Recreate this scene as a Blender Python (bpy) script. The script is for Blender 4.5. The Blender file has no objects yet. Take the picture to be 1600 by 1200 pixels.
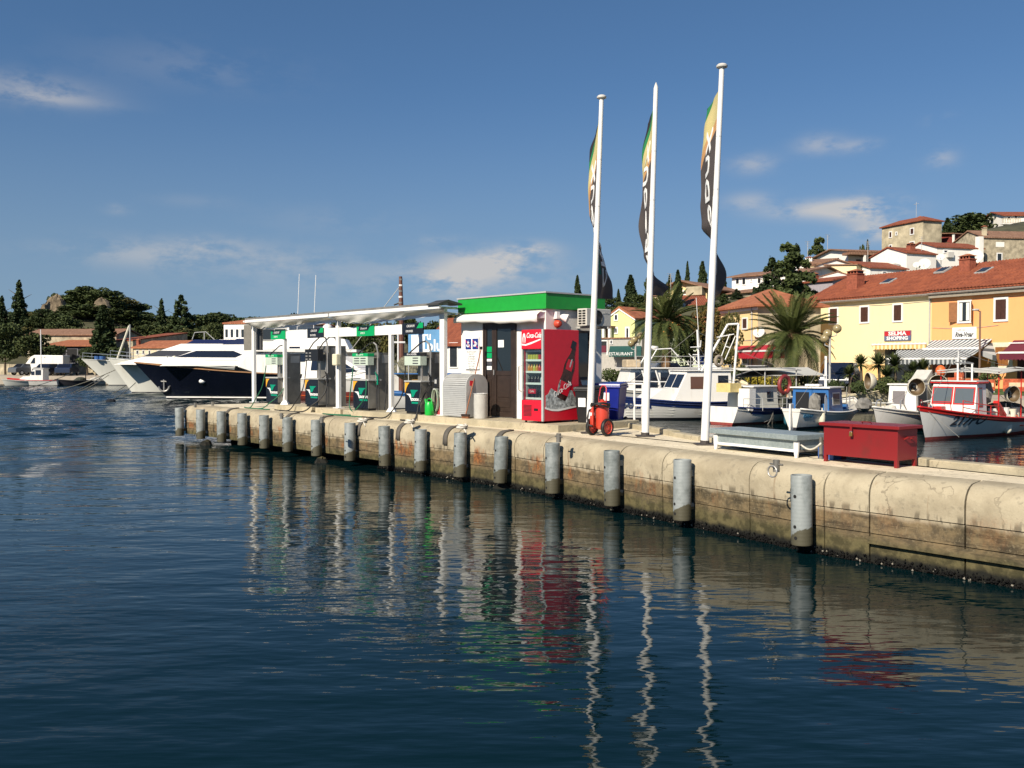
import bpy, bmesh, math, random
import numpy as np
from mathutils import Vector, Matrix, Euler
random.seed(7); RNG = np.random.default_rng(7)
SC = bpy.context.scene; COL = SC.collection
R = math.radians
# ------------------------------------------------------------------ camera
H = 2.6; FPX = 1450.0; TH = math.atan(34/FPX)
cam_d = bpy.data.cameras.new('camera'); cam = bpy.data.objects.new('camera', cam_d); COL.objects.link(cam)
cam.location = (0, 0, H); cam.rotation_euler = (math.pi/2-TH, 0, 0)
cam_d.sensor_width = 36; cam_d.lens = 36*FPX/1600; cam_d.clip_start = .1; cam_d.clip_end = 9000
SC.camera = cam
# ------------------------------------------------------------------ sky and sun
SUN_AZ = math.atan2(-.585, -.811); SUN_EL = R(35)
W = bpy.data.worlds.new('World'); SC.world = W; W.use_nodes = True
wn = W.node_tree; wn.nodes.clear()
def N(t, kind, **kw):
    n = t.nodes.new(kind)
    for k, v in kw.items():
        if k.startswith('i_'): n.inputs[int(k[2:]) if k[2:].isdigit() else k[2:]].default_value = v
        else: setattr(n, k, v)
    return n
def math_(t, op, a, b=None, c=None):
    n = t.nodes.new('ShaderNodeMath'); n.operation = op
    for i, x in enumerate((a, b, c)):
        if x is None: continue
        if isinstance(x, (int, float)): n.inputs[i].default_value = x
        else: t.links.new(x, n.inputs[i])
    return n.outputs[0]
SKY_STRENGTH = .077
def make_world():
    t = wn; L = t.links.new
    sky = N(t, 'ShaderNodeTexSky', sky_type='NISHITA', sun_disc=False, sun_elevation=SUN_EL, sun_rotation=SUN_AZ % (2*math.pi))
    sky.air_density = 1.0; sky.dust_density = .1; sky.ozone_density = 3.0; sky.altitude = 0
    tc = N(t, 'ShaderNodeTexCoord'); sep = N(t, 'ShaderNodeSeparateXYZ'); L(tc.outputs['Generated'], sep.inputs[0])
    cmb = N(t, 'ShaderNodeCombineXYZ'); L(sep.outputs[0], cmb.inputs[0]); L(sep.outputs[1], cmb.inputs[1])   # clear air: less horizon haze
    L(math_(t, 'MULTIPLY_ADD', math_(t, 'ABSOLUTE', sep.outputs[2]), .92, .13), cmb.inputs[2]); L(cmb.outputs[0], sky.inputs[0])
    az = math_(t, 'ARCTAN2', sep.outputs[0], sep.outputs[1]); el = math_(t, 'ARCSINE', sep.outputs[2])
    nz = N(t, 'ShaderNodeTexNoise', i_Scale=14.0, i_Detail=7.0, i_Roughness=.62)
    mp = N(t, 'ShaderNodeMapping'); mp.inputs['Scale'].default_value = (1, 1, 2.4)
    L(tc.outputs['Generated'], mp.inputs[0]); L(mp.outputs[0], nz.inputs[0])
    nz2 = N(t, 'ShaderNodeTexNoise', i_Scale=34.0, i_Detail=5.0, i_Roughness=.6); L(mp.outputs[0], nz2.inputs[0])
    nn = math_(t, 'ADD', math_(t, 'MULTIPLY', nz.outputs[0], .75), math_(t, 'MULTIPLY', nz2.outputs[0], .3))
    tot = None
    clouds = [(50,142,95,20,.36),(90,158,70,8,.25),(300,108,150,30,.10),(240,398,120,20,.42),(330,385,60,14,.3),(440,408,95,24,.2),(520,345,120,22,.08),
              (768,412,75,20,.95),(700,442,55,18,.8),(828,392,40,13,.85),(740,430,150,26,.3),(690,377,38,8,.25),
              (1352,330,45,18,1.0),(1290,328,80,13,.8),(1175,258,32,14,.4),(1278,228,34,14,.42),(1338,230,30,9,.35),(1466,250,20,13,.4),
              (1168,316,34,13,.42),(1372,362,45,14,.9),(1462,190,18,10,.15),(186,328,18,8,.2),(560,440,260,40,.14),(300,315,60,10,.08)]
    for px, py, wx, wy, s in clouds:
        a0 = math.atan((px-800)/FPX); e0 = math.asin((566-py)/math.hypot(FPX, 566-py, px-800))
        da = math_(t, 'DIVIDE', math_(t, 'SUBTRACT', az, a0), wx*.84/FPX); de = math_(t, 'DIVIDE', math_(t, 'SUBTRACT', el, e0), wy*.84/FPX)
        q = math_(t, 'ADD', math_(t, 'MULTIPLY', da, da), math_(t, 'MULTIPLY', de, de))
        g = math_(t, 'MULTIPLY', math_(t, 'EXPONENT', math_(t, 'MULTIPLY', q, -.8)), s)
        tot = g if tot is None else math_(t, 'ADD', tot, g)
    m = N(t, 'ShaderNodeMapRange', interpolation_type='SMOOTHSTEP'); m.inputs[1].default_value = .40; m.inputs[2].default_value = .60
    L(nn, m.inputs[0])
    fac = math_(t, 'MINIMUM', math_(t, 'MULTIPLY', tot, m.outputs[0]), .8)
    # a thin contrail high on the left
    b1 = N(t, 'ShaderNodeBackground', i_Strength=SKY_STRENGTH); hs = N(t, 'ShaderNodeHueSaturation', i_Saturation=1.14); L(sky.outputs[0], hs.inputs['Color']); L(hs.outputs[0], b1.inputs[0])
    b2 = N(t, 'ShaderNodeBackground', i_Strength=1.0); b2.inputs[0].default_value = (.46, .44, .42, 1)
    b3 = N(t, 'ShaderNodeBackground', i_Strength=1.0); b3.inputs[0].default_value = (.185, .255, .315, 1)   # pale air low over the land
    hz = N(t, 'ShaderNodeMapRange', interpolation_type='SMOOTHSTEP'); L(el, hz.inputs[0]); hz.inputs[1].default_value = -.03; hz.inputs[2].default_value = .30; hz.inputs[3].default_value = .72; hz.inputs[4].default_value = 0.
    mh = N(t, 'ShaderNodeMixShader'); L(hz.outputs[0], mh.inputs[0]); L(b1.outputs[0], mh.inputs[1]); L(b3.outputs[0], mh.inputs[2])
    mx = N(t, 'ShaderNodeMixShader'); L(fac, mx.inputs[0]); L(mh.outputs[0], mx.inputs[1]); L(b2.outputs[0], mx.inputs[2])
    out = N(t, 'ShaderNodeOutputWorld'); L(mx.outputs[0], out.inputs[0])
make_world()
sd = bpy.data.lights.new('sun', 'SUN'); sun = bpy.data.objects.new('sun', sd); COL.objects.link(sun)
sd.energy = 5.0; sd.angle = R(.5); sd.color = (1, .90, .75)
_s = Vector((-.585*math.cos(SUN_EL), -.811*math.cos(SUN_EL), math.sin(SUN_EL)))
sun.rotation_euler = _s.to_track_quat('Z', 'Y').to_euler(); sun.location = (-20, -20, 40)
SC.view_settings.view_transform = 'Standard'; SC.view_settings.look = 'None'; SC.view_settings.gamma = 1
SC.view_settings.exposure = 0.42; SC.view_settings.use_curve_mapping = False
SC.cycles.max_bounces = 6; SC.cycles.glossy_bounces = 3; SC.cycles.diffuse_bounces = 2; SC.cycles.transmission_bounces = 3; SC.cycles.transparent_max_bounces = 6
SC.cycles.caustics_reflective = False; SC.cycles.caustics_refractive = False
SC.cycles.use_denoising = True
# ------------------------------------------------------------------ projecting photograph points into the place
_F = Vector((0, math.cos(TH), -math.sin(TH))); _U = Vector((0, math.sin(TH), math.cos(TH))); _C = Vector((0, 0, H))
def ray(x, y): return _F*FPX + Vector((1, 0, 0))*(x-800) + _U*(600-y)
def P(x, y, z=0.):
    r = ray(x, y); return _C + r*((z-H)/r.z)
def D(x, y, d):
    r = ray(x, y); return _C + r*(d/r.y)
def onplane(x, y, o, n):
    r = ray(x, y); return _C + r*((Vector(o)-_C).dot(n)/r.dot(n))
# ------------------------------------------------------------------ materials
MATS = {}
def mat(name, rgb=None, rough=.6, metal=0., var=.12, sc=6., bump=0., bsc=None, spec=.5, coat=0., alpha=None, build=None):
    if name in MATS: return MATS[name]
    m = bpy.data.materials.new(name); m.use_nodes = True; t = m.node_tree; b = t.nodes['Principled BSDF']; MATS[name] = m
    b.inputs['Roughness'].default_value = rough; b.inputs['Metallic'].default_value = metal
    b.inputs['Specular IOR Level'].default_value = spec
    if coat: b.inputs['Coat Weight'].default_value = coat; b.inputs['Coat Roughness'].default_value = .08
    if build: build(t, b); return m
    tc = N(t, 'ShaderNodeTexCoord')
    nz = N(t, 'ShaderNodeTexNoise', i_Scale=sc, i_Detail=5., i_Roughness=.6); t.links.new(tc.outputs['Object'], nz.inputs[0])
    if var > 0:
        r = N(t, 'ShaderNodeValToRGB'); c0 = [max(0, c*(1-var*1.6)) for c in rgb]; c1 = [min(1, c*(1+var)) for c in rgb]
        r.color_ramp.elements[0].position = .3; r.color_ramp.elements[1].position = .7
        r.color_ramp.elements[0].color = (*c0, 1); r.color_ramp.elements[1].color = (*c1, 1)
        t.links.new(nz.outputs[0], r.inputs[0]); t.links.new(r.outputs[0], b.inputs['Base Color'])
    else: b.inputs['Base Color'].default_value = (*rgb, 1)
    if bump:
        n2 = N(t, 'ShaderNodeTexNoise', i_Scale=bsc or sc*4, i_Detail=4.); t.links.new(tc.outputs['Object'], n2.inputs[0])
        bp = N(t, 'ShaderNodeBump', i_Strength=min(1, bump*20), i_Distance=bump); t.links.new(n2.outputs[0], bp.inputs['Height']); t.links.new(bp.outputs[0], b.inputs['Normal'])
    return m
def weathered(rgb, dirt=(.20,.15,.09), amt=.5, rough=.6, streak=(2.2,2.2,.28), fine=30., var=.05, coat=0.):
    def b_(t, b):
        L = t.links.new; tc = N(t, 'ShaderNodeTexCoord'); b.inputs['Roughness'].default_value = rough; b.inputs['Coat Weight'].default_value = coat
        mp = N(t, 'ShaderNodeMapping'); mp.inputs['Scale'].default_value = streak; L(tc.outputs['Object'], mp.inputs[0])
        n1 = N(t, 'ShaderNodeTexNoise', i_Scale=1.6, i_Detail=7., i_Roughness=.68); L(mp.outputs[0], n1.inputs[0])
        n2 = N(t, 'ShaderNodeTexNoise', i_Scale=.7, i_Detail=4.); L(tc.outputs['Object'], n2.inputs[0])
        n3 = N(t, 'ShaderNodeTexNoise', i_Scale=fine, i_Detail=3.); L(tc.outputs['Object'], n3.inputs[0])
        r = N(t, 'ShaderNodeMapRange', interpolation_type='SMOOTHSTEP'); L(n1.outputs[0], r.inputs[0]); r.inputs[1].default_value = .52; r.inputs[2].default_value = .76
        base = N(t, 'ShaderNodeMix', data_type='RGBA'); L(n2.outputs[0], base.inputs[0]); base.inputs[6].default_value = (*[c*(1-var) for c in rgb], 1); base.inputs[7].default_value = (*[min(1, c*(1+var)) for c in rgb], 1)
        m = N(t, 'ShaderNodeMix', data_type='RGBA'); L(math_(t, 'MULTIPLY', r.outputs[0], amt), m.inputs[0]); L(base.outputs[2], m.inputs[6]); m.inputs[7].default_value = (*dirt, 1); L(m.outputs[2], b.inputs['Base Color'])
        bp = N(t, 'ShaderNodeBump', i_Strength=.3, i_Distance=.004); L(n3.outputs[0], bp.inputs['Height']); L(bp.outputs[0], b.inputs['Normal'])
    return b_
# ------------------------------------------------------------------ mesh builder
class MB:
    def __init__(s, m=None): s.v = []; s.f = []; s.mi = []; s.m = m; s.uv = None
    def add(s, vs, fs, mi=0):
        o = len(s.v)
        if s.m is not None: vs = [s.m @ Vector(p) for p in vs]
        s.v.extend([tuple(p) for p in vs]); s.f.extend([tuple(i+o for i in f) for f in fs]); s.mi.extend([mi]*len(fs)); return s
    def box(s, x0, x1, y0, y1, z0, z1, mi=0):
        return s.add([(x0,y0,z0),(x1,y0,z0),(x1,y1,z0),(x0,y1,z0),(x0,y0,z1),(x1,y0,z1),(x1,y1,z1),(x0,y1,z1)],
                     [(3,2,1,0),(4,5,6,7),(0,1,5,4),(1,2,6,5),(2,3,7,6),(3,0,4,7)], mi)
    def cbox(s, c, d, rot=None, mi=0):
        M_ = Matrix.Translation(c) @ (Euler(rot).to_matrix().to_4x4() if rot else Matrix())
        x, y, z = [q/2 for q in d]
        vs = [M_ @ Vector(p) for p in ((-x,-y,-z),(x,-y,-z),(x,y,-z),(-x,y,-z),(-x,-y,z),(x,-y,z),(x,y,z),(-x,y,z))]
        return s.add(vs, [(3,2,1,0),(4,5,6,7),(0,1,5,4),(1,2,6,5),(2,3,7,6),(3,0,4,7)], mi)
    def prism(s, poly, a0, a1, axis='z', mi=0):
        n = len(poly)
        def p3(p, a):
            return (p[0], p[1], a) if axis == 'z' else ((p[0], a, p[1]) if axis == 'y' else (a, p[0], p[1]))
        vs = [p3(p, a0) for p in poly] + [p3(p, a1) for p in poly]
        fs = [tuple(range(n))[::-1], tuple(range(n, 2*n))] + [(i, (i+1) % n, (i+1) % n+n, i+n) for i in range(n)]
        return s.add(vs, fs, mi)
    def cyl(s, p0, p1, r0, r1=None, n=10, mi=0, caps=True):
        return s.tube([p0, p1], [r0, r0 if r1 is None else r1], n, mi, caps)
    def tube(s, pts, r, n=6, mi=0, caps=True):
        pts = [Vector(p) for p in pts]; k = len(pts); rs = r if isinstance(r, (list, tuple)) else [r]*k
        t0 = (pts[1]-pts[0]).normalized(); a = Vector((0,0,1)) if abs(t0.z) < .9 else Vector((1,0,0))
        u = t0.cross(a).normalized(); vs = []
        for i, p in enumerate(pts):
            t = (pts[min(i+1, k-1)]-pts[max(i-1, 0)]).normalized(); u = (u-t*u.dot(t)).normalized(); w = t.cross(u)
            for j in range(n):
                an = 2*math.pi*j/n; vs.append(p+(u*math.cos(an)+w*math.sin(an))*rs[i])
        fs = [(i*n+j, i*n+(j+1) % n, (i+1)*n+(j+1) % n, (i+1)*n+j) for i in range(k-1) for j in range(n)]
        if caps: fs += [tuple(range(n))[::-1], tuple(range((k-1)*n, k*n))]
        return s.add(vs, fs, mi)
    def lathe(s, prof, c=(0,0,0), n=14, mi=0, axis='z', cap=True):
        vs = []; c = Vector(c)
        for r_, z in prof:
            for j in range(n):
                an = 2*math.pi*j/n; x, y = r_*math.cos(an), r_*math.sin(an)
                vs.append(c+Vector((x, y, z) if axis == 'z' else ((x, z, y) if axis == 'y' else (z, x, y))))
        k = len(prof); fs = [(i*n+j, i*n+(j+1) % n, (i+1)*n+(j+1) % n, (i+1)*n+j) for i in range(k-1) for j in range(n)]
        if axis == 'y': fs = [f[::-1] for f in fs]
        if prof[0][0] > 1e-4: fs.append(tuple(range(n))[::-1])
        if cap and prof[-1][0] > 1e-4: fs.append(tuple(range((k-1)*n, k*n)))
        return s.add(vs, fs, mi)
    def ball(s, c, r, nu=10, nv=6, mi=0):
        r = r if isinstance(r, (tuple, list)) else (r, r, r); vs = []; c = Vector(c)
        for i in range(nv+1):
            th = math.pi*i/nv
            for j in range(nu):
                ph = 2*math.pi*j/nu; vs.append(c+Vector((r[0]*math.sin(th)*math.cos(ph), r[1]*math.sin(th)*math.sin(ph), r[2]*math.cos(th))))
        return s.add(vs, [(i*nu+j, (i+1)*nu+j, (i+1)*nu+(j+1) % nu, i*nu+(j+1) % nu) for i in range(nv) for j in range(nu)], mi)
    def torus(s, c, R0, r0, axis='y', n=20, k=8, mi=0, a0=0, a1=2*math.pi):
        pts = []; full = abs(a1-a0) > 6.2
        for i in range(n+1):
            a = a0+(a1-a0)*i/n; x, y = R0*math.cos(a), R0*math.sin(a)
            pts.append(Vector(c)+Vector((x, 0, y) if axis == 'y' else ((x, y, 0) if axis == 'z' else (0, x, y))))
        return s.tube(pts, r0, k, mi, not full)
    def grid(s, rows, mi=0, closed=False):
        k = len(rows[0]); vs = [p for r_ in rows for p in r_]
        fs = [(i*k+j, i*k+j+1, (i+1)*k+j+1, (i+1)*k+j) for i in range(len(rows)-1) for j in range(k-1)]
        return s.add(vs, fs, mi)
    def build(s, name, mats, parent=None, smooth=False, bevel=0, loc=None, solid=0, uv=None):
        me = bpy.data.meshes.new(name); me.from_pydata(s.v, [], s.f)
        ms = mats if isinstance(mats, (list, tuple)) else [mats]
        for m in ms: me.materials.append(m)
        if len(ms) > 1: me.polygons.foreach_set('material_index', s.mi)
        if smooth: me.polygons.foreach_set('use_smooth', [True]*len(me.polygons))
        me.update()
        o = bpy.data.objects.new(name, me); COL.objects.link(o)
        if parent is not None: o.parent = parent
        if loc is not None: o.location = loc
        if smooth == 'auto':
            me.set_sharp_from_angle(angle=R(40))
        if bevel:
            b = o.modifiers.new('bevel', 'BEVEL'); b.width = bevel; b.segments = 2; b.limit_method = 'ANGLE'; b.angle_limit = R(40)
        if solid:
            b = o.modifiers.new('solid', 'SOLIDIFY'); b.thickness = solid; b.offset = 0
        return o
def tag(o, label=None, cat=None, group=None, kind=None):
    if label: o['label'] = label
    if cat: o['category'] = cat
    if group: o['group'] = group
    if kind: o['kind'] = kind
    return o
def thing(name, label, cat, loc=(0,0,0), rz=0., group=None):
    o = bpy.data.objects.new(name, None); COL.objects.link(o); o.location = loc; o.rotation_euler = (0, 0, rz); o.empty_display_size = .2
    return tag(o, label, cat, group)
def kids(o): return [c for c in bpy.data.objects if c.parent == o]
def dup(root, loc, rz=None, label=None, group=None, scale=None):
    def rec(o, par):
        c = o.copy(); COL.objects.link(c)
        if par is not None: c.parent = par
        for ch in kids(o): rec(ch, c)
        return c
    r = rec(root, None); r.location = loc
    if rz is not None: r.rotation_euler = (0, 0, rz)
    if label: r['label'] = label
    if group: r['group'] = group
    if scale: r.scale = scale if isinstance(scale, (tuple, list)) else (scale,)*3
    return r
def share(o, name, parent, loc=(0,0,0), rot=(0,0,0), scale=(1,1,1)):
    c = bpy.data.objects.new(name, o.data); COL.objects.link(c); c.parent = parent; c.location = loc; c.rotation_euler = rot; c.scale = scale
    for m in o.modifiers:
        if m.type == 'BEVEL':
            b = c.modifiers.new('bevel', 'BEVEL'); b.width = m.width; b.segments = m.segments; b.limit_method = m.limit_method; b.angle_limit = m.angle_limit
    return c
def text(name, body, size, material, parent, loc, rot=(math.pi/2, 0, 0), shear=0., sx=1., align='CENTER', off=.0, extrude=.002, fn=None, spacing=1.):
    cu = bpy.data.curves.new(name, 'FONT'); cu.body = body; cu.size = size; cu.align_x = align; cu.align_y = 'CENTER'; cu.shear = shear
    cu.extrude = extrude; cu.offset = off; cu.resolution_u = 2; cu.space_character = spacing
    tmp = bpy.data.objects.new(name, cu); me = bpy.data.meshes.new_from_object(tmp)
    bpy.data.objects.remove(tmp); bpy.data.curves.remove(cu); me.name = name
    if sx != 1: me.transform(Matrix.Diagonal((sx, 1, 1, 1)))
    if fn:
        for v in me.vertices: v.co = fn(v.co)
    me.materials.clear(); me.materials.append(material)
    o = bpy.data.objects.new(name, me); COL.objects.link(o); o.parent = parent; o.location = loc; o.rotation_euler = rot
    return o
# ================================================================== WATER
def water_mat(t, b):
    L = t.links.new
    b.inputs['Base Color'].default_value = (.0010, .0105, .0130, 1); b.inputs['Specular Tint'].default_value = (.78, .97, .93, 1); b.inputs['Specular IOR Level'].default_value = .33; b.inputs['Roughness'].default_value = .02; b.inputs['IOR'].default_value = 1.333
    g = N(t, 'ShaderNodeNewGeometry')
    def lay(sx, sy, rot, sc, det, amp, rough=.55):
        mp = N(t, 'ShaderNodeMapping'); mp.inputs['Scale'].default_value = (sx, sy, 1); mp.inputs['Rotation'].default_value = (0, 0, R(rot)); L(g.outputs['Position'], mp.inputs[0])
        n = N(t, 'ShaderNodeTexNoise', i_Scale=sc, i_Detail=det, i_Roughness=rough); L(mp.outputs[0], n.inputs[0]); return math_(t, 'MULTIPLY', n.outputs[0], amp)
    h = math_(t, 'ADD', lay(.62, 1.25, 12, 1.0, 3., .060), lay(.40, 1.45, -10, 3.0, 3., .016))
    far = N(t, 'ShaderNodeAttribute', attribute_name='ruffle')   # open water is ruffled by the breeze, the lee of the quay is calm
    k = math_(t, 'ADD', math_(t, 'MULTIPLY', far.outputs['Fac'], .75), .55)
    ruff = math_(t, 'MULTIPLY', lay(.7, 1.6, 5, 5.5, 4., .020, .65), math_(t, 'MULTIPLY', far.outputs['Fac'], 1.0))
    hh = math_(t, 'ADD', math_(t, 'MULTIPLY', h, k), ruff)
    bp = N(t, 'ShaderNodeBump', i_Strength=1., i_Distance=1.); L(hh, bp.inputs['Height'])
    # wavelets too fine for the bump at a distance: facets tilted directly
    mp = N(t, 'ShaderNodeMapping'); mp.inputs['Scale'].default_value = (1.3, 2.2, 1); L(g.outputs['Position'], mp.inputs[0])
    nf = N(t, 'ShaderNodeTexNoise', i_Scale=1.7, i_Detail=5., i_Roughness=.7); L(mp.outputs[0], nf.inputs[0])
    vs = N(t, 'ShaderNodeVectorMath', operation='SUBTRACT'); L(nf.outputs['Color'], vs.inputs[0]); vs.inputs[1].default_value = (.5, .5, .5)
    vm = N(t, 'ShaderNodeVectorMath', operation='MULTIPLY'); L(vs.outputs[0], vm.inputs[0]); vm.inputs[1].default_value = (.16, .24, 0)
    vk = N(t, 'ShaderNodeVectorMath', operation='SCALE'); L(vm.outputs[0], vk.inputs[0]); L(far.outputs['Fac'], vk.inputs['Scale'])
    va = N(t, 'ShaderNodeVectorMath', operation='ADD'); L(bp.outputs[0], va.inputs[0]); L(vk.outputs[0], va.inputs[1])
    vn = N(t, 'ShaderNodeVectorMath', operation='NORMALIZE'); L(va.outputs[0], vn.inputs[0]); L(vn.outputs[0], b.inputs['Normal'])
M_water = mat('sea_water', build=water_mat)
# the open harbour beyond the quay head carries real wind waves, elsewhere the sheet is flat
WX0, WX1, WY0, WY1, WS = -62., 14., 21., 113., .17
nx, ny = int((WX1-WX0)/WS)+1, int((WY1-WY0)/WS)+1
gx = np.linspace(WX0, WX1, nx); gy = np.linspace(WY0, WY1, ny); GX, GY = np.meshgrid(gx, gy)
def sst(a, b, v): q = np.clip((v-a)/(b-a), 0, 1); return q*q*(3-2*q)
wr_ = np.random.default_rng(4); HZ = np.zeros_like(GX)
for i in range(46):
    lam = wr_.uniform(.62, 2.6); th_ = wr_.normal(-1.35, .55); kx, ky = math.cos(th_)*2*math.pi/lam, math.sin(th_)*2*math.pi/lam; HZ += .0062*lam*np.sin(kx*GX+ky*GY+wr_.uniform(0, 6.28))
gust = .55+.45*np.sin(GX*.11+GY*.05+1.)*np.sin(GX*.05-GY*.13)
dst = -((GX+5.62)*.7426+(GY-24.95)*.6697); alo = (GX+5.62)*.6697-(GY-24.95)*.7426
lee = np.where(alo > -9.5, np.where(dst > 0, sst(2.5, 9, dst), .30), 1.); lee = np.where(alo <= -9.5, np.maximum(sst(-9.5, -12.5, alo) if False else np.clip((-9.5-alo)/3, 0, 1), np.where(dst > 0, sst(2.5, 9, dst), .3)), lee)
RUF = sst(15, 33, GY-GX*.9+3*np.sin(GX*.4)+2*np.sin(GY*.31))*lee
HZ *= RUF*gust*sst(0, 3, GX-WX0)*sst(0, 4, WX1-GX)*sst(0, 4, GY-WY0)*sst(0, 3, WY1-GY)
w = MB()
for (x0, x1, y0, y1) in ((-3000, 3000, -400, WY0), (-3000, WX0, WY0, WY1), (WX1, 3000, WY0, WY1), (-3000, 3000, WY1, 6000)): w.grid([[(x0, y0, 0), (x1, y0, 0)], [(x0, y1, 0), (x1, y1, 0)]])
wv = np.concatenate([np.array(w.v), np.stack([GX, GY, HZ], -1).reshape(-1, 3)]); ix = np.arange(nx*ny).reshape(ny, nx)+len(w.v)
wf_ = np.concatenate([np.array(w.f), np.stack([ix[:-1,:-1], ix[:-1,1:], ix[1:,1:], ix[1:,:-1]], -1).reshape(-1, 4)])
wme = bpy.data.meshes.new('water'); wme.vertices.add(len(wv)); wme.vertices.foreach_set('co', wv.astype(np.float32).ravel()); wme.loops.add(wf_.size); wme.loops.foreach_set('vertex_index', wf_.astype(np.int32).ravel()); wme.polygons.add(len(wf_)); wme.polygons.foreach_set('loop_start', np.arange(0, wf_.size, 4, dtype=np.int32)); wme.polygons.foreach_set('use_smooth', np.ones(len(wf_), dtype=bool)); wme.update(calc_edges=True); wme.materials.append(M_water)
wat = wme.attributes.new('ruffle', 'FLOAT', 'POINT'); wat.data.foreach_set('value', np.concatenate([np.zeros(len(w.v)), RUF.ravel()]).astype(np.float32))
wob = bpy.data.objects.new('water', wme); COL.objects.link(wob)
tag(wob, 'dark blue rippled harbour water', kind='structure')
sb = MB(); sb.grid([[(x, y, -4) for x in (-3000, 3000)] for y in (-400, 6000)])
tag(sb.build('seabed', mat('seabed_mud', (.05, .05, .04))), 'seabed', kind='structure')
# ================================================================== QUAY
DECK = 1.15; PL = 1.30
DL = Vector((.6697, -.7426)); NL = Vector((.7426, .6697))     # along towards the near end, inward
DR = Vector((.5356, -.8445)); NR_ = Vector((.8445, .5356))
cL = Vector((-5.62, 24.95)); cR = Vector((2.27, 15.09))
def isect(p, d, q, e):
    den = d.x*e.y-d.y*e.x; k = ((q.x-p.x)*e.y-(q.y-p.y)*e.x)/den; return p+d*k
FO = .20
bendF = isect(cL+NL*FO, DL, cR+NR_*FO, DR)
endF = P(272, 637, 1.08).xy; endF = cL+NL*FO + DL*((endF-cL).dot(DL))
DN = Vector((.656, -.755)); NN = Vector((.755, .656))       # the nearest stretch swings out a little
s2_ = (P(1284, 792, .66).xy-bendF).dot(DR); bend2F = bendF+DR*s2_
nearF = bend2F + DN*9.5
ROT_L = math.atan2(DL.y, DL.x); ROT_R = math.atan2(DR.y, DR.x)
K0 = Vector((.746, 20.37))
def KL(u, v, z=0.): # kiosk frame: u towards the near end, v inward from the kiosk front
    q = K0+DL*u+NL*v; return Vector((q.x, q.y, z))
def kl(p): # inverse
    q = Vector((p[0], p[1]))-K0; return q.dot(DL), q.dot(NL)
backP = [KL(-15.6, 2.2).xy, KL(-4, 2.3).xy, Vector((3.12, 21.55)), Vector((2.75, 20.5)), Vector((3.6, 17.05)), Vector((5.95, 12.98)), Vector((6.75, 11.75))]
backP.append(backP[-1] + DR*12)
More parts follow.
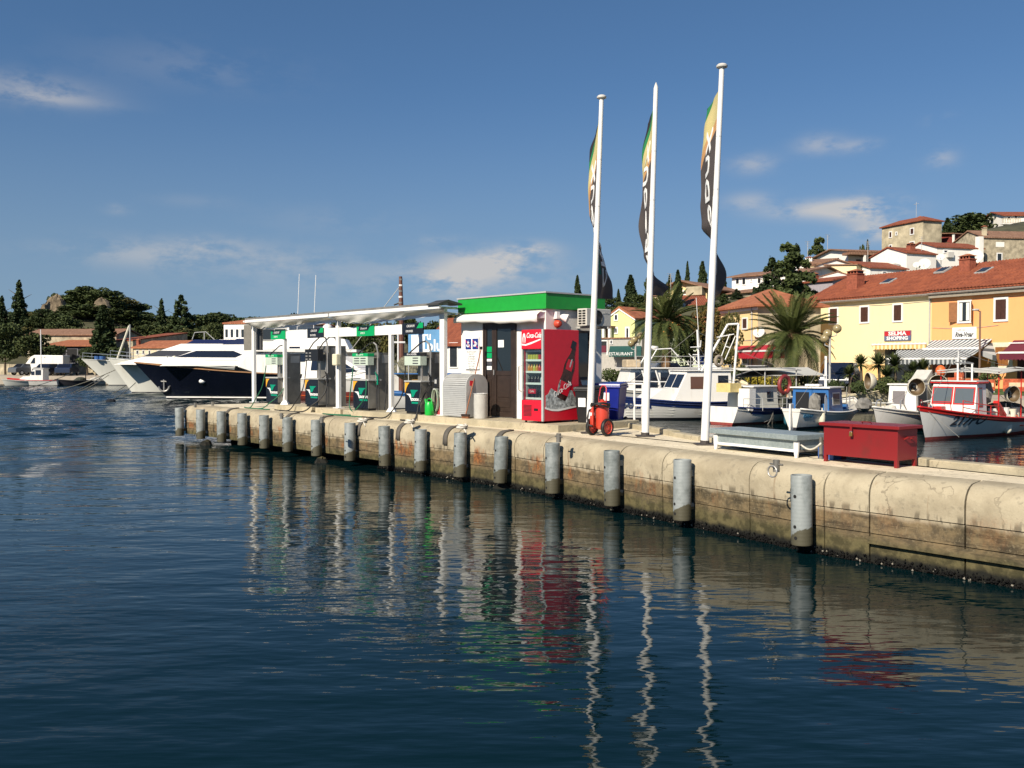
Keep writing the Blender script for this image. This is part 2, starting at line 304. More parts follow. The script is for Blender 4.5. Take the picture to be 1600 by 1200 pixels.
def concrete_mat(t, b, zone=True, base=((.31,.262,.18),(.43,.373,.262)), wet=True):
    L = t.links.new; g = N(t, 'ShaderNodeNewGeometry'); b.inputs['Roughness'].default_value = .85; b.inputs['Specular IOR Level'].default_value = .25
    def noise(sc, det=5., rough=.6, m=None):
        n = N(t, 'ShaderNodeTexNoise', i_Scale=sc, i_Detail=det, i_Roughness=rough)
        if m:
            mp = N(t, 'ShaderNodeMapping'); mp.inputs['Scale'].default_value = m; L(g.outputs['Position'], mp.inputs[0]); L(mp.outputs[0], n.inputs[0])
        else: L(g.outputs['Position'], n.inputs[0])
        return n.outputs[0]
    def ramp(x, a, bb):
        r = N(t, 'ShaderNodeMapRange', interpolation_type='SMOOTHSTEP'); r.inputs[1].default_value = a; r.inputs[2].default_value = bb; L(x, r.inputs[0]); return r.outputs[0]
    def mixc(f, a, c):
        m = N(t, 'ShaderNodeMix', data_type='RGBA'); L(f, m.inputs[0]) if not isinstance(f, float) else setattr(m.inputs[0], 'default_value', f)
        for i, x in ((6, a), (7, c)):
            if isinstance(x, tuple): m.inputs[i].default_value = (*x, 1)
            else: L(x, m.inputs[i])
        return m.outputs[2]
    sep = N(t, 'ShaderNodeSeparateXYZ'); L(g.outputs['Position'], sep.inputs[0]); z = sep.outputs[2]
    c = mixc(ramp(noise(1.6, 8., .65), .35, .65), base[0], base[1])
    c = mixc(math_(t, 'MULTIPLY', ramp(noise(9., 4.), .56, .68), .45), c, (.20, .175, .13))
    c = mixc(math_(t, 'MULTIPLY', ramp(noise(60., 3.), .6, .75), .35), c, (.14, .12, .09))
    if zone:
        zz = math_(t, 'ADD', z, math_(t, 'MULTIPLY', math_(t, 'SUBTRACT', noise(3., 5., .7, (1, 1, .25)), .5), .16))
        inv = lambda x: math_(t, 'SUBTRACT', 1., x)
        pale = math_(t, 'MULTIPLY', inv(ramp(zz, .60, .66)), ramp(noise(.35, 2.), .48, .55))
        c = mixc(math_(t, 'MULTIPLY', pale, .8), c, (.55, .43, .30))
        low = inv(ramp(zz, .585, .665)); c = mixc(math_(t, 'MULTIPLY', low, .9), c, mixc(ramp(noise(4., 6., .7), .38, .62), (.045, .034, .017), (.165, .118, .058)))
        c = mixc(math_(t, 'MULTIPLY', math_(t, 'MULTIPLY', low, ramp(noise(2.2, 6., .7, (.5, .5, 7.)), .50, .62)), .6), c, (.035, .028, .018)); c = mixc(math_(t, 'MULTIPLY', math_(t, 'MULTIPLY', low, ramp(noise(26., 4., .7), .54, .66)), .5), c, (.26, .21, .13))
        drip = math_(t, 'MULTIPLY', math_(t, 'MULTIPLY', ramp(noise(9., 4., .6, (1, 1, .16)), .50, .58), inv(ramp(z, .70, .78))), ramp(z, .60, .66)); c = mixc(math_(t, 'MULTIPLY', drip, .6), c, (.055, .045, .03))
        rust = math_(t, 'MULTIPLY', math_(t, 'MULTIPLY', ramp(noise(1.25, 5., .7, (1, 1, .35)), .52, .62), inv(ramp(zz, .68, .86))), ramp(zz, .34, .50))
        xw = N(t, 'ShaderNodeMapRange'); xw.inputs[1].default_value = 1.; xw.inputs[2].default_value = 3.5; xw.inputs[3].default_value = 1.; xw.inputs[4].default_value = .22; L(sep.outputs[0], xw.inputs[0]); rust = math_(t, 'MULTIPLY', rust, xw.outputs[0])
        c = mixc(math_(t, 'MULTIPLY', rust, .8), c, mixc(ramp(noise(14., 4., .7), .4, .6), (.13, .045, .015), (.34, .13, .04)))
        streak = math_(t, 'MULTIPLY', math_(t, 'MULTIPLY', ramp(noise(5., 4., .6, (1, 1, .12)), .64, .72), ramp(z, .4, .6)), inv(ramp(z, .98, 1.1)))
        c = mixc(math_(t, 'MULTIPLY', streak, .55), c, (.17, .09, .04))
        alg = inv(ramp(zz, .24, .40)); c = mixc(math_(t, 'MULTIPLY', alg, .85), c, mixc(ramp(noise(7.), .4, .6), (.045, .042, .018), (.115, .100, .045)))
        blk = inv(ramp(zz, .09, .17)); c = mixc(blk, c, (.012, .012, .009))
    vr = N(t, 'ShaderNodeTexVoronoi', feature='DISTANCE_TO_EDGE', i_Scale=.75); wp = N(t, 'ShaderNodeVectorMath', operation='MULTIPLY_ADD'); nzc = N(t, 'ShaderNodeTexNoise', i_Scale=2.5, i_Detail=5.); L(g.outputs['Position'], nzc.inputs[0]); L(nzc.outputs['Color'], wp.inputs[0]); wp.inputs[1].default_value = (.7,.7,.7); L(g.outputs['Position'], wp.inputs[2]); L(wp.outputs[0], vr.inputs[0])
    crack = math_(t, 'MULTIPLY', math_(t, 'LESS_THAN', vr.outputs['Distance'], .006), ramp(noise(.8, 2.), .48, .56)); c = mixc(math_(t, 'MULTIPLY', crack, .42), c, (.07, .055, .04))
    L(c, b.inputs['Base Color'])
    bp = N(t, 'ShaderNodeBump', i_Strength=.55, i_Distance=.012); L(math_(t, 'ADD', noise(22., 6., .7), math_(t, 'MULTIPLY', noise(3., 3.), 1.2)), bp.inputs['Height']); L(bp.outputs[0], b.inputs['Normal'])
M_wall = mat('stained_concrete', build=lambda t, b: concrete_mat(t, b))
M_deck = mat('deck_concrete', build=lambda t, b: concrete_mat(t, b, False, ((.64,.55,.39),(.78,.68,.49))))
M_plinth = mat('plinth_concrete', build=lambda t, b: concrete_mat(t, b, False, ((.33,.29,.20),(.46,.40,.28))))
M_dark = mat('dark_void', (.01, .01, .01), .9, var=0)
# solid body and deck
inF = .46
fl = [endF+NL*inF+DL*.02, isect(cL+NL*(FO+inF), DL, cR+NR_*(FO+inF), DR), isect(bend2F+NR_*inF, DR, bend2F+NN*inF, DN), nearF+NN*inF]
body = [tuple(p) for p in fl] + [tuple(p) for p in backP[::-1]]
mb = MB(); mb.prism(body, .28, DECK)
tag(mb.build('quay_deck', M_deck), 'worn beige concrete quay deck', kind='structure')
mb = MB(); core = [endF+DL*1.6+NL*.9, isect(cL+NL*(FO+inF), DL, cR+NR_*(FO+inF), DR)-DL*4.5+NL*.45, isect(cL+NL*(FO+.3), DL, cR+NR_*(FO+.3), DR), isect(bend2F+NR_*.3, DR, bend2F+NN*.3, DN), nearF+NN*.3, backP[-1], backP[-2], backP[-3], backP[-4], backP[-5], KL(-4,2.1).xy, KL(-14.,2.0).xy]  # outer stretch is added to darken the gap under the hollow end
mb.prism([tuple(p) for p in core], -3.5, .279)
tag(mb.build('quay_footing', M_wall), 'submerged quay footing, run on under the outer end to darken the gap', kind='structure')
# wall blocks: three courses between vertical joints
quay = thing('quay_wall', 'long concrete quay wall of rounded blocks with rust and weed stains', 'quay wall', (0,0,0))
def wall_s(px, py, left): # distance along the wall for a photographed joint
    q = P(px, py, .9).xy; return (q-bendF).dot(DL if left else DR)
sR = [0.0]+sorted(x for x in (wall_s(a, b, False) for a, b in ((804,705),(921,722),(986,732),(1143,750))) if x > .3)+[s2_]
sN = [0.0]+[(P(a, b, .9).xy-bend2F).dot(DN) for a, b in ((1341,775),(1459,800),(1591,820))]; sN += [sN[-1]+1.0, sN[-1]+2.4, 9.5]
endS = (endF-bendF).dot(DL)
sL = [endS, *[wall_s(x, y, True) for x, y in ((314,650),(372,655),(435,662),(497,668),(560,678),(670,690))], 0.0]
def block(s0, s1, d, n, course, gap=.011, zlow=-.5, org=None):
    org = bendF if org is None else org
    a, b_ = s0+gap, s1-gap; mbk = MB()
    jit = random.uniform(-.006, .006)
    if course == 0:
        prof = [(0, .665)]; r_ = .26
        for k in range(7):
            an = math.pi/2*k/6; prof.append((r_*(1-math.cos(an)), DECK-.012-r_+r_*math.sin(an)))
        prof += [(.475, DECK+.004), (.475, .665)]
    elif course == 1: prof = [(.012, .395), (.012, .652), (.45, .652), (.45, .395)]
    else: prof = [(.03, zlow), (.022, .30), (.02, .383), (.45, .383), (.45, zlow)]
    prof = [(x+jit, z) for x, z in prof]; k = len(prof); n_ = 2
    vs = []
    for s_ in (a, b_):
        for x, z in prof:
            q = org+d*s_+n*x; vs.append((q.x, q.y, z))
    fs = [tuple(range(k)), tuple(range(k, 2*k))[::-1]] + [(i, i+k, (i+1) % k+k, (i+1) % k) for i in range(k)]
    mbk.add(vs, fs); o = mbk.build('concrete_block', M_wall, quay, smooth='auto', bevel=0)
for ss, d, n, og in ((sL, DL, NL, bendF), (sR, DR, NR_, bendF), (sN, DN, NN, bend2F)):
    for i in range(len(ss)-1):
        if ss[i+1]-ss[i] < .1: continue
        for c_ in range(3):
            block(ss[i], ss[i+1], d, n, c_, zlow=.2 if (d is DL and ss[i+1] < -4) else -.5, org=og)
# ledge that juts out low on the near blocks
mb = MB(); 
for a, b_ in (((P(1352,846,.3).xy-bend2F).dot(DN), 8.),):
    vs = []
    for s_ in (a, b_):
        for x, z in ((.03,.24),(-.06,.27),(-.06,.34),(.03,.365)):
            q = bend2F+DN*s_+NN*x; vs.append((q.x, q.y, z))
    mb.add(vs, [(0,1,2,3),(7,6,5,4),(0,4,5,1),(1,5,6,2),(2,6,7,3),(3,7,4,0)])
mb.build('ledge', M_wall, quay)
# mussel and weed fringe along the waterline
mb = MB()
def lump(p, r):
    mb.add([(p.x-r, p.y, p.z), (p.x, p.y-r, p.z-r*.3), (p.x+r, p.y, p.z), (p.x, p.y+r, p.z), (p.x, p.y, p.z+r*1.1), (p.x, p.y, p.z-r)],
           [(0,1,4),(1,2,4),(2,3,4),(3,0,4),(1,0,5),(2,1,5),(3,2,5),(0,3,5)], 1 if random.random() < .02 else 0)
for i in range(4200):
    s_ = random.uniform(-5, 12.5) if i % 3 else random.uniform(2, 11); d, n = (DL, NL) if s_ < 0 else (DR, NR_)
    z = random.gauss(.03, .028)
    if s_ > 2: z = random.gauss(.035, .03)
    q = bendF+d*s_+n*random.uniform(-.015, .03)
    if s_ > s2_: q = bend2F+DN*(s_-s2_)+NN*random.uniform(-.015, .03)
    lump(Vector((q.x, q.y, z)), random.uniform(.008, .02))
tag(mb.build('mussels', [mat('mussel_shell', (.006, .006, .006), .9, spec=.15), mat('pale_shell', (.22, .20, .16), .8)], quay), None, None, kind='stuff')
# piers and stones under the hollow outer end
for px, py, sz in ((301, 694, .26), (480, 722, .2), (762, 762, .25)):
    q = P(px, py, .05); mb = MB(); mb.ball((0,0,0), (sz, sz*.8, .28), 9, 6)
    for i, v in enumerate(mb.v): mb.v[i] = tuple(Vector(v)*random.uniform(.8, 1.15))
    o = mb.build('boulder', M_wall, None, loc=(q.x+.3, q.y+.35, -.14)); tag(o, {301:'weedy stone pier under the far tip of the quay', 480:'low rock at the waterline beneath the second pump', 762:'brown rock at the waterline beneath the fridge'}[px], 'rock')
for i in range(5):
    p = bendF+DL*(endS+1+i*2.2)+NL*1.6; mb = MB(); mb.cyl((0,0,-3), (0,0,.3), .3, n=12)
    tag(mb.build('quay_pile', M_wall, loc=(p.x, p.y, 0)), 'dark concrete pile in the shade under the quay', 'pile', 'piles under the hollow outer end of the quay')
# quay plinth for kiosk and pumps
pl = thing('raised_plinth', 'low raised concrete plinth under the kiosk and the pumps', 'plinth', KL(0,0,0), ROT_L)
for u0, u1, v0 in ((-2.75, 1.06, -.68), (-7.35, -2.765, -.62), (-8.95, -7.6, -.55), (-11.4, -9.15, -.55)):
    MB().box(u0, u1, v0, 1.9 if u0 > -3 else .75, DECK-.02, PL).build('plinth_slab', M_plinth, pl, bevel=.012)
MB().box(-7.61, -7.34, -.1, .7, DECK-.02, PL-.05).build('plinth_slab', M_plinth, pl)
# kerb stones along the back edge
kerb_pts = [backP[3], backP[4], backP[5], backP[6], backP[7]]
kb = thing('back_kerb', 'row of pale kerb stones along the harbour side of the quay', 'kerb')
for a, b_ in zip(kerb_pts, kerb_pts[1:]):
    ln = (b_-a).length; k = max(1, round(ln/1.1)); d = (b_-a)/ln; n = Vector((d.y, -d.x))
    for i in range(k):
        c_ = a+d*(ln*(i+.5)/k)+n*.10; mbk = MB()
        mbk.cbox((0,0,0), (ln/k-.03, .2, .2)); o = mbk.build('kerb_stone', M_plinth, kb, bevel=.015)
        o.location = (c_.x, c_.y, DECK+random.uniform(-.02, .015)); o.rotation_euler = (0, random.uniform(-.01,.01), math.atan2(d.y, d.x)+random.uniform(-.01,.01))
# ------------------------------------------------------------------ pipe fenders
def galv(t, b):
    L = t.links.new; tc = N(t, 'ShaderNodeTexCoord'); g = N(t, 'ShaderNodeNewGeometry')
    b.inputs['Metallic'].default_value = .0; b.inputs['Roughness'].default_value = .5
    nz = N(t, 'ShaderNodeTexNoise', i_Scale=7., i_Detail=6., i_Roughness=.65); L(g.outputs['Position'], nz.inputs[0])
    r = N(t, 'ShaderNodeValToRGB'); r.color_ramp.elements[0].color = (.15,.17,.165,1); r.color_ramp.elements[1].color = (.275,.30,.295,1); r.color_ramp.elements[0].position = .35; r.color_ramp.elements[1].position = .65; oi = N(t, 'ShaderNodeObjectInfo'); L(math_(t, 'ADD', nz.outputs[0], math_(t, 'MULTIPLY', math_(t, 'SUBTRACT', oi.outputs['Random'], .5), .28)), r.inputs[0])
    sep = N(t, 'ShaderNodeSeparateXYZ'); L(tc.outputs['Object'], sep.inputs[0])
    # slanting tide mark near the foot, rings along the pipe
    zz = math_(t, 'ADD', sep.outputs[2], math_(t, 'ADD', math_(t, 'MULTIPLY', sep.outputs[0], -.55), math_(t, 'ADD', math_(t, 'MULTIPLY', nz.outputs[0], .16), math_(t, 'MULTIPLY', oi.outputs['Random'], .07))))
    mr = N(t, 'ShaderNodeMapRange', interpolation_type='SMOOTHSTEP'); mr.inputs[1].default_value = .30; mr.inputs[2].default_value = .325; L(zz, mr.inputs[0])
    mx = N(t, 'ShaderNodeMix', data_type='RGBA'); L(mr.outputs[0], mx.inputs[0]); mx.inputs[6].default_value = (.085,.078,.05,1); L(r.outputs[0], mx.inputs[7]); L(mx.outputs[2], b.inputs['Base Color'])
    wv = N(t, 'ShaderNodeTexWave', bands_direction='Z', i_Scale=6., i_Distortion=.6); L(tc.outputs['Object'], wv.inputs[0])
    bp = N(t, 'ShaderNodeBump', i_Strength=.3, i_Distance=.0022); L(wv.outputs[0], bp.inputs['Height']); L(bp.outputs[0], b.inputs['Normal'])
M_pipe = mat('weathered_pipe', build=galv)
ftops = [(1254,742),(1066,718),(956,704),(864,692),(780,682),(722,676),(651,671),(596,666),(542,661),(497,656),(450,652),(408,649),(371,646),(340,643),(309,640),(277,637)]
fr_names = {0:'galvanised pipe fender nearest on the quay wall, beside the red box', 1:'pipe fender below the right half of the long grey metal chest', 2:'pipe fender below the middle flagpole', 3:'pipe fender just right of the corner of the plinth, below the drinks fridge', 4:'tilted pipe fender below the drinks fridge door',
   5:'pipe fender below the pale round bin', 6:'pipe fender below the rightmost fuel pump', 7:'pipe fender between the two right fuel pumps', 8:'pipe fender below the fuel pump third from the left', 9:'pipe fender below the second fuel pump from the left', 10:'pipe fender below the gap right of the leftmost pump',
   11:'pipe fender below the leftmost canopy post', 12:'fifth pipe fender from the sea end of the quay', 13:'fourth pipe fender from the sea end, with rust stains left of it', 14:'second pipe fender from the sea end of the quay', 15:'pipe fender at the very sea end of the quay'}
proto = None
for i, (x, y) in enumerate(ftops):
    q = P(x, y, 1.08).xy; left = x < 800
    base, d, n = (cL, DL, NL) if left else (cR, DR, NR_)
    q = base+d*((q-base).dot(d))
    if proto is None:
        f_ = thing('pipe_fender', '', 'fender', (q.x, q.y, .14), ROT_R, 'pipe fenders along the quay wall')
        mb = MB(); pr = [(.138,0),(.14,.02),(.14,.93),(.137,.94),(.125,.94),(.122,.9),(.122,.02),(.13,0)]
        mb.lathe(pr, n=22); 
        pipe = mb.build('pipe', M_pipe, f_, smooth='auto')
        MB().cyl((0,0,.05), (0,0,.80), .121, n=14).build('shade_core', M_dark, f_)  # black fill standing in for the shade inside the open pipe
        for z, an in ((.66, -93), (.25, -95), (.10, -90)):
            a_ = R(an); mb = MB(); mb.cyl((.128*math.cos(a_), .128*math.sin(a_), z), (.1425*math.cos(a_), .1425*math.sin(a_), z), .024, n=10); mb.build('bolt_hole', M_dark, f_)
        for z in (.2, .72):
            MB().box(-.03, .03, .12, .215, z-.05, z+.05).build('bracket', M_pipe, f_)
        proto = f_; o = f_
    else:
        o = dup(proto, (q.x, q.y, .14), ROT_L if left else ROT_R)
    o['label'] = fr_names[i]
    if i == 4: o.rotation_euler = (0, R(2.0), ROT_L)
    o.rotation_euler.rotate_axis('Z', random.uniform(-.12, .12)); o.rotation_euler.rotate_axis('X', random.uniform(-.018, .018)); o.rotation_euler.rotate_axis('Y', random.uniform(-.014, .014))
# ================================================================== FUEL STATION
def kv(px, py, v):      # photographed point on a plane parallel to the kiosk front -> (u, z)
    p = onplane(px, py, KL(0, v, 0), Vector((NL.x, NL.y, 0))); u, _ = kl(p); return u, p.z
def ku(px, py, u):      # photographed point on a plane parallel to the kiosk side -> (v, z)
    p = onplane(px, py, KL(u, 0, 0), Vector((DL.x, DL.y, 0))); _, v = kl(p); return v, p.z
M_white = mat('white_paint', (.78,.77,.74), .45, var=.05, sc=3)
M_render = mat('white_render', (.76,.74,.70), .85, var=.06, sc=4, bump=.004, bsc=60)
M_green = mat('green_fascia', (.012,.30,.035), .4, var=.06)
M_signg = mat('sign_green', (.0,.33,.10), .35, var=.03)
M_black = mat('black_plastic', (.012,.012,.013), .4, var=.1)
M_blackp = mat('black_panel', (.008,.010,.016), .25, var=.05)
M_steel = mat('brushed_steel', (.42,.40,.37), .34, metal=.5, var=.18, sc=3)
M_steeld = mat('dull_steel', (.24,.225,.195), .42, metal=.4, var=.25, sc=2.5)
M_glass = mat('dark_glass', (.012,.016,.018), .04, var=0, spec=.8)
M_wood = mat('dark_brown_door', (.030,.018,.013), .5, var=.2)
M_red = mat('fridge_red', (.62,.012,.030), .3, var=.04)
M_alu = mat('aluminium_trim', (.52,.52,.50), .4, metal=.25, var=.05)
M_fabric = mat('white_awning', (.74,.72,.66), .85, var=.08, sc=2)
def _tl(t, b):
    tr = N(t, 'ShaderNodeBsdfTranslucent'); tr.inputs[0].default_value = (.90,.87,.80,1); mx = N(t, 'ShaderNodeMixShader', i_0=.7)
    b.inputs['Base Color'].default_value = (.76,.74,.68,1); b.inputs['Roughness'].default_value = .9
    o = t.nodes['Material Output']; t.links.new(b.outputs[0], mx.inputs[1]); t.links.new(tr.outputs[0], mx.inputs[2]); t.links.new(mx.outputs[0], o.inputs[0])
M_canvas = mat('thin_canvas', build=_tl)
M_orange = mat('logo_orange', (.75,.36,.03), .4, var=.02)
M_teal = mat('logo_teal', (.0,.24,.14), .35, var=.02)
M_paper = mat('white_print', (.82,.82,.80), .5, var=.02)
M_display = mat('pale_display', (.50,.58,.48), .3, var=.03)
M_rubber = mat('black_rubber', (.010,.010,.010), .55, var=.1)
M_hoseg = mat('green_hose', (.01,.12,.055), .45, var=.1)
M_greyp = mat('grey_plastic', (.42,.42,.40), .5, var=.06)
M_bluep = mat('sign_blue', (.01,.03,.20), .4, var=.03)
M_text = mat('ink', (.05,.05,.06), .5, var=0)
M_rust = mat('rust', (.22,.08,.03), .8, var=.3)
FR = (math.pi/2, 0, 0); SR = (math.pi/2, 0, math.pi/2)
# ---------------- kiosk
KVv = .20
k = thing('fuel_kiosk', 'small white kiosk with a bright green roof band and brown door', 'kiosk', KL(0, 0, 0), ROT_L)
uL = kv(718, 470, KVv)[0]; uR = kv(853, 460, KVv)[0]; zt = 4.14; zb = 3.79; vB = ku(943, 470, uR)[0]
MB().box(uL+.03, uR-.03, KVv+.03, vB-.03, PL, zb+.05).build('wall', M_render, k)
MB().box(uL-.03, uR+.03, KVv-.03, vB+.03, zb, zt).build('fascia', M_green, k, bevel=.01)
MB().box(uL-.05, uR+.05, KVv-.05, vB+.05, zt+.002, zt+.035).build('roof_edge', M_alu, k)
dl, dt = kv(755, 503, KVv); dr, _ = kv(806, 656, KVv); dt = 3.58
d_ = MB(); yf = KVv-.02
for a, b_ in ((dl, dl+.06), (dr-.08, dr)): d_.box(a, b_, yf, yf+.09, PL+.01, dt)
d_.box(dl+.06, dr-.08, yf, yf+.09, dt-.09, dt)
dm = kv(771, 600, KVv)[0]
door = d_.build('door', M_wood, k, bevel=.006)
m = MB()
for a, b_ in ((dl+.06, dl+.12), (dm-.05, dm+.02), (dm+.024, dm+.11), (dr-.17, dr-.08)): m.box(a, b_, yf+.015, yf+.08, PL+.02, dt-.09)
for a, b_ in ((dl+.12, dm-.05), (dm+.11, dr-.17)):
    for z0, z1 in ((PL+.02, PL+.14), (PL+.30, PL+.36) if False else (2.30, 2.40), (dt-.2, dt-.09)): m.box(a, b_, yf+.02, yf+.075, z0, z1)
m.build('door_leaf', M_wood, door)
for a, b_ in ((dl+.12, dm-.05), (dm+.11, dr-.17)):
    MB().box(a, b_, yf+.035, yf+.05, 2.40, dt-.2).build('door_glass', M_glass, door)
    MB().box(a, b_, yf+.033, yf+.05, PL+.14, 2.30).build('door_panel', M_wood, door, bevel=.01)
    MB().box(a+.04, b_-.04, yf+.022, yf+.034, PL+.24, 1.70).build('door_panel', M_wood, door, bevel=.01)
    MB().box(a+.04, b_-.04, yf+.022, yf+.034, 1.78, 2.22).build('door_panel', M_wood, door, bevel=.01)
MB().cyl((dm+.06, yf-.02, 2.30), (dm+.06, yf-.02, 2.42), .015).build('handle', M_steel, door)
for z0, z1, mm in ((2.84,2.97,M_signg),(2.70,2.82,M_signg),(2.62,2.68,M_paper),(2.54,2.61,M_text),(2.42,2.51,M_paper)):
    MB().box(dl+.13, dm-.07, yf+.026, yf+.034, z0, z1).build('sticker', mm, door)
MB().box(dm+.16, dm+.36, yf+.026, yf+.034, 2.95, 3.12).build('sticker', M_paper, door)
# white board with two pictograms and notice lines
sl, st = kv(727, 527, KVv); sr, sbm = kv(748.5, 577, KVv)
sg = thing('notice_board', 'white notice board with two blue pictograms on the kiosk wall', 'notice board', KL(0,0,0), ROT_L)
MB().box(sl, sr, KVv-.015, KVv+.035, sbm, st).build('board', M_paper, sg)
for i in range(2):
    x0 = sl+.03+i*.265; pb = MB().box(x0, x0+.215, KVv-.019, KVv-.012, st-.30, st-.04).build('pictogram', M_bluep, sg)
    mm = MB(); cx = x0+.107; zc = st-.17
    if i == 0:
        mm.cyl((cx,KVv-.022,zc+.08),(cx,KVv-.022,zc-.08),.012,n=6); mm.torus((cx,KVv-.022,zc-.01),.06,.011,'y',10,5,a0=math.pi,a1=2*math.pi); mm.box(cx-.04,cx+.04,KVv-.024,KVv-.02,zc+.03,zc+.05)
    else:
        mm.box(cx-.06,cx+.03,KVv-.024,KVv-.02,zc-.06,zc-.02); mm.box(cx-.02,cx+.02,KVv-.024,KVv-.02,zc-.02,zc+.07); mm.torus((cx+.04,KVv-.022,zc),.03,.01,'y',8,5)
    mm.build('pictogram_symbol', M_paper, pb)
    MB().cbox((cx,KVv-.026,zc), (.27,.004,.014), (0,R(45),0)).build('red_bar', M_red, pb)
for i in range(9):
    body = ['NEZAPOSLENIMA','PRISTUP I','ZABRANJEN','NO SMOKING','STOP MOTOR','MAX 15 MIN','RAUCHEN','VERBOTEN','CRODUX'][i]
    text('notice_text', body, .062, M_greyp, sg, ((sl+sr)/2, KVv-.018, st-.36-i*.058), FR, sx=.8)
# small rolled awning over the door
aw = thing('door_awning', 'half rolled white awning under the green kiosk band', 'awning', KL(0,0,0), ROT_L)
m = MB(); rows = []
for i in range(15):
    t_ = i/14; u_ = uL+.06+t_*(uR-uL-.10); sag = .05*math.sin(t_*math.pi*2.3)
    rows.append([(u_, KVv-.035-.20*s_, 3.76-.10*s_**1.4-.02*s_*t_+sag*s_*.4) for s_ in (0,.25,.5,.75,1)]+[(u_, KVv-.24, 3.60+sag*.35-.05*t_), (u_, KVv-.225, 3.55+sag*.3-.07*t_+.012*math.sin(i*2.1))])
m.grid(rows); m.build('canvas', M_fabric, aw, smooth=True, solid=.012)
MB().cyl((uL+.08, KVv-.225, 3.66), (uR-.10, KVv-.225, 3.63), .02).build('front_bar', M_white, aw)
for u_ in (uL+.1, uR-.12):
    MB().tube([(u_, KVv-.02, 3.68), (u_, KVv-.12, 3.68), (u_, KVv-.22, 3.63)], .018).build('arm', M_white, aw)
    MB().box(u_-.06, u_+.06, KVv-.14, KVv+.02, 3.58, 3.72).build('bracket', M_white, aw)
# air conditioner on the side wall
v0, z1 = ku(904, 483, uR); _, z0 = ku(904, 510, uR)
ac = thing('air_conditioner', 'white air conditioning unit high on the shaded kiosk side', 'air conditioner', KL(0,0,0), ROT_L)
vA = v0-.15; MB().box(uR+.10, uR+.40, vA, vA+.82, z0, z1).build('housing', mat('cream_metal', (.55,.53,.48), .5, var=.05), ac, bevel=.015)
m = MB()
for i in range(2):
    for j in range(6): m.box(uR+.15+i*.12, uR+.24+i*.12, vA-.008, vA+.004, z0+.04+j*.057, z0+.075+j*.057)
m.build('side_grille', M_black, ac)
m = MB(); m.torus((uR+.405, vA+.36, (z0+z1)/2), .155, .012, 'x', 20, 6)
for i in range(5): m.torus((uR+.405, vA+.36, (z0+z1)/2), .03+.026*i, .004, 'x', 16, 4)
m.build('fan_grille', M_black, ac); MB().cyl((uR+.402, vA+.36, (z0+z1)/2), (uR+.404, vA+.36, (z0+z1)/2), .15, n=20).build('fan_opening', M_black, ac)
for v_ in (vA+.12, vA+.7): MB().box(uR-.03, uR+.42, v_, v_+.04, z0-.05, z0-.005).build('bracket', M_greyp, ac)
text('lettering', 'AIRMAX', .07, M_greyp, ac, (uR+.402, vA+.66, z1-.1), SR)
lm = thing('flood_lamp', 'small white flood lamp on the kiosk side under the green band', 'lamp', KL(0,0,0), ROT_L)
vl, zl = ku(869, 494, uR); m = MB(); m.cbox((uR+.02, vl, zl+.02), (.10,.10,.16)); m.build('mount', M_white, lm)
m = MB(); m.lathe([(.03,0),(.06,.03),(.10,.16),(.10,.18)], (0,0,0), 12, axis='x'); o = m.build('lamp_head', M_white, lm, smooth='auto'); o.location = (uR+.08, vl+.06, zl); o.rotation_euler = (0, R(20), R(30))
bl = thing('alarm_bell', 'red alarm bell below the flood lamp', 'alarm bell', KL(0,0,0), ROT_L)
m = MB(); m.lathe([(.09,0),(.09,.06),(.06,.12),(.0,.13)], (0,0,0), 14, axis='x'); o = m.build('bell', mat('bell_red', (.45,.06,.03), .4), bl, smooth='auto'); o.location = (uR-.01, vl+.02, zl-.17)
# side window (dark glass) of the kiosk
wv0, _ = ku(903, 600, uR); wv1 = wv0+.42
m = MB()
for a, b_ in ((wv0-.75, wv0-.69), (wv1-.06, wv1)): m.box(uR-.06, uR+.02, a, b_, PL+.9, 3.33)
m.box(uR-.06, uR+.02, wv0-.69, wv1-.06, 3.27, 3.33); m.box(uR-.06, uR+.02, wv0-.69, wv1-.06, PL+.9, PL+.96); sw = m.build('window', M_wood, k)
MB().box(uR-.06, uR-.005, wv0-.69, wv1-.06, PL+.96, 3.27).build('pane', M_glass, sw)
# ---------------- drinks fridge
fg = thing('drinks_fridge', 'tall red glass door drinks fridge with a bottle picture on its side', 'fridge', KL(0,0,0), ROT_L)
f0, f1, fv, fb, fz0, fz1 = -.15, .51, -.59, .50, PL+.045, 3.30
m = MB()
m.box(f0, f0+.035, fv+.05, fb, fz0+.45, fz1-.28); m.box(f1-.035, f1, fv+.05, fb, fz0, fz1); m.box(f0, f1-.035, fb-.03, fb, fz0+.45, fz1-.28)
m.box(f0, f1-.035, fv+.05, fb, fz1-.28, fz1); m.box(f0, f1-.035, fv+.05, fb, fz0, fz0+.45); m.build('cabinet', M_red, fg, bevel=.008)
MB().box(f0+.036, f1-.036, fb-.06, fb-.031, fz0+.452, fz1-.282).build('liner', M_paper, fg)
for s_ in (f0+.036, f1-.041): MB().box(s_, s_+.005, fv+.1, fb-.061, fz0+.452, fz1-.282).build('liner', M_paper, fg)
m = MB()
m.box(f1-.045, f1+.004, fv, fv+.045, fz0, fz1); m.box(f0-.004, f0+.03, fv, fv+.045, fz0+.44, fz1-.27); m.build('corner_trim', M_alu, fg, bevel=.006)
hd_ = MB().box(f0, f1-.047, fv-.01, fv+.048, fz1-.42, fz1).build('header_panel', M_red, fg, bevel=.012)
ft_ = MB().box(f0, f1-.047, fv-.005, fv+.048, fz0, fz0+.44).build('base_panel', M_red, fg, bevel=.012)
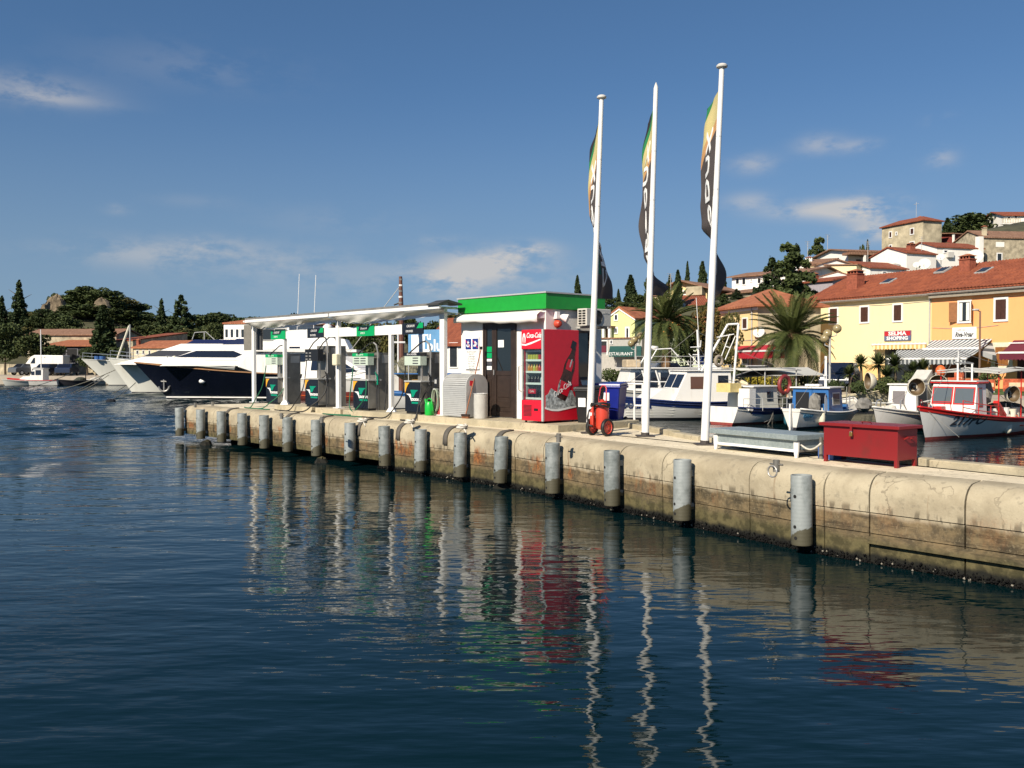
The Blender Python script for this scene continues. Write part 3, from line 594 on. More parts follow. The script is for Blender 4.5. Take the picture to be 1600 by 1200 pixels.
text('lettering', 'Coca-Cola', .155, M_paper, hd_, ((f0+f1)/2+.06, fv-.012, fz1-.13), FR, shear=.35, sx=.68, off=.003)
m = MB(); m.lathe([(.03,0),(.05,.06),(.045,.12),(.055,.17)], (0,0,0), 8); 
m = MB(); m.prism([(f0+.02, fz1-.30),(f0+.15,fz1-.31),(f0+.32,fz1-.27),(f1-.05,fz1-.20),(f1-.05,fz1-.225),(f0+.32,fz1-.31),(f0+.15,fz1-.345),(f0+.02,fz1-.335)], fv-.0135, fv-.008, 'y'); m.build('white_swoosh', M_paper, hd_)
m = MB(); m.prism([(f0+.05,fz1-.28),(f0+.04,fz1-.18),(f0+.06,fz1-.10),(f0+.09,fz1-.07),(f0+.12,fz1-.10),(f0+.14,fz1-.18),(f0+.13,fz1-.28),(f0+.11,fz1-.28),(f0+.11,fz1-.18),(f0+.09,fz1-.13),(f0+.07,fz1-.18),(f0+.07,fz1-.28)], fv-.0135, fv-.008, 'y'); m.build('white_bottle_mark', M_paper, hd_)
gr = MB()
for i in range(9): gr.box(f0+.07, f0+.32, fv-.012, fv+.0, fz0+.10+i*.028, fz0+.115+i*.028)
gr.build('vent_grille', mat('vent_dark', (.10,.012,.016), .5), ft_)
MB().box(f0+.40, f0+.52, fv-.012, fv, fz0+.22, fz0+.27).build('badge', M_black, ft_)
for u_ in (f0+.06, f1-.08):
    for v_ in (fv+.08, fb-.1): MB().cyl((u_, v_, PL), (u_, v_, fz0+.01), .025, n=8).build('foot', M_black, fg)
MB().tube([(f0+.0, fv-.01, fz0+.62), (f0-.035, fv-.05, fz0+.66), (f0-.035, fv-.05, fz0+1.16), (f0+.0, fv-.01, fz0+1.2)], .014).build('handle', M_steel, fg)
gm = bpy.data.materials.new('clear_glass'); gm.use_nodes = True; t = gm.node_tree; t.nodes.clear()
tr = N(t, 'ShaderNodeBsdfTransparent'); gl = N(t, 'ShaderNodeBsdfGlossy', i_Roughness=.02); fr_ = N(t, 'ShaderNodeValue'); fr_.outputs[0].default_value = .07; mx = N(t, 'ShaderNodeMixShader'); ou = N(t, 'ShaderNodeOutputMaterial')
tr.inputs[0].default_value = (.86,.92,.90,1); t.links.new(fr_.outputs[0], mx.inputs[0]); t.links.new(tr.outputs[0], mx.inputs[1]); t.links.new(gl.outputs[0], mx.inputs[2]); t.links.new(mx.outputs[0], ou.inputs[0])
MB().box(f0+.032, f1-.047, fv+.012, fv+.022, fz0+.442, fz1-.422).build('glass_door', gm, fg)
shz = [fz0+.48, fz0+.80, fz0+1.05, fz0+1.30, fz0+1.50]
for z in shz:
    sh = MB().box(f0+.042, f1-.05, fv+.10, fb-.08, z-.012, z).build('shelf', M_alu, fg)
    MB().box(f0+.042, f1-.05, fv+.085, fv+.098, z-.025, z+.018).build('price_rail', M_paper, sh)
# side picture: bottle in ice
pc = MB().box(f1+.0005, f1+.004, fv+.06, fb-.005, fz0+.01, fz1-.01).build('side_picture', M_red, fg)
def shape(name, pts, mm, lift, par=None): return MB().prism(pts, f1+lift, f1+lift+.003, 'x').build(name, mm, par or pc)
M_ice = mat('ice_print', (.42,.45,.45), .5, var=.55, sc=16)
M_cola = mat('bottle_print', (.055,.018,.014), .25, var=.5, sc=8)
vx = lambda f: fv+.06+(fb-fv-.065)*f; zx = lambda f: fz0+(fz1-fz0)*f
shape('ice', [(vx(a), zx(b_)) for a, b_ in ((.02,.15),(.25,.125),(.55,.12),(.8,.14),(.98,.17),(.99,.24),(.95,.28),(.88,.25),(.80,.33),(.6,.33),(.35,.31),(.18,.36),(.1,.30),(.02,.28))], M_ice, .0045)
def bot(axis0, axis1, ws): # silhouette along a tilted axis
    a, b_ = Vector(axis0), Vector(axis1); dd = b_-a; n = Vector((-dd.y, dd.x)).normalized(); L_, R_ = [], []
    for t_, w_ in ws: q = a+dd*t_; L_.append(tuple(q+n*w_)); R_.append(tuple(q-n*w_))
    return L_+R_[::-1]
b0, b1 = (vx(.47), zx(.235)), (vx(.86), zx(.80))
shape('bottle', bot(b0, b1, [(0,.13),(.12,.17),(.3,.19),(.42,.155),(.5,.15),(.62,.16),(.74,.13),(.85,.075),(.95,.055),(1,.06)]), M_cola, .006)
shape('bottle_label', bot(b0, b1, [(.10,.165),(.30,.185),(.33,.18)]), M_red, .008); shape('bottle_label', bot(b0, b1, [(.56,.09),(.66,.1),(.76,.08)]), M_red, .008)
shape('bottle_shine', bot((b0[0]-.10, b0[1]+.17), (b0[0]-.02, b0[1]+.42), [(0,.018),(.5,.028),(1,.012)]), M_ice, .009); shape('bottle_shine', bot((b1[0]-.14, b1[1]-.42), (b1[0]-.06, b1[1]-.24), [(0,.014),(.5,.024),(1,.01)]), M_ice, .009)
shape('bottle_cap', bot((vx(.81), zx(.79)), (vx(.87), zx(.875)), [(0,.062),(.1,.068),(1,.066)]), M_blackp, .008)
text('bottle_lettering', 'Coca-Cola', .17, M_paper, pc, (f1+.012, vx(.50), zx(.345)), (math.pi/2, R(-28), math.pi/2), shear=.3, sx=.8)
shape('white_wave', [(vx(a), zx(b_)) for a, b_ in ((.0,.155),(.2,.13),(.4,.125),(.7,.145),(1.,.16),(1.,.145),(.7,.125),(.4,.105),(.2,.11),(.0,.135))], M_paper, .0075)
# bottles and cans on the shelves
M_bt = [mat('drink_'+n, c, .25, var=.1, sc=20) for n, c in (('cola', (.03,.01,.008)), ('orange', (.65,.25,.02)), ('lemon', (.55,.50,.06)), ('water', (.45,.55,.60)), ('redcan', (.55,.03,.03)))]
rowspec = [(0, .25, 5, [0,0,0,0,3], 'cola and water bottle on the bottom shelf of the fridge'), (1, .17, 6, [0,0,0,0,3,3], 'small bottle on the second lowest shelf of the fridge'), (2, .16, 7, [1,1,2,1,4,4,4], 'orange drink on the middle shelf of the fridge'), (3, .12, 7, [2,2,2,2,4,4,4], 'can on the second highest shelf of the fridge'), (4, .15, 6, [2,0,2,0,2,2], 'bottle on the top shelf of the fridge')]
protoB = {}
for si, h_, n_, cols, lab in rowspec:
    for j in range(n_):
        u_ = f0+.085+(f1-f0-.17)*j/(n_-1); ci = cols[j]; key = (ci, h_)
        w_ = .034
        if key not in protoB:
            b_ = MB(); b_.lathe([(w_,0),(w_,h_*.6),(w_*.8,h_*.72),(w_*.35,h_*.86),(w_*.35,h_)] if h_ > .13 else [(w_,0),(w_,h_*.95),(w_*.8,h_)], n=8)
            o = b_.build('drink_bottle', M_bt[ci], smooth='auto'); protoB[key] = o
        else: o = protoB[key].copy(); COL.objects.link(o)
        o.location = KL(u_, fv+.15, shz[si]); o.rotation_euler = (0,0,ROT_L); tag(o, '%s, %s from the left on the %s shelf of the drinks fridge' % (['dark cola bottle','orange drink bottle','yellow lemon drink','clear water bottle','red drink can'][ci], ['first','second','third','fourth','fifth','sixth','seventh'][j], ['bottom','second lowest','middle','second highest','top'][si]), 'bottle', 'drinks on the fridge shelves')
cr = thing('drink_crate', 'red wrapped pack of cola bottles on the bottom fridge shelf', 'crate', KL(f0+.24, fv+.14, shz[0]), ROT_L)
MB().box(-.13, .10, -.045, -.03, .10, .20).build('wrap', M_red, cr); text('lettering', 'Cola', .07, M_paper, cr, (-.015,-.047,.15), FR)
# made-up dark red board, standing in for the red reflection in the side glass
bd = MB(); a = ku(904, 660, f1-.05); 
bd.prism([(.54, PL), (1.0, PL), (.62, PL+.9), (.54, PL+1.1)], f1-.09, f1-.05, 'x'); o = bd.build('red_reflection_board', mat('reflected_red', (.30,.03,.02), .5)); o.location = KL(0,0,0); o.rotation_euler = (0,0,ROT_L); tag(o, 'made-up dark red board behind the fridge, standing in for a reflection in the side glass', 'board')
# ---------------- roller shutter cabinet, bin, broom
sc_ = thing('shutter_cabinet', 'grey round topped cabinet with a ribbed roller shutter', 'cabinet', KL(0,0,0), ROT_L)
s0 = kv(692, 650, -.52)[0]; s1 = kv(729, 650, -.52)[0]; sv0, sv1 = -.52, .12; stp = kv(710, 585, -.52)[1]
def arch(x0, x1, z0, z1, r_):
    pts = [(x0, z0)]
    for i in range(7): an = math.pi-math.pi/2*i/6; pts.append((x0+r_+r_*math.cos(an), z1-r_+r_*math.sin(an)))
    for i in range(7): an = math.pi/2-math.pi/2*i/6; pts.append((x1-r_+r_*math.cos(an), z1-r_+r_*math.sin(an)))
    pts.append((x1, z0)); return pts
# the arched profile runs front to back: shutter curves over the top
prof = arch(sv0, sv1, PL+.02, stp, .27)
MB().prism(prof, s0+.03, s1-.03, 'x').build('body', M_greyp, sc_, smooth='auto')
for u_ in (s0, s1-.03): MB().prism([(y*1.0+(y-(sv0+sv1)/2)*.03, z+(.008 if z > 2 else 0)) for y, z in prof], u_, u_+.03, 'x').build('side_panel', M_alu, sc_)
nsl = 30; shm = MB()
for i in range(nsl):
    z = PL+.04+i*.044
    if z > stp-.27: break
    MB().box(s0+.032, s1-.032, sv0-.012, sv0-.002, z, z+.034).build('slat', M_alu, sc_)
for i in range(9):
    an = math.pi-R(5+i*10); y, z = sv0+.27+.275*math.cos(an), stp-.27+.275*math.sin(an)
    MB().cbox(((s0+s1)/2, y, z), (s1-s0-.065, .012, .030), (an-math.pi/2+math.pi/2+math.pi/2,0,0)).build('slat', M_alu, sc_)
MB().box(s1+.001, s1+.006, sv0+.10, sv0+.19, 2.05, 2.17).build('warning_label', M_red, sc_)
bn = thing('round_bin', 'pale grey cylindrical bin beside the brown kiosk door', 'bin', KL(*kl(P(752, 656, PL)), PL), ROT_L)
bu = kv(751, 650, -.35)[0]; bn.location = KL(bu, -.35, PL)
bz = kv(751, 615, -.35)[1]-PL
m = MB(); m.lathe([(.155,0),(.16,.02),(.162,bz-.02),(.165,bz),(.145,bz),(.14,bz-.08),(0,bz-.08)], n=20); m.build('drum', mat('bin_grey', (.50,.49,.45), .6, var=.08), bn, smooth='auto')
MB().torus((0,0,bz), .162, .010, 'z', 20, 6).build('rim', M_alu, bn)
br = thing('broom', 'long wooden broom leaning on the shutter cabinet', 'broom', KL(0,0,0), ROT_L)
a = kv(728, 657, -.62); b_ = kv(751, 544, .0); MB().cyl((a[0], -.62, PL+.10), (b_[0], .02, b_[1]), .014, n=7).build('handle', mat('broom_wood', (.34,.13,.06), .5), br)
m = MB(); m.box(a[0]-.13, a[0]+.13, -.66, -.60, PL+.05, PL+.10); m.build('head', M_wood, br); MB().box(a[0]-.12, a[0]+.12, -.65, -.61, PL, PL+.05).build('bristles', M_rust, br)
MB().box(b_[0]-.03, b_[0]+.03, -.01, .03, b_[1]-.03, b_[1]+.04).build('grip', M_black, br)
# ---------------- canopy
cn = thing('pump_canopy', 'white awning canopy over the fuel pumps with a sagging fabric underside', 'canopy', KL(0,0,0), ROT_L)
PV = -.25
posts = [(397, .075), (529, .078), (693, .09)]
CZ = 3.95
for px, r_ in posts:
    u_ = kv(px, 600, PV)[0]; zt_ = CZ-.03
    MB().box(u_-r_, u_+r_, PV-r_*.6, PV+r_*.6, PL, zt_).build('post', M_white, cn, bevel=.008)
    MB().box(u_-r_-.06, u_+r_+.06, PV-.11, PV+.11, PL, PL+.018).build('base_plate', M_white, cn)
CV = -.62; cu0 = kv(382, 500, CV)[0]; cu1 = kv(686, 476, CV)[0]; cm = kv(513, 490, CV)[0]
def cz(u): return (kv(382,500,CV)[1]*(cu1-u)+kv(684,476,CV)[1]*(u-cu0))/(cu1-cu0)
CZ = cz((cu0+cu1)/2)-.02
F6 = [(3,2,1,0),(4,5,6,7),(0,1,5,4),(1,2,6,5),(2,3,7,6),(3,0,4,7)]
def beam(a, b_, v0, v1, d0, d1): return [(a,v0,cz(a)+d0),(b_,v0,cz(b_)+d0),(b_,v1,cz(b_)+d0),(a,v1,cz(a)+d0),(a,v0,cz(a)+d1),(b_,v0,cz(b_)+d1),(b_,v1,cz(b_)+d1),(a,v1,cz(a)+d1)]
for si, (a, b_) in enumerate(((cu0, cm-.03), (cm+.03, cu1))):
    MB().add(beam(a, b_, CV, CV+.07, -.095, -.005), F6).build('front_bar', M_white, cn, bevel=.008)
    rows = []; rows2 = []
    for i in range(41):
        t_ = i/40; u_ = a+(b_-a)*t_
        drop = .04+(.15 if si == 0 else .165)*(t_/.14 if t_ < .14 else ((1-t_)/.86)**.75)*(1+.16*math.sin(t_*23+si)+.10*math.sin(t_*51))
        rows.append([(u_, CV+.004+.16*s_+.035*math.sin(t_*30+s_*4)*s_, cz(u_)-.105-drop*s_**.8) for s_ in (0,.2,.4,.6,.8,1)])
        rows2.append([(u_, CV+.16+.9*s_, cz(u_)-.105-drop*(1-.6*s_)-.05*math.sin(math.pi*s_)) for s_ in (0,.25,.5,.75,1)])
    MB().grid(rows).build('fabric_swag', M_fabric, cn, smooth=True); MB().grid(rows2).build('fabric', M_canvas, cn, smooth=True)
a, b_ = cu0-.02, cu1+.02
MB().add(beam(a, b_, CV+.02, CV+.26, .0, .055), F6).build('cassette', mat('grey_sheet', (.18,.175,.165), .6, var=.15), cn)
for px in (397, 529, 693):
    u_ = min(kv(px,600,PV)[0], cu1-.1); MB().box(u_-.04, u_+.04, CV+.02, .6, cz(u_)-.07, cz(u_)-.02).build('roof_beam', M_white, cn)
u5 = kv(693, 600, PV)[0]
MB().prism([(CV-.05, CZ+.06), (CV+.25, CZ+.16), (.05, CZ+.08), (.05, CZ+.04), (CV+.25, CZ+.11), (CV-.05, CZ+.02)], u5-.12, u5+.36, 'x').build('end_cap', mat('dark_sheet', (.05,.05,.045), .5), cn)
# hanging grey panel at the sea end
hp = thing('hanging_panel', 'flat dark grey panel hung under the sea end of the canopy', 'panel', KL(0,0,0), ROT_L)
p0, z1 = kv(383, 508, -.05); p1, z0 = kv(409, 547, -.05); pm = kv(398.5, 520, -.05)[0]
MB().box(p0, pm, -.10, -.04, z0, z1).build('left_leaf', mat('brown_grey_sheet', (.20,.185,.155), .6), hp); MB().box(pm+.01, p1, -.07, -.01, z0, z1).build('right_leaf', mat('dark_grey_sheet', (.06,.06,.06), .6), hp)
# sign beam
sbm_ = thing('sign_beam', 'long white sign beam with four fuel name panels above the pumps', 'sign', KL(0,0,0), ROT_L)
SV = -.28; bu0 = kv(425, 520, SV)[0]; bu1 = kv(662, 512, SV)[0]; bz1 = (kv(440,516,SV)[1]+kv(600,509,SV)[1])/2; bz0 = (kv(460,529.5,SV)[1]+kv(610,522,SV)[1])/2
MB().box(bu0+.1, bu1-.1, SV+.01, SV+.08, bz0, bz1).build('beam', M_white, sbm_)
for px, r_ in ((443, .05), (609, .06)):
    u_ = kv(px, 600, SV)[0]; MB().box(u_-r_, u_+r_, SV+.0, SV+.1, PL, bz0+.01).build('post', M_white, sbm_, bevel=.006)
    MB().lathe([(.17,0),(.16,.02),(.06,.14)], (u_, SV+.05, PL), 4).build('foot', M_white, sbm_)
for (x0, x1, g, word) in ((424,446,1,'SUPER 95'), (481,506,0,'PLAVI DIZEL'), (558,585,1,'SUPER 95'), (629,662,0,'EURODIZEL')):
    a, b_ = kv(x0, 520, SV)[0], kv(x1, 520, SV)[0]; mm = M_signg if g else M_blackp
    pn = MB().box(a, b_, SV-.02, SV+.008, bz0-.01, bz1+.02).build('name_panel', mm, sbm_)
    hz = (bz0+bz1)/2; w_ = b_-a
    m = MB(); m.prism([(a+w_*.1, hz+.01), (a+w_*.66, hz+.01), (a+w_*.78, bz1-.01), (a+w_*.17, bz1-.01)], SV-.024, SV-.019, 'y'); m.build('dark_flash', M_blackp, pn)
    if not g: MB().prism([(a+w_*.70, hz+.01), (b_, hz+.01), (b_, bz1+.02), (a+w_*.84, bz1+.02)], SV-.024, SV-.019, 'y').build('green_flash', M_signg, pn)
    text('lettering', 'CRODUX', .085, M_paper, pn, (a+w_*.42, SV-.026, hz+.07), FR, shear=.2, sx=w_/.95)
    text('lettering', word, .075, M_paper, pn, (a+w_*.36, SV-.022, hz-.06), FR, shear=.15, sx=w_/1.15)
# white meter box on the middle canopy post
u_ = kv(532, 600, PV)[0]; mbx = thing('meter_box', 'cream plastic meter box on the middle canopy post', 'meter box', KL(u_, PV-.12, 0), ROT_L)
z1 = kv(529, 553, PV)[1]; z0 = kv(529, 571, PV)[1]
MB().box(-.10, .14, -.10, .06, z0, z1).build('case', mat('cream_plastic', (.66,.62,.45), .5), mbx, bevel=.03)
# ---------------- fuel pumps
def pump(px_l, px_m, label, green, dual=False, wide=.46):
    u0 = kv(px_l, 620, -.45)[0]; u1 = kv(px_m, 620, -.45)[0]; w_ = u1-u0
    p = thing('fuel_pump', label, 'fuel pump', KL(u0, -.45, PL), ROT_L, 'fuel pumps under the canopy')
    MB().box(.02, w_-.02, .03, .36, 0, .06).build('base', M_black, p)
    cab = MB().box(.012, w_, .012, .26, .06, .80).build('lower_cabinet', M_steeld, p, bevel=.006)
    fp = MB().box(0, w_-.012, 0, .012, .06, .80).build('front_panel', M_blackp, p)
    MB().box(-.02, w_+.05, -.02, .40, .805, .84).build('shelf', M_greyp, p)
    def fl(name, pts, mm, y=-.003): return MB().prism([(x*w_, .06+z*.74) for x, z in pts], y-.003, y+.0025, 'y').build(name, mm, fp)
    fl('orange_leaf', [(0,.98),(.30,.98),(.18,.90),(.10,.80),(.03,.66),(0,.62)], M_orange)
    fl('teal_flag', [(.36,.74),(.86,.74),(.70,.66),(.58,.52),(.56,.50),(.40,.50),(.43,.60)], M_teal); fl('white_flag', [(.08,.60),(.36,.60),(.40,.50),(.42,.34),(.36,.44),(.26,.54)], M_paper); fl('teal_bar', [(.44,.335),(.96,.335),(.96,.27),(.44,.27)], M_teal)
    text('lettering', 'CRODUX', .085, M_paper, fp, (.70*w_, -.005, .06+.41*.74), FR, sx=w_/.62, off=.004)
    ch = 1.56 if not dual else 1.78; cw = (.05, w_-.02)
    colm = MB().box(cw[0], cw[1], .36, .80 if not dual else .95, 0, ch).build('column', M_steeld, p, bevel=.008)
    MB().box(cw[1]+.002, cw[1]+.008, .45, .76, ch-.28, ch-.06).build('service_plate', M_steel, colm)
    for v_ in (.29, .34): MB().box(w_-.05, w_-.01, v_-.02, v_, .0, ch-.2).build('side_rail', M_steel, p)
    dz0, dz1 = (1.22, 1.54) if not dual else (1.34, 1.68)
    if dual:
        ds = MB().box(.02, w_+.03, -.02, .16, dz0, dz1).build('display', M_black, p, bevel=.01)
        for i in range(2):
            for j in range(3): MB().box(.07+i*.2, .18+i*.2, -.025, -.018, dz0+.04+j*.09, dz0+.06+j*.09).build('readout', M_greyp, ds)
    else:
        ds = MB().box(0, w_+.02, -.02, .18, dz0, dz1).build('display', M_display, p, bevel=.006)
        MB().box(-.003, w_+.023, -.024, .183, dz1-.085, dz1+.003).build('header', M_signg if green else M_blackp, ds)
        text('lettering', 'SUPER 95' if green else 'EURODIZEL', .06, M_paper, ds, (w_/2, -.026, dz1-.043), FR, sx=w_/.5)
        for i in range(2 if px_l > 540 and green else 1):
            for j in range(3):
                x0 = w_*(.55 if i == 0 else .12); MB().box(x0, x0+w_*.34, -.026, -.019, dz0+.04+j*.066, dz0+.065+j*.066).build('readout', M_text, ds)
    MB().box(w_-.10, w_-.06, .08, .12, .84, dz0+.01).build('display_stand', M_steel, p)
    MB().box(w_-.10, w_-.06, .16, .45, dz1-.1, dz1-.05).build('display_arm', M_steel, p)
    hm = M_hoseg if green else M_rubber
    # hose mast, nozzle and hoses
    for s_, nx in enumerate((w_+.02, w_+.12)[:2 if dual else 1]):
        my = .30+.26*s_*(1 if dual else 0)
        MB().tube([(nx, my, .95), (nx, my, ch+.02), (nx-.02, my-.03, ch+.20), (nx-.08, my-.08, ch+.27)], .022, 7).build('hose_mast', M_steel, p)
        MB().tube([(nx-.08, my-.08, ch+.27), (nx-.16, my-.16, ch+.24), (nx-.30, my-.28, ch+.08), (nx-.42, my-.36, dz1-.02)], .018, 7).build('hose', M_rubber if not green or dual else M_rubber, p)
        nz_ = MB().tube([(nx+.02, my-.02, .70), (nx+.02, my-.03, .92), (nx+.02, my-.10, 1.04)], [.03, .028, .012], 7).build('nozzle', M_black if not green else M_teal, p)
        MB().tube([(nx+.02, my-.05, .74), (nx+.02, my-.10, .82), (nx+.02, my-.06, .92)], .008, 5).build('trigger', M_steel, nz_)
    return p, u0, w_
def hose(p, pts, mm, r=.017): # smooth curve through points, in pump coordinates
    pts = [Vector(q) for q in pts]; out = []
    for i in range(len(pts)-1):
        a, b_, c_, d_ = pts[max(i-1,0)], pts[i], pts[i+1], pts[min(i+2, len(pts)-1)]
        for k in range(5):
            t = k/5; out.append(.5*((2*b_)+(c_-a)*t+(2*a-5*b_+4*c_-d_)*t*t+(3*b_-a-3*c_+d_)*t**3))
    out.append(pts[-1]); return MB().tube(out, r, 6).build('hose', mm, p, smooth=True)
GZ = DECK-PL+.02
p1, a1, w1 = pump(416, 434, 'leftmost fuel pump with a green topped pale display and green hoses', True)
hose(p1, [(.02,-.01,1.2),(0,-.05,.9),(-.10,-.10,.5),(-.35,-.18,.16),(-.6,-.24,GZ),(-.9,-.3,GZ)], M_hoseg); hose(p1, [(w1+.04,.26,.7),(w1+.06,.2,.55),(w1+.02,.05,.3),(w1-.2,-.15,.06),(w1-.5,-.3,GZ),(-.6,-.42,GZ),(.6,-.46,GZ),(1.0,-.40,GZ)], M_hoseg)
p2, a2, w2 = pump(477, 497, 'fuel pump with a black display and two black hoses', False, True)
hose(p2, [(.05,.02,1.34),(0,.0,.9),(-.05,-.06,.5),(-.3,-.16,.12),(-.55,-.26,GZ),(-1.2,-.36,GZ)], M_rubber); hose(p2, [(w2+.04,.26,.75),(w2+.10,.2,.5),(w2+.05,.05,.25),(w2-.1,-.14,.06),(w2-.4,-.30,GZ),(-.8,-.42,GZ)], M_rubber, .02)
hose(p2, [(w2+.1,.3,1.0),(w2+.0,.2,.88),(w2-.03,.1,.82)], M_rubber)
p3, a3, w3 = pump(552, 575, 'fuel pump with a green topped display and steel back, third from the left', True)
hose(p3, [(.02,-.01,1.2),(.0,-.05,.8),(-.04,-.08,.4),(.0,-.12,.10),(.2,-.16,-.02),(.38,-.12,.06),(w3-.04,-.06,.4),(w3-.05,-.02,.82)], M_hoseg); hose(p3, [(.15,-.16,GZ),(-.5,-.38,GZ),(-1.0,-.36,GZ),(-.3,-.46,GZ),(.9,-.42,GZ),(1.1,-.36,GZ)], M_hoseg)
hose(p3, [(w3+.06,.55,.75),(w3+.1,.5,.4),(w3+.12,.45,.12),(w3+.2,.4,0.02)], M_rubber)
p4, a4, w4 = pump(633, 657, 'rightmost fuel pump with a black topped pale display, beside the green can', False)
hose(p4, [(.0,.02,1.3),(-.02,.0,.9),(-.05,-.05,.5),(-.2,-.14,.2),(-.5,-.24,GZ+.03),(-.9,-.34,GZ),(-1.4,-.40,GZ)], M_rubber); hose(p4, [(w4+.02,.26,.72),(w4+.04,.1,.5),(w4+.03,-.08,.2),(w4+.04,-.2,GZ+.04),(w4-.1,-.32,GZ),(w4-.3,-.40,GZ),(w4-.05,-.45,GZ)], M_rubber)
hose(p4, [(w4+.05,.0,.72),(w4+.09,-.1,.4),(w4+.1,-.22,GZ+.02),(w4+.0,-.3,GZ)], M_rubber)
# ---------------- watering can, red canister, hose coil, black box
u_ = kv(671, 640, -.5)[0]
wc = thing('green_can', 'bright green plastic can standing beside the rightmost pump', 'can', KL(u_, -.5, PL), ROT_L)
M_gcan = mat('bright_green_plastic', (.01,.42,.05), .35, var=.05)
m = MB(); m.lathe([(.10,0),(.115,.02),(.115,.26),(.09,.32),(.05,.34),(0,.34)], n=16); m.build('body', M_gcan, wc, smooth='auto')
MB().tube([(-.08,0,.30), (-.10,0,.38), (0,0,.42), (.08,0,.38), (.11,0,.28), (.12,0,.12)], .014).build('handle', M_gcan, wc); MB().tube([(-.10,0,.20), (-.15,0,.32), (-.17,0,.40)], [.03,.022,.02]).build('spout', M_gcan, wc)
cn2 = thing('red_canister', 'dull red canister behind the green can', 'canister', KL(u_+.10, -.22, PL), ROT_L)
m = MB(); m.lathe([(.11,0),(.11,.42),(.08,.48),(.03,.50),(.03,.56),(0,.56)], n=14); m.build('body', mat('dull_red', (.33,.03,.035), .5), cn2, smooth='auto'); MB().cyl((-.02,0,.56),(.06,0,.60),.015).build('valve', M_black, cn2)
hc = thing('hose_coil', 'coil of pale green garden hose hung on the right canopy post', 'hose', KL(u5-.18, PV-.08, 0), ROT_L)
zc = kv(687, 625, PV)[1]; m = MB()
for i in range(4):
    pts = [(.10*math.cos(a)*(1+.06*i), -.02*i, zc+.26*math.sin(a)*(1+.03*i)) for a in [2*math.pi*j/16 for j in range(17)]]; m.tube(pts, .013, 5, caps=False)
m.build('coil', mat('pale_hose', (.35,.42,.30), .5), hc, smooth=True); MB().box(-.03,.03,-.08,.05,zc+.25,zc+.29).build('hook', M_greyp, hc)
jb = thing('junction_box', 'small black junction box low on the right canopy post', 'junction box', KL(u5-.16, PV-.02, kv(686, 598, PV)[1]), ROT_L)
MB().box(-.09,.07,-.09,.03,-.10,.12).build('case', M_black, jb, bevel=.01); MB().box(-.05,.03,-.095,-.088,-.02,.08).build('cover', M_greyp, jb)
# ================================================================== FLAGPOLES AND BANNERS
def flag_mat(k0, k1):
    def b_(t, b):
        L = t.links.new; uv = N(t, 'ShaderNodeUVMap'); sp = N(t, 'ShaderNodeSeparateXYZ'); L(uv.outputs[0], sp.inputs[0]); x, s = sp.outputs[0], sp.outputs[1]
        b.inputs['Roughness'].default_value = .8
        e = math_(t, 'ADD', k0, math_(t, 'MULTIPLY', math_(t, 'POWER', x, 1.4), k1))   # lower edge of the orange leaf
        d = math_(t, 'SUBTRACT', s, e)
        def step(v, a): return math_(t, 'LESS_THAN', v, a)
        def mixc(f, a, c):
            m = N(t, 'ShaderNodeMix', data_type='RGBA'); L(f, m.inputs[0])
            for i, q in ((6, a), (7, c)):
                if isinstance(q, tuple): m.inputs[i].default_value = (*q, 1)
                else: L(q, m.inputs[i])
            return m.outputs[2]
        c = mixc(step(d, 0.), (.095,.080,.076), (.70,.38,.16)); c = mixc(step(d, -.055), c, (.76,.64,.28)); c = mixc(step(d, -.24), c, (.03,.26,.09)); c = mixc(step(d, -.31), c, (.03,.03,.03))
        # teal leaf near the foot
        q = math_(t, 'MULTIPLY', math_(t, 'LESS_THAN', math_(t, 'ABSOLUTE', math_(t, 'SUBTRACT', s, .80)), .06), step(x, .30)); c = mixc(q, c, (.0,.13,.09))
        L(c, b.inputs['Base Color'])
        tr = N(t, 'ShaderNodeBsdfTranslucent'); L(c, tr.inputs[0]); mx = N(t, 'ShaderNodeMixShader', i_0=.25); o = t.nodes['Material Output']
        L(b.outputs[0], mx.inputs[1]); L(tr.outputs[0], mx.inputs[2]); L(mx.outputs[0], o.inputs[0])
    return b_
def lerp(tab, x):
    for (a, va), (b_, vb) in zip(tab, tab[1:]):
        if x <= b_: t = max(0, (x-a)/(b_-a)); t = t*t*(3-2*t); return va+(vb-va)*t
    return tab[-1][1]
flagspec = [((921,677), (940,155), 180, 467, [(0,93),(.12,100.5),(.30,102),(.48,100),(.60,92),(.70,76),(.88,56),(1,62)], .78, .20, .30, 'first', .58, .16, 'leftmost white flagpole, beside the kiosk'),
            ((1008,682), (1025,138), 165, 462, [(0,93),(.2,98),(.4,102),(.56,101),(.74,93),(.84,78),(.93,54),(1,66)], .76, .24, .24, 'second', .52, .2, 'middle one of the three white flagpoles'),
            ((1101,695), (1128,107), 137, 467, [(0,93),(.14,99),(.3,101.5),(.48,100),(.60,92),(.68,76),(.84,65),(.95,70),(1,82)], .80, .18, .14, 'third', .52, .2, 'tallest white flagpole, beside the grey metal chest')]
flab = ['black banner with a yellow leaf on the leftmost flagpole', 'black banner with green and yellow edge on the middle flagpole', 'black banner with white letters on the tallest flagpole']
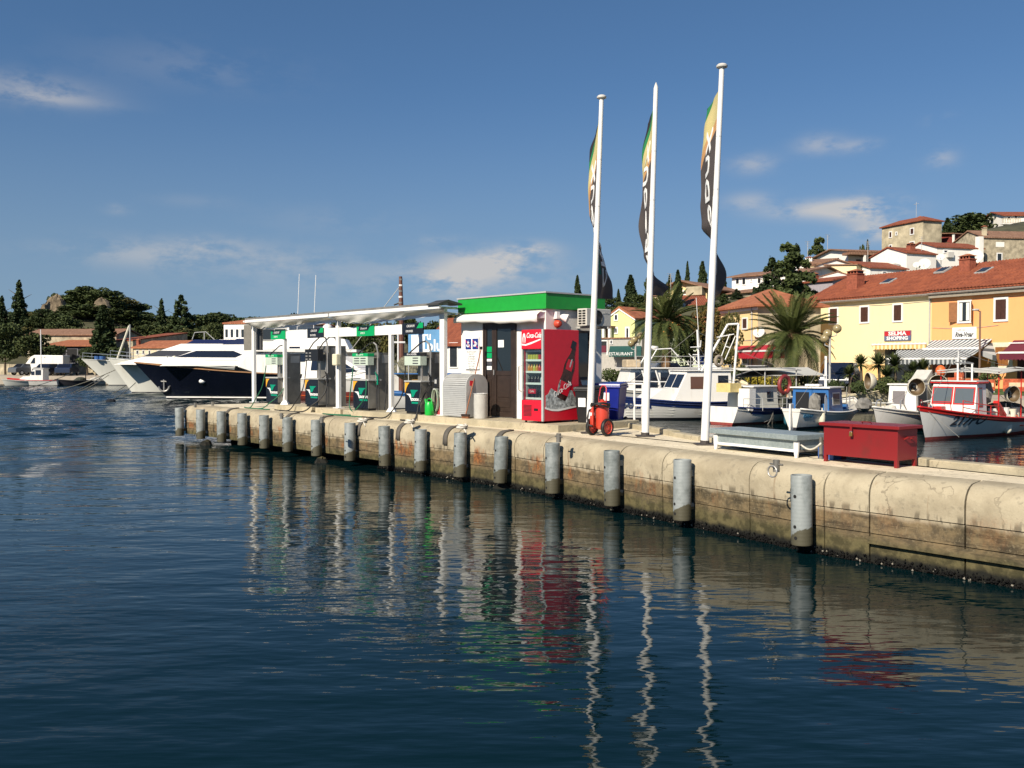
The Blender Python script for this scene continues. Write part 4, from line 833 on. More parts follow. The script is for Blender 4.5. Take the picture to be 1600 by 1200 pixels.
for i, (bp, tp, y0, y1, tab, fw, k0, k1, nm, sc_t, _, lab) in enumerate(flagspec):
    b0 = P(*bp, DECK); t0 = D(tp[0], tp[1], b0.y); ax = t0-b0; Lp = ax.length
    fp = thing('flagpole', lab, 'flagpole', b0, 0, 'white flagpoles on the quay')
    MB().tube([(0,0,0), ax*.33, ax*.335, ax*.66, ax*.665, ax], [.074,.068,.064,.056,.052,.045], 12).build('pole', M_white, fp, smooth='auto')
    MB().tube([ax*-.002, ax*.012], .082, 12).build('base_socket', mat('dark_iron', (.06,.05,.045), .6), fp)
    MB().box(-.17, .17, -.17, .17, 0, .025).build('base_plate', mat('dark_iron', (.06,.05,.045), .6), fp)
    for q in (.35, .5, .68, .82): MB().tube([ax*q+Vector((0,0,-.012)), ax*q+Vector((0,0,.012))], .066-.02*q, 10).build('clip', M_alu, fp)
    if i != 1: MB().lathe([(.05,0),(.095,.02),(.10,.045),(.07,.075),(0,.085)], ax, 14).build('cap', mat('old_white', (.62,.60,.55), .5), fp, smooth='auto')
    else: MB().lathe([(.045,0),(.03,.05),(.012,.10),(0,.12)], ax, 10).build('cap', mat('old_white', (.62,.60,.55), .5), fp)
    # banner: hoist along the pole, swinging round it from top to foot
    za = D(0, y0, b0.y).z; zb_ = D(0, y1, b0.y).z; Lf = za-zb_
    def pos(s, t, n=0., tab=tab, b0=b0, ax=ax, za=za, Lf=Lf, fw=fw, i=i):
        z = za-Lf*s; c = b0+ax*((z-b0.z)/ax.z); r0 = .06
        def pt(tt):
            a_ = lerp(tab, s); an = R(90+(a_-90)*(.80 if a_ > 90 else .88)); w_ = fw*tt
            rip = tt*.75*(.045*math.sin(5.5*tt+s*11+i)+.03*math.sin(9*tt-s*17+2*i))*(.6+.9*s)
            curl = tt*tt*(.35*max(0, s-.55))
            dx, dy = math.cos(an), math.sin(an)
            q = c+Vector((dx, dy, 0))*(r0+w_)+Vector((-dy, dx, 0))*(rip-curl*.3); q.z -= .10*tt*tt*(1-s*.3)+.10*tt*max(0, .12-s)*3
            if s > .9: q.z += (s-.9)*2.2*tt*.5
            return q
        p = pt(t)
        if n: e = pt(min(1, t+.02))-pt(max(0, t-.02)); nn = Vector((-e.y, e.x, 0)).normalized(); p = p+nn*n
        return p-b0
    ns, nt = 64, 14; m = MB(); m.grid([[pos(a/ns, q/nt) for q in range(nt+1)] for a in range(ns+1)])
    fl_ = thing('banner_flag', flab[i], 'flag', b0, 0, 'banners on the flagpoles')
    o = m.build('cloth', mat('banner_cloth_'+nm, build=flag_mat(k0, k1)), fl_, smooth=True)
    uvl = o.data.uv_layers.new(name='UVMap'); vi = [l.vertex_index for l in o.data.loops]
    uvl.data.foreach_set('uv', [c for v in vi for c in ((v % (nt+1))/nt, (v//(nt+1))/ns)])
    sz = .60
    text('lettering', 'CRODUX', sz, M_paper, fl_, (0,0,0), (0,0,0), fn=lambda co, sc_t=sc_t, pos=pos, Lf=Lf: pos(sc_t-co.x/Lf, min(.97, max(.03, .48+co.y*.62)), co.z*1.0), extrude=.012, off=.012, spacing=1.02)
# ================================================================== THINGS ON THE QUAY
# wheeled extinguisher
e0 = P(937, 681, DECK); ex = thing('wheeled_extinguisher', 'red wheeled fire extinguisher with black hose and red spoked wheels', 'fire extinguisher', (e0.x, e0.y, DECK), ROT_L+.05)
M_ered = mat('extinguisher_red', (.54,.052,.026), .35, var=.06, coat=.3)
for sx_, r_ in ((-.19, .175), (.19, .175)):
    wh = MB(); wh.lathe([(r_-.045,-.03),(r_-.01,-.032),(r_,-.018),(r_,.018),(r_-.01,.032),(r_-.045,.03),(r_-.045,-.03)], (sx_, 0, r_), 22, axis='x'); wh = wh.build('wheel', M_rubber, ex, smooth='auto')
    rim = MB(); rim.lathe([(0,-.012),(.05,-.02),(.06,.0),(.11,.004),(.125,-.02),(.132,-.02),(.132,.02),(.125,.02),(.11,-.004),(.06,.01),(.05,.02),(0,.012)], (sx_, 0, r_), 18, axis='x'); rim.build('rim', M_ered, wh, smooth='auto')
MB().cyl((-.19,0,.175), (.19,0,.175), .016).build('axle', M_ered, ex)
tank = MB(); tank.lathe([(0,0),(.09,.01),(.125,.05),(.13,.09),(.13,.44),(.12,.50),(.08,.55),(.04,.57),(.04,.60),(0,.60)], n=18); tank = tank.build('tank', M_ered, ex, smooth='auto'); tank.location = (.05, .02, .12)
b2 = MB(); b2.lathe([(0,0),(.045,.01),(.05,.04),(.05,.30),(.03,.36),(0,.38)], n=12); b2 = b2.build('gas_bottle', M_ered, ex, smooth='auto'); b2.location = (-.12, -.08, .18)
MB().box(-.051-.12, .051-.12, -.135, -.028, .40, .46).build('bottle_label', M_paper, ex)
MB().tube([(-.10,.06,.16), (-.10,.10,.75), (-.09,.13,.93), (-.05,.14,.985), (.02,.14,.985), (.06,.13,.93), (.08,.10,.72), (.10,.06,.3)], .014, 7).build('handle', mat('handle_red', (.50,.035,.05), .4), ex, smooth=True)
MB().tube([(-.05,-.16,.15), (-.05,-.15,.62)], .02).build('front_tube', M_ered, ex)
hpts = []
for i in range(26):
    a = i*.52; hpts.append((.03+.19*math.cos(a)+.0*i, .0+.17*math.sin(a)-.02, .60+.035*math.sin(i*.9)+.001*i))
hpts += [(-.17,-.12,.5), (-.19,-.15,.35), (-.13,-.19,.22), (-.02,-.2,.2)]
MB().tube(hpts, .021, 7).build('hose', M_rubber, ex, smooth=True)
MB().tube([(.0,.02,.72), (.0,.02,.78)], .03).build('valve', M_black, ex)
# blue wheelie bin, black bin
def wheelie(name, lab, loc, rz, mm, label):
    w = thing(name, lab, 'wheelie bin', loc, rz)
    m = MB(); m.add([(-.22,-.25,.06),(.22,-.25,.06),(.22,.25,.06),(-.22,.25,.06),(-.29,-.34,.90),(.29,-.34,.90),(.29,.34,.90),(-.29,.34,.90)], [(3,2,1,0),(4,5,6,7),(0,1,5,4),(1,2,6,5),(2,3,7,6),(3,0,4,7)]); m.build('body', mm, w, bevel=.03)
    MB().box(-.315, .315, -.36, .36, .86, .91).build('rim', mm, w, bevel=.015)
    m = MB(); m.prism([(-.37,.915),(-.35,.97),(.2,1.0),(.36,.96),(.37,.915)], -.31, .31, 'x'); m.build('lid', mm, w, bevel=.012)
    MB().tube([(-.25,.36,.92), (-.25,.42,.95), (.25,.42,.95), (.25,.36,.92)], .018).build('handle', mm, w)
    for s_ in (-.27, .27):
        wh = MB(); wh.lathe([(.03,-.03),(.09,-.03),(.1,-.02),(.1,.02),(.09,.03),(.03,.03)], (s_, .26, .10), 14, axis='x'); wh.build('wheel', M_rubber, w, smooth='auto')
    for i in range(3): MB().box(-.15+i*.12, -.12+i*.12, -.335, -.30, .3, .8).build('rib', mm, w) if False else None
    MB().box(*label).build('label', M_paper, w)
    return w
bb = D(955, 664.5, 21.3); wheelie('blue_bin', 'blue wheelie bin with a white label behind the red extinguisher', (bb.x, bb.y, DECK), ROT_L+.45, mat('bin_blue', (.008,.018,.22), .35, var=.08), (-.14, .05, -.345, -.28, .58, .76))
b3 = D(921, 671, 20.1); wheelie('black_bin', 'black wheelie bin with a white label in the shade of the kiosk', (b3.x, b3.y, DECK), ROT_L+.3, M_black, (-.16, .06, -.345, -.27, .52, .72)).scale = (.78,.85,.95)
# white railing at the back edge
ra = D(946, 664, 21.55); rb = D(1004, 664, 21.35)
rl = thing('white_railing', 'white tubular railing at the back of the quay behind the blue bin', 'railing', (ra.x, ra.y, DECK))
dv = Vector((rb.x-ra.x, rb.y-ra.y, 0))
for q in (0., .78, 1.): MB().cyl(dv*q, dv*q+Vector((0,0,.95)), .026, n=8).build('post', M_white, rl)
for z in (.95, .45): MB().cyl(Vector((0,0,z)), dv+Vector((0,0,z)), .024, n=8).build('rail', M_white, rl)
MB().cyl((0,0,.95), Vector((.02,.03,.95))+dv*0+Vector((-.6,.5,0)), .024, n=8).build('rail', M_white, rl)
# galvanised chest
def galvsheet(t, b):
    tc = N(t, 'ShaderNodeTexCoord'); v = N(t, 'ShaderNodeTexVoronoi', i_Scale=40.); n = N(t, 'ShaderNodeTexNoise', i_Scale=3., i_Detail=5.); t.links.new(tc.outputs['Object'], v.inputs[0]); t.links.new(tc.outputs['Object'], n.inputs[0])
    r = N(t, 'ShaderNodeValToRGB'); r.color_ramp.elements[0].color = (.24,.29,.29,1); r.color_ramp.elements[1].color = (.40,.45,.44,1); r.color_ramp.elements[0].position = .3; r.color_ramp.elements[1].position = .75
    t.links.new(math_(t, 'ADD', math_(t, 'MULTIPLY', v.outputs['Color'], .3), math_(t, 'MULTIPLY', n.outputs[0], .75)), r.inputs[0]); t.links.new(r.outputs[0], b.inputs['Base Color'])
    b.inputs['Metallic'].default_value = .35; b.inputs['Roughness'].default_value = .42
M_galv = mat('galvanised_sheet', build=galvsheet)
gB = P(1247, 716, DECK); gd = Vector((DR.x, DR.y)); gn = Vector((NR_.x, NR_.y))
gL = 1.78; g0 = gB.xy-gd*gL
ch = thing('metal_chest', 'long low galvanised metal chest with white painted legs and a flat lid', 'chest', (g0.x, g0.y, DECK), ROT_R)
MB().box(.03, gL-.03, .02, .60, .10, .30).build('body', M_galv, ch)
for x0 in (0, gL-.09):
    MB().prism([(x0, .25), (x0+.09, .25), (x0+.09 if x0 == 0 else x0+.085, .1), (x0+.065, 0), (x0+.025, 0), (x0+.005, .1)], 0, .03, 'y').build('leg', M_white, ch)
    MB().box(x0+.02, x0+.07, .57, .61, 0, .25).build('leg', M_white, ch)
MB().box(.05, gL-.05, .002, .022, .085, .125).build('bottom_rail', M_white, ch); MB().box(gL-.045, gL-.012, .03, .58, .085, .12).build('bottom_rail', M_steeld, ch)
MB().box(-.05, gL+.02, -.05, .66, .265, .35).build('lid', M_galv, ch, bevel=.008)
for x in (.4, 1.3): MB().box(x, x+.08, .655, .668, .2, .32).build('hinge', M_steel, ch)
# red chest
rB = P(1402, 732, DECK); rd = Vector((.60, -.80)); rn = Vector((.80, .60)); rL = 1.16; r0 = rB.xy-rd*rL
M_redbox = mat('red_paint', build=weathered((.205,.011,.012), (.10,.022,.016), .55, .42, (1.5,1.5,.9), 40., .08))
rc = thing('red_chest', 'large dark red painted steel chest with a padlock and overhanging lid', 'chest', (r0.x, r0.y, DECK), math.atan2(-.80, .60))
MB().box(0, rL, 0, .50, .10, .525).build('body', M_redbox, rc, bevel=.004)
for x in (0, rL-.05):
    for y in (0, .45): MB().box(x+.001, x+.049, y+.001, y+.049, 0, .12).build('leg', M_redbox, rc)
MB().box(-.05, rL+.05, -.05, .56, .53, .575).build('lid', M_redbox, rc, bevel=.005)
MB().box(rL*.40, rL*.40+.035, -.058, -.05, .47, .56).build('hasp', M_redbox, rc)
pdl = MB().box(rL*.40-.005, rL*.40+.042, -.07, -.045, .40, .455).build('padlock', mat('brass', (.40,.27,.08), .35, metal=.8), rc, bevel=.006); MB().torus((rL*.40+.018, -.058, .455), .016, .005, 'y', 10, 5, a0=0, a1=math.pi).build('shackle', M_steel, pdl)
MB().tube([(.52,.18,.577), (.52,.15,.60), (.66,.15,.60), (.66,.18,.577)], .007).build('lid_handle', M_redbox, rc)
MB().tube([(rL,.17,.39), (rL+.05,.17,.42), (rL+.05,.33,.42), (rL,.33,.39)], .011).build('side_handle', M_redbox, rc)
# rope and tangle between the chests
a = Vector((gB.x+.05, gB.y+.02, DECK+.20)); b_ = Vector((r0.x-.02, r0.y+.05, DECK+.26))
rp = thing('mooring_rope', 'white rope slung between the grey chest and the red chest', 'rope', a)
pts = [(b_-a)*t+Vector((0,0,-.08*math.sin(math.pi*t))) for t in [i/10 for i in range(11)]]
M_rope = mat('white_rope', (.62,.58,.50), .8, var=.15, sc=60); MB().tube(pts, .014, 6).build('rope', M_rope, rp, smooth=True)
cp = b_.xy+gn*.35-gd*.12
cb = thing('fish_crate', 'small blue crate with rope and net between the two chests', 'crate', (cp.x, cp.y, DECK), ROT_R)
m = MB(); m.box(-.14,.14,-.1,.1,0,.02); m.box(-.14,.14,-.1,-.08,.02,.2); m.box(-.14,.14,.08,.1,.02,.2); m.box(-.14,-.12,-.08,.08,.02,.2); m.box(.12,.14,-.08,.08,.02,.2); m.build('crate', mat('crate_blue', (.04,.10,.30), .5), cb)
pts = [(.1*math.cos(i*.9)*random.uniform(.5,1.2), .09*math.sin(i*1.3), .18+.08*math.sin(i*.7)+.004*i) for i in range(22)]; MB().tube(pts, .012, 5).build('rope', M_rope, cb, smooth=True)
MB().cyl((-.06,-.13,0), (-.06,-.13,.33), .03).build('stake', M_steeld, cb)
# mooring pins along the edge
pinlab = {(1213,736):'steel mooring pin with a ring on the quay edge before the chests', (873,690):'steel mooring pin with cross bar below the plinth corner', (440,654):'small steel mooring pin above the wall, right of the leftmost pump', (503,660):'small steel mooring pin just right of the second pump', (305,636):'squat mooring bollard nearest the sea end', (332,634):'small bollard second from the sea end'}
for (x, y), lab in pinlab.items():
    q = P(x, y, DECK); pn = thing('mooring_pin', lab, 'mooring pin', (q.x, q.y, DECK), ROT_R if x > 850 else ROT_L, 'mooring pins on the quay edge')
    hgt = .15 if x > 850 else .14
    m = MB(); m.lathe([(.045,-.01),(.045,hgt),(.038,hgt),(.036,hgt-.03),(0,hgt-.03)], n=12); m.build('pin', M_steeld, pn, smooth='auto')
    MB().cyl((-.11,0,hgt*.6), (.11,0,hgt*.6), .012).build('cross_bar', M_steeld, pn)
    if x == 1213: MB().torus((0,-.075,.0), .075, .011, 'y', 18, 6).build('ring', M_steel, pn); MB().cyl((0,-.08,.06), (0,0,.06), .012).build('ring_eye', M_steeld, pn)
# rope heaps on the edge
for (x, y), lab in {(640,664):'knot of pale mooring rope on the quay edge left of the rightmost pump', (722,672):'heap of pale mooring rope on the quay edge below the shutter cabinet', (566,662):'small heap of grey rope on the quay edge below the third pump'}.items():
    q = P(x, y, DECK); m = MB(); pts = [(.11*math.cos(i*.8+math.sin(i)), .09*math.sin(i*.8)*random.uniform(.6,1.1), .03+.045*abs(math.sin(i*.55))+.002*i) for i in range(26)]; m.tube(pts, .02, 6)
    pts = [(.02*i, -.03*i, .05-.004*i*i) for i in range(6)]; m.tube(pts, .016, 5)
    o = m.build('rope_heap', M_rope, smooth=True, loc=(q.x, q.y, DECK)); tag(o, lab, 'rope', 'rope heaps on the quay edge')
# dark rubber strips bent over the rounded edge of the outer wall
sl = {298:'rubber edge strip nearest the sea end, beside the first pipes', 387:'rubber edge strip right of the fourth pipe fender from the sea', 437:'rubber edge strip below the leftmost fuel pump', 497:'rubber edge strip below the second fuel pump', 557:'rubber edge strip below the third fuel pump', 629:'rubber edge strip below the rope knot left of the rightmost pump', 708:'rubber edge strip below the shutter cabinet, beside a pipe'}
for x, lab in sl.items():
    s_ = (P(x, 640+(x-280)*.095, DECK-.02).xy-bendF).dot(DL); c_ = bendF+DL*s_
    m = MB(); pr = []
    for k_ in range(8): an = math.pi/2*k_/7; pr.append((.26*(1-math.cos(an)), DECK-.012-.26+.26*math.sin(an)))
    pr = [(0, DECK-.40)]+pr+[(.42, DECK)]
    rows = []
    for yo in (-.07, .07):
        rows.append([DL.to_3d()*yo+NL.to_3d()*(x_-.015-(.01 if z < DECK-.3 else 0))+Vector((0,0,z+.012)) for x_, z in pr])
    m.grid(rows); o = m.build('rubber_strip', mat('grey_rubber', (.10,.09,.075), .8, var=.2), smooth=True, solid=.035, loc=(c_.x, c_.y, 0)); tag(o, lab, 'rubber strip', 'rubber strips over the edge of the outer quay')
# ================================================================== LAND
M_path = mat('pale_paving', (.42,.36,.28), .85, var=.12, sc=1.5)
M_ground = mat('hill_ground', (.070,.068,.032), .95, var=.4, sc=.3)
M_grass = mat('lawn', (.06,.12,.02), .95, var=.3, sc=3)
M_stone = mat('rough_stone', (.42,.36,.25), .9, var=.35, sc=1.4, bump=.03, bsc=3)
SHORE = [(60,-20),(27.5,20),(22.3,40),(15.9,59),(7,65),(-4,80),(-14,108),(-46,110),(-130,110),(-700,122)]
m = MB(); m.prism([*SHORE, (-900,1500), (1500,1500), (1500,-20)], -3.6, .95); tag(m.build('promenade', M_path), 'pale harbour promenade behind the boats', kind='structure')
def smooth(a, b, x): t = max(0, min(1, (x-a)/(b-a))); return t*t*(3-2*t)
YTOP = [(-2000,545),(-200,535),(0,530),(60,512),(95,486),(130,488),(185,496),(235,525),(300,535),(430,535),(640,512),(800,505),(930,500),(1050,480),(1150,463),(1250,445),(1330,415),(1420,388),(1500,366),(1600,345),(1800,330),(3200,320)]
def terrain(x, y):
    if y < 20: return .9
    px = 800+FPX*x/y; yt = YTOP[-1][1]
    for (a, va), (b, vb) in zip(YTOP, YTOP[1:]):
        if px <= b: yt = va+(vb-va)*(px-a)/(b-a); break
    d = y
    lim = (566-yt)/FPX
    start = 76
    z = 1.0+.30*max(0, d-start)
    cap = 2.6+lim*min(d, 25.4/max(.02, .3-lim)) if px > 600 else 2.6+lim*d
    if px <= 800: w = smooth(600, 800, px); z = 1.0+(.30*w+.27*(1-w))*max(0, d-(76*w+134*(1-w)))
    z = min(z, max(1.0, cap))
    return max(.98, z)
rows = []
for i in range(70):
    d = 70+ (i/69)**1.6*520; rows.append([(d*(-1.1+2.6*j/150), d, terrain(d*(-1.1+2.6*j/150), d)-(.1 if i else 1.)) for j in range(151)])
def dshore(x): return float(np.interp(x, [-300,-130,-46,-14,-4,7,16], [118,112,112,111,84,68,62]))
rows = [[(x, y, z if y > dshore(x)+1.5 else -3.) for x, y, z in r_] for r_ in rows]
m = MB(); m.grid(rows); tag(m.build('hillside', M_ground, smooth=True), 'earth hillside under the town and the woods', kind='structure')
m = MB(); pts = [P(1425, 612, .97), P(1700, 621, .97), P(1700, 604, .97), P(1425, 603.5, .97)]
m.grid([[tuple(pts[0]), tuple(pts[1])], [tuple(pts[3]), tuple(pts[2])]]); tag(m.build('lawn', M_grass), 'strip of green lawn on the promenade', kind='structure')
# ================================================================== HOUSES
def tile_mat(c0, c1, fine=1.0):
    def b_(t, b):
        L = t.links.new; tc = N(t, 'ShaderNodeTexCoord'); b.inputs['Roughness'].default_value = .85
        n1 = N(t, 'ShaderNodeTexNoise', i_Scale=1.1, i_Detail=6., i_Roughness=.7); L(tc.outputs['Object'], n1.inputs[0])
        mp = N(t, 'ShaderNodeMapping'); mp.inputs['Scale'].default_value = (4.5, 2.6, 2.6); L(tc.outputs['Object'], mp.inputs[0])
        wn_ = N(t, 'ShaderNodeTexVoronoi', i_Scale=1.); L(mp.outputs[0], wn_.inputs[0])
        r = N(t, 'ShaderNodeValToRGB'); r.color_ramp.elements[0].color = (*c0, 1); r.color_ramp.elements[1].color = (*c1, 1); r.color_ramp.elements[0].position = .25; r.color_ramp.elements[1].position = .75
        sp = N(t, 'ShaderNodeSeparateColor'); L(wn_.outputs['Color'], sp.inputs[0])
        L(math_(t, 'ADD', math_(t, 'MULTIPLY', n1.outputs[0], .7), math_(t, 'MULTIPLY', sp.outputs[0], .32)), r.inputs[0]); L(r.outputs[0], b.inputs['Base Color'])
        w1 = N(t, 'ShaderNodeTexWave', bands_direction='X', i_Scale=1.3*fine); L(tc.outputs['Object'], w1.inputs[0]); w2 = N(t, 'ShaderNodeTexWave', bands_direction='Y', i_Scale=.9*fine, wave_profile='SAW'); L(tc.outputs['Object'], w2.inputs[0])
        bp = N(t, 'ShaderNodeBump', i_Strength=.7, i_Distance=.06); L(math_(t, 'ADD', w1.outputs[0], math_(t, 'MULTIPLY', w2.outputs[0], .5)), bp.inputs['Height']); L(bp.outputs[0], b.inputs['Normal'])
    return b_
M_tile = mat('terracotta_tiles', build=tile_mat((.17,.042,.019),(.29,.080,.034)))
M_tileo = mat('orange_tiles', build=tile_mat((.25,.075,.032),(.42,.155,.070)))
M_tileb = mat('old_brown_tiles', build=tile_mat((.17,.085,.05),(.30,.17,.105)))
M_cream = mat('cream_plaster', build=weathered((.82,.69,.40), (.55,.42,.24), .30, .9, (1.6,1.6,.4)))
M_cream2 = mat('ochre_plaster', (.80,.52,.22), .9, var=.05, sc=1.2)
M_peach = mat('orange_plaster', build=weathered((.88,.40,.155), (.60,.28,.10), .30, .9, (1.6,1.6,.4)))
M_yellow = mat('yellow_plaster', build=weathered((.78,.57,.28), (.48,.34,.18), .40, .9, (1.6,1.6,.4)))
M_lime = mat('lime_plaster', build=weathered((.66,.68,.30), (.42,.42,.20), .25, .9, (1.6,1.6,.4)))
M_whitew = mat('white_plaster', build=weathered((.82,.79,.72), (.42,.38,.30), .40, .9, (1.2,1.2,.4)))
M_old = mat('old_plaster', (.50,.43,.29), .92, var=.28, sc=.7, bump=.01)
M_shut = mat('brown_shutter', (.060,.022,.012), .6, var=.2)
M_shuto = mat('wood_shutter', (.26,.10,.025), .6, var=.15)
M_chim = mat('chimney_brick', (.30,.085,.045), .85, var=.25, sc=6)
M_winglass = mat('window_glass', (.025,.03,.035), .08, var=0)
class House:
    def __init__(s, name, label, cat, xl, dl, xr, dr, z0, z1, depth, wall, roof=None, rtype='side', rise=1.5, over=.3, group=None, base_band=None):
        A = D(xl, 566, dl); B = D(xr, 566, dr); s.A = Vector((A.x, A.y, 0)); v = Vector((B.x-A.x, B.y-A.y)); s.L = v.length; s.dx = v.normalized(); s.n = Vector((-s.dx.y, s.dx.x))  # n points away
        s.rz = math.atan2(s.dx.y, s.dx.x); s.z0, s.z1, s.depth = z0, z1, depth; s.rtype = rtype; s.rise = rise; s.over = over
        s.o = thing(name, label, cat, (A.x, A.y, 0), s.rz, group); L, dp = s.L, depth
        m = MB()
        if rtype == 'side': m.prism([(0,z0),(dp,z0),(dp,z1),(dp/2,z1+rise),(0,z1)], 0, L, 'x')
        elif rtype == 'front': m.prism([(0,z0),(L,z0),(L,z1),(L/2,z1+rise),(0,z1)], 0, dp, 'y')
        elif rtype == 'shed': m.prism([(0,z0),(dp,z0),(dp,z1+rise),(0,z1)], 0, L, 'x')
        else: m.box(0, L, 0, dp, z0, z1)
        s.wall = m.build('wall', wall, s.o)
        if roof is not None:
            o_ = over; th = .14; m = MB()
            if rtype == 'side':
                k = rise/(dp/2); m.prism([(-o_, z1-k*o_+.02), (dp/2, z1+rise+.02), (dp+o_, z1-k*o_+.02), (dp+o_, z1-k*o_+th+.02), (dp/2, z1+rise+th+.04), (-o_, z1-k*o_+th+.02)], -o_, L+o_, 'x')
            elif rtype == 'front':
                k = rise/(L/2); m.prism([(-o_, z1-k*o_+.02), (L/2, z1+rise+.02), (L+o_, z1-k*o_+.02), (L+o_, z1-k*o_+th+.02), (L/2, z1+rise+th+.04), (-o_, z1-k*o_+th+.02)], -o_, dp+o_, 'y')
            elif rtype == 'shed':
                k = rise/dp; m.prism([(-o_, z1-k*o_+.02), (dp+o_, z1+rise+k*o_+.02), (dp+o_, z1+rise+k*o_+th), (-o_, z1-k*o_+th+.02)], -o_, L+o_, 'x')
            elif rtype == 'hip':
                h = min(L, dp)/2+o_; x0, x1, y0, y1 = -o_, L+o_, -o_, dp+o_; zb = z1+.01
                if L >= dp: r0, r1 = (x0+h, (y0+y1)/2), (x1-h, (y0+y1)/2)
                else: r0, r1 = ((x0+x1)/2, y0+h), ((x0+x1)/2, y1-h)
                vs = [(x0,y0,zb),(x1,y0,zb),(x1,y1,zb),(x0,y1,zb),(x0,y0,zb+th),(x1,y0,zb+th),(x1,y1,zb+th),(x0,y1,zb+th),(*r0,zb+rise+th),(*r1,zb+rise+th)]
                f = [(3,2,1,0),(0,1,5,4),(1,2,6,5),(2,3,7,6),(3,0,4,7)]
                f += [(4,5,9,8),(5,6,9),(6,7,8,9),(7,4,8)] if L >= dp else [(4,5,8),(5,6,9,8),(6,7,9),(7,4,8,9)]
                m.add(vs, f)
            else: m.box(-o_, L+o_, -o_, dp+o_, z1+.01, z1+th)
            s.roof = m.build('roof', roof, s.o)
    def f(s, px, py, off=0.):     # photographed point -> (u, z) on the facade (off = metres in front of it)
        n3 = Vector((s.n.x, s.n.y, 0)); p = onplane(px, py, s.A-n3*off, n3); return (p.xy-s.A.xy).dot(s.dx), p.z
    def side(s, px, py):          # on the right end wall -> (v, z)
        d3 = Vector((s.dx.x, s.dx.y, 0)); o = s.A+d3*s.L; p = onplane(px, py, o, d3); return (p.xy-o.xy).dot(s.n), p.z
    def win(s, x0, y0, x1, y1, kind='glass', frame=.10, fm=None, name='window'):
        xm, ym = (x0+x1)/2, (y0+y1)/2
        u0, u1 = s.f(x0, ym)[0], s.f(x1, ym)[0]; za, zb = s.f(xm, y1)[1], s.f(xm, y0)[1]
        fm = fm or M_white; fr = MB()
        if frame: fr.box(u0, u1, -.05, .02, zb-frame, zb); fr.box(u0, u1, -.07, .02, za, za+frame); fr.box(u0, u0+frame, -.05, .02, za+frame, zb-frame); fr.box(u1-frame, u1, -.05, .02, za+frame, zb-frame)
        else: fr.box(u0, u1, -.012, .02, za, zb)
        w = fr.build(name, fm, s.o); a, b, c, d = u0+frame, u1-frame, za+frame, zb-frame
        if kind == 'shutter':
            mid = (a+b)/2
            for p, q in ((a, mid-.008), (mid+.008, b)): MB().box(p, q, -.035, .01, c, d).build('shutter', M_shut, w)
        elif kind == 'glass':
            MB().box(a, b, -.02, .01, c, d).build('pane', M_winglass, w)
            if b-a > .7: MB().box((a+b)/2-.03, (a+b)/2+.03, -.03, .0, c, d).build('mullion', fm, w)
        elif kind == 'open':
            MB().box(a, b, -.02, .01, c, d).build('pane', M_winglass, w); mid = (a+b)/2
            for p, q in ((a+.02, mid-.15), (mid+.12, b-.05)): MB().box(p, q, -.03, -.021, c+.05, d-.05).build('curtain', M_whitew, w)
            for sx, x in ((-1, u0), (1, u1)):
                sh = MB(); sh.box(0, .48, -.02, .02, c-.02, d+.02)
                for i in range(9): sh.box(.06, .42, -.03, -.02, c+.08+i*(d-c-.1)/9, c+.08+i*(d-c-.1)/9+.06)
                o = sh.build('shutter', M_shuto, w); o.location = (x, -.06, 0); o.rotation_euler = (0, 0, R(180+25) if sx < 0 else R(-50))
        elif kind == 'dark': MB().box(a, b, -.02, .01, c, d).build('pane', M_black, w)
        elif kind == 'wood': 
            mid = (a+b)/2
            for p, q in ((a, mid-.01), (mid+.01, b)):
                lf = MB().box(p, q, -.035, .01, c, d).build('door_leaf', M_shuto, w)
        return w
    def chimney(s, x0, y0, x1, y1, y, w=None, m=None):   # pixel box, y = metres behind the facade line
        n3 = Vector((s.n.x, s.n.y, 0)); P0 = onplane(x0, y1, s.A+n3*y, n3); P1 = onplane(x1, y0, s.A+n3*y, n3)
        u0, u1 = (P0.xy-s.A.xy).dot(s.dx), (P1.xy-s.A.xy).dot(s.dx); zb, zt = P0.z-.5, P1.z; w = u1-u0; hh = w*.75
        c = MB().box(u0, u1, y-.05, y+hh, zb, zt-.38).build('chimney', m or M_chim, s.roof)
        MB().box(u0-.05, u1+.05, y-.10, y+hh+.05, zt-.42, zt-.36).build('chimney_collar', m or M_chim, s.roof)
        for i in range(4): MB().box(u0+.02+i*(w-.12)/3, u0+.10+i*(w-.12)/3, y-.04, y+.05, zt-.36, zt-.18).build('chimney_post', m or M_chim, s.roof)
        MB().box(u0+.05, u1-.05, y+.06, y+hh-.06, zt-.36, zt-.18).build('chimney_flue', M_black, s.roof)
        MB().add([(u0-.08,y-.12,zt-.18),(u1+.08,y-.12,zt-.18),(u1+.08,y+hh+.08,zt-.18),(u0-.08,y+hh+.08,zt-.18),((u0+u1)/2-.1,y+hh/2,zt),((u0+u1)/2+.1,y+hh/2,zt)], [(3,2,1,0),(0,1,5,4),(1,2,5),(2,3,4,5),(3,0,4)]).build('chimney_cap', M_tileo, s.roof)
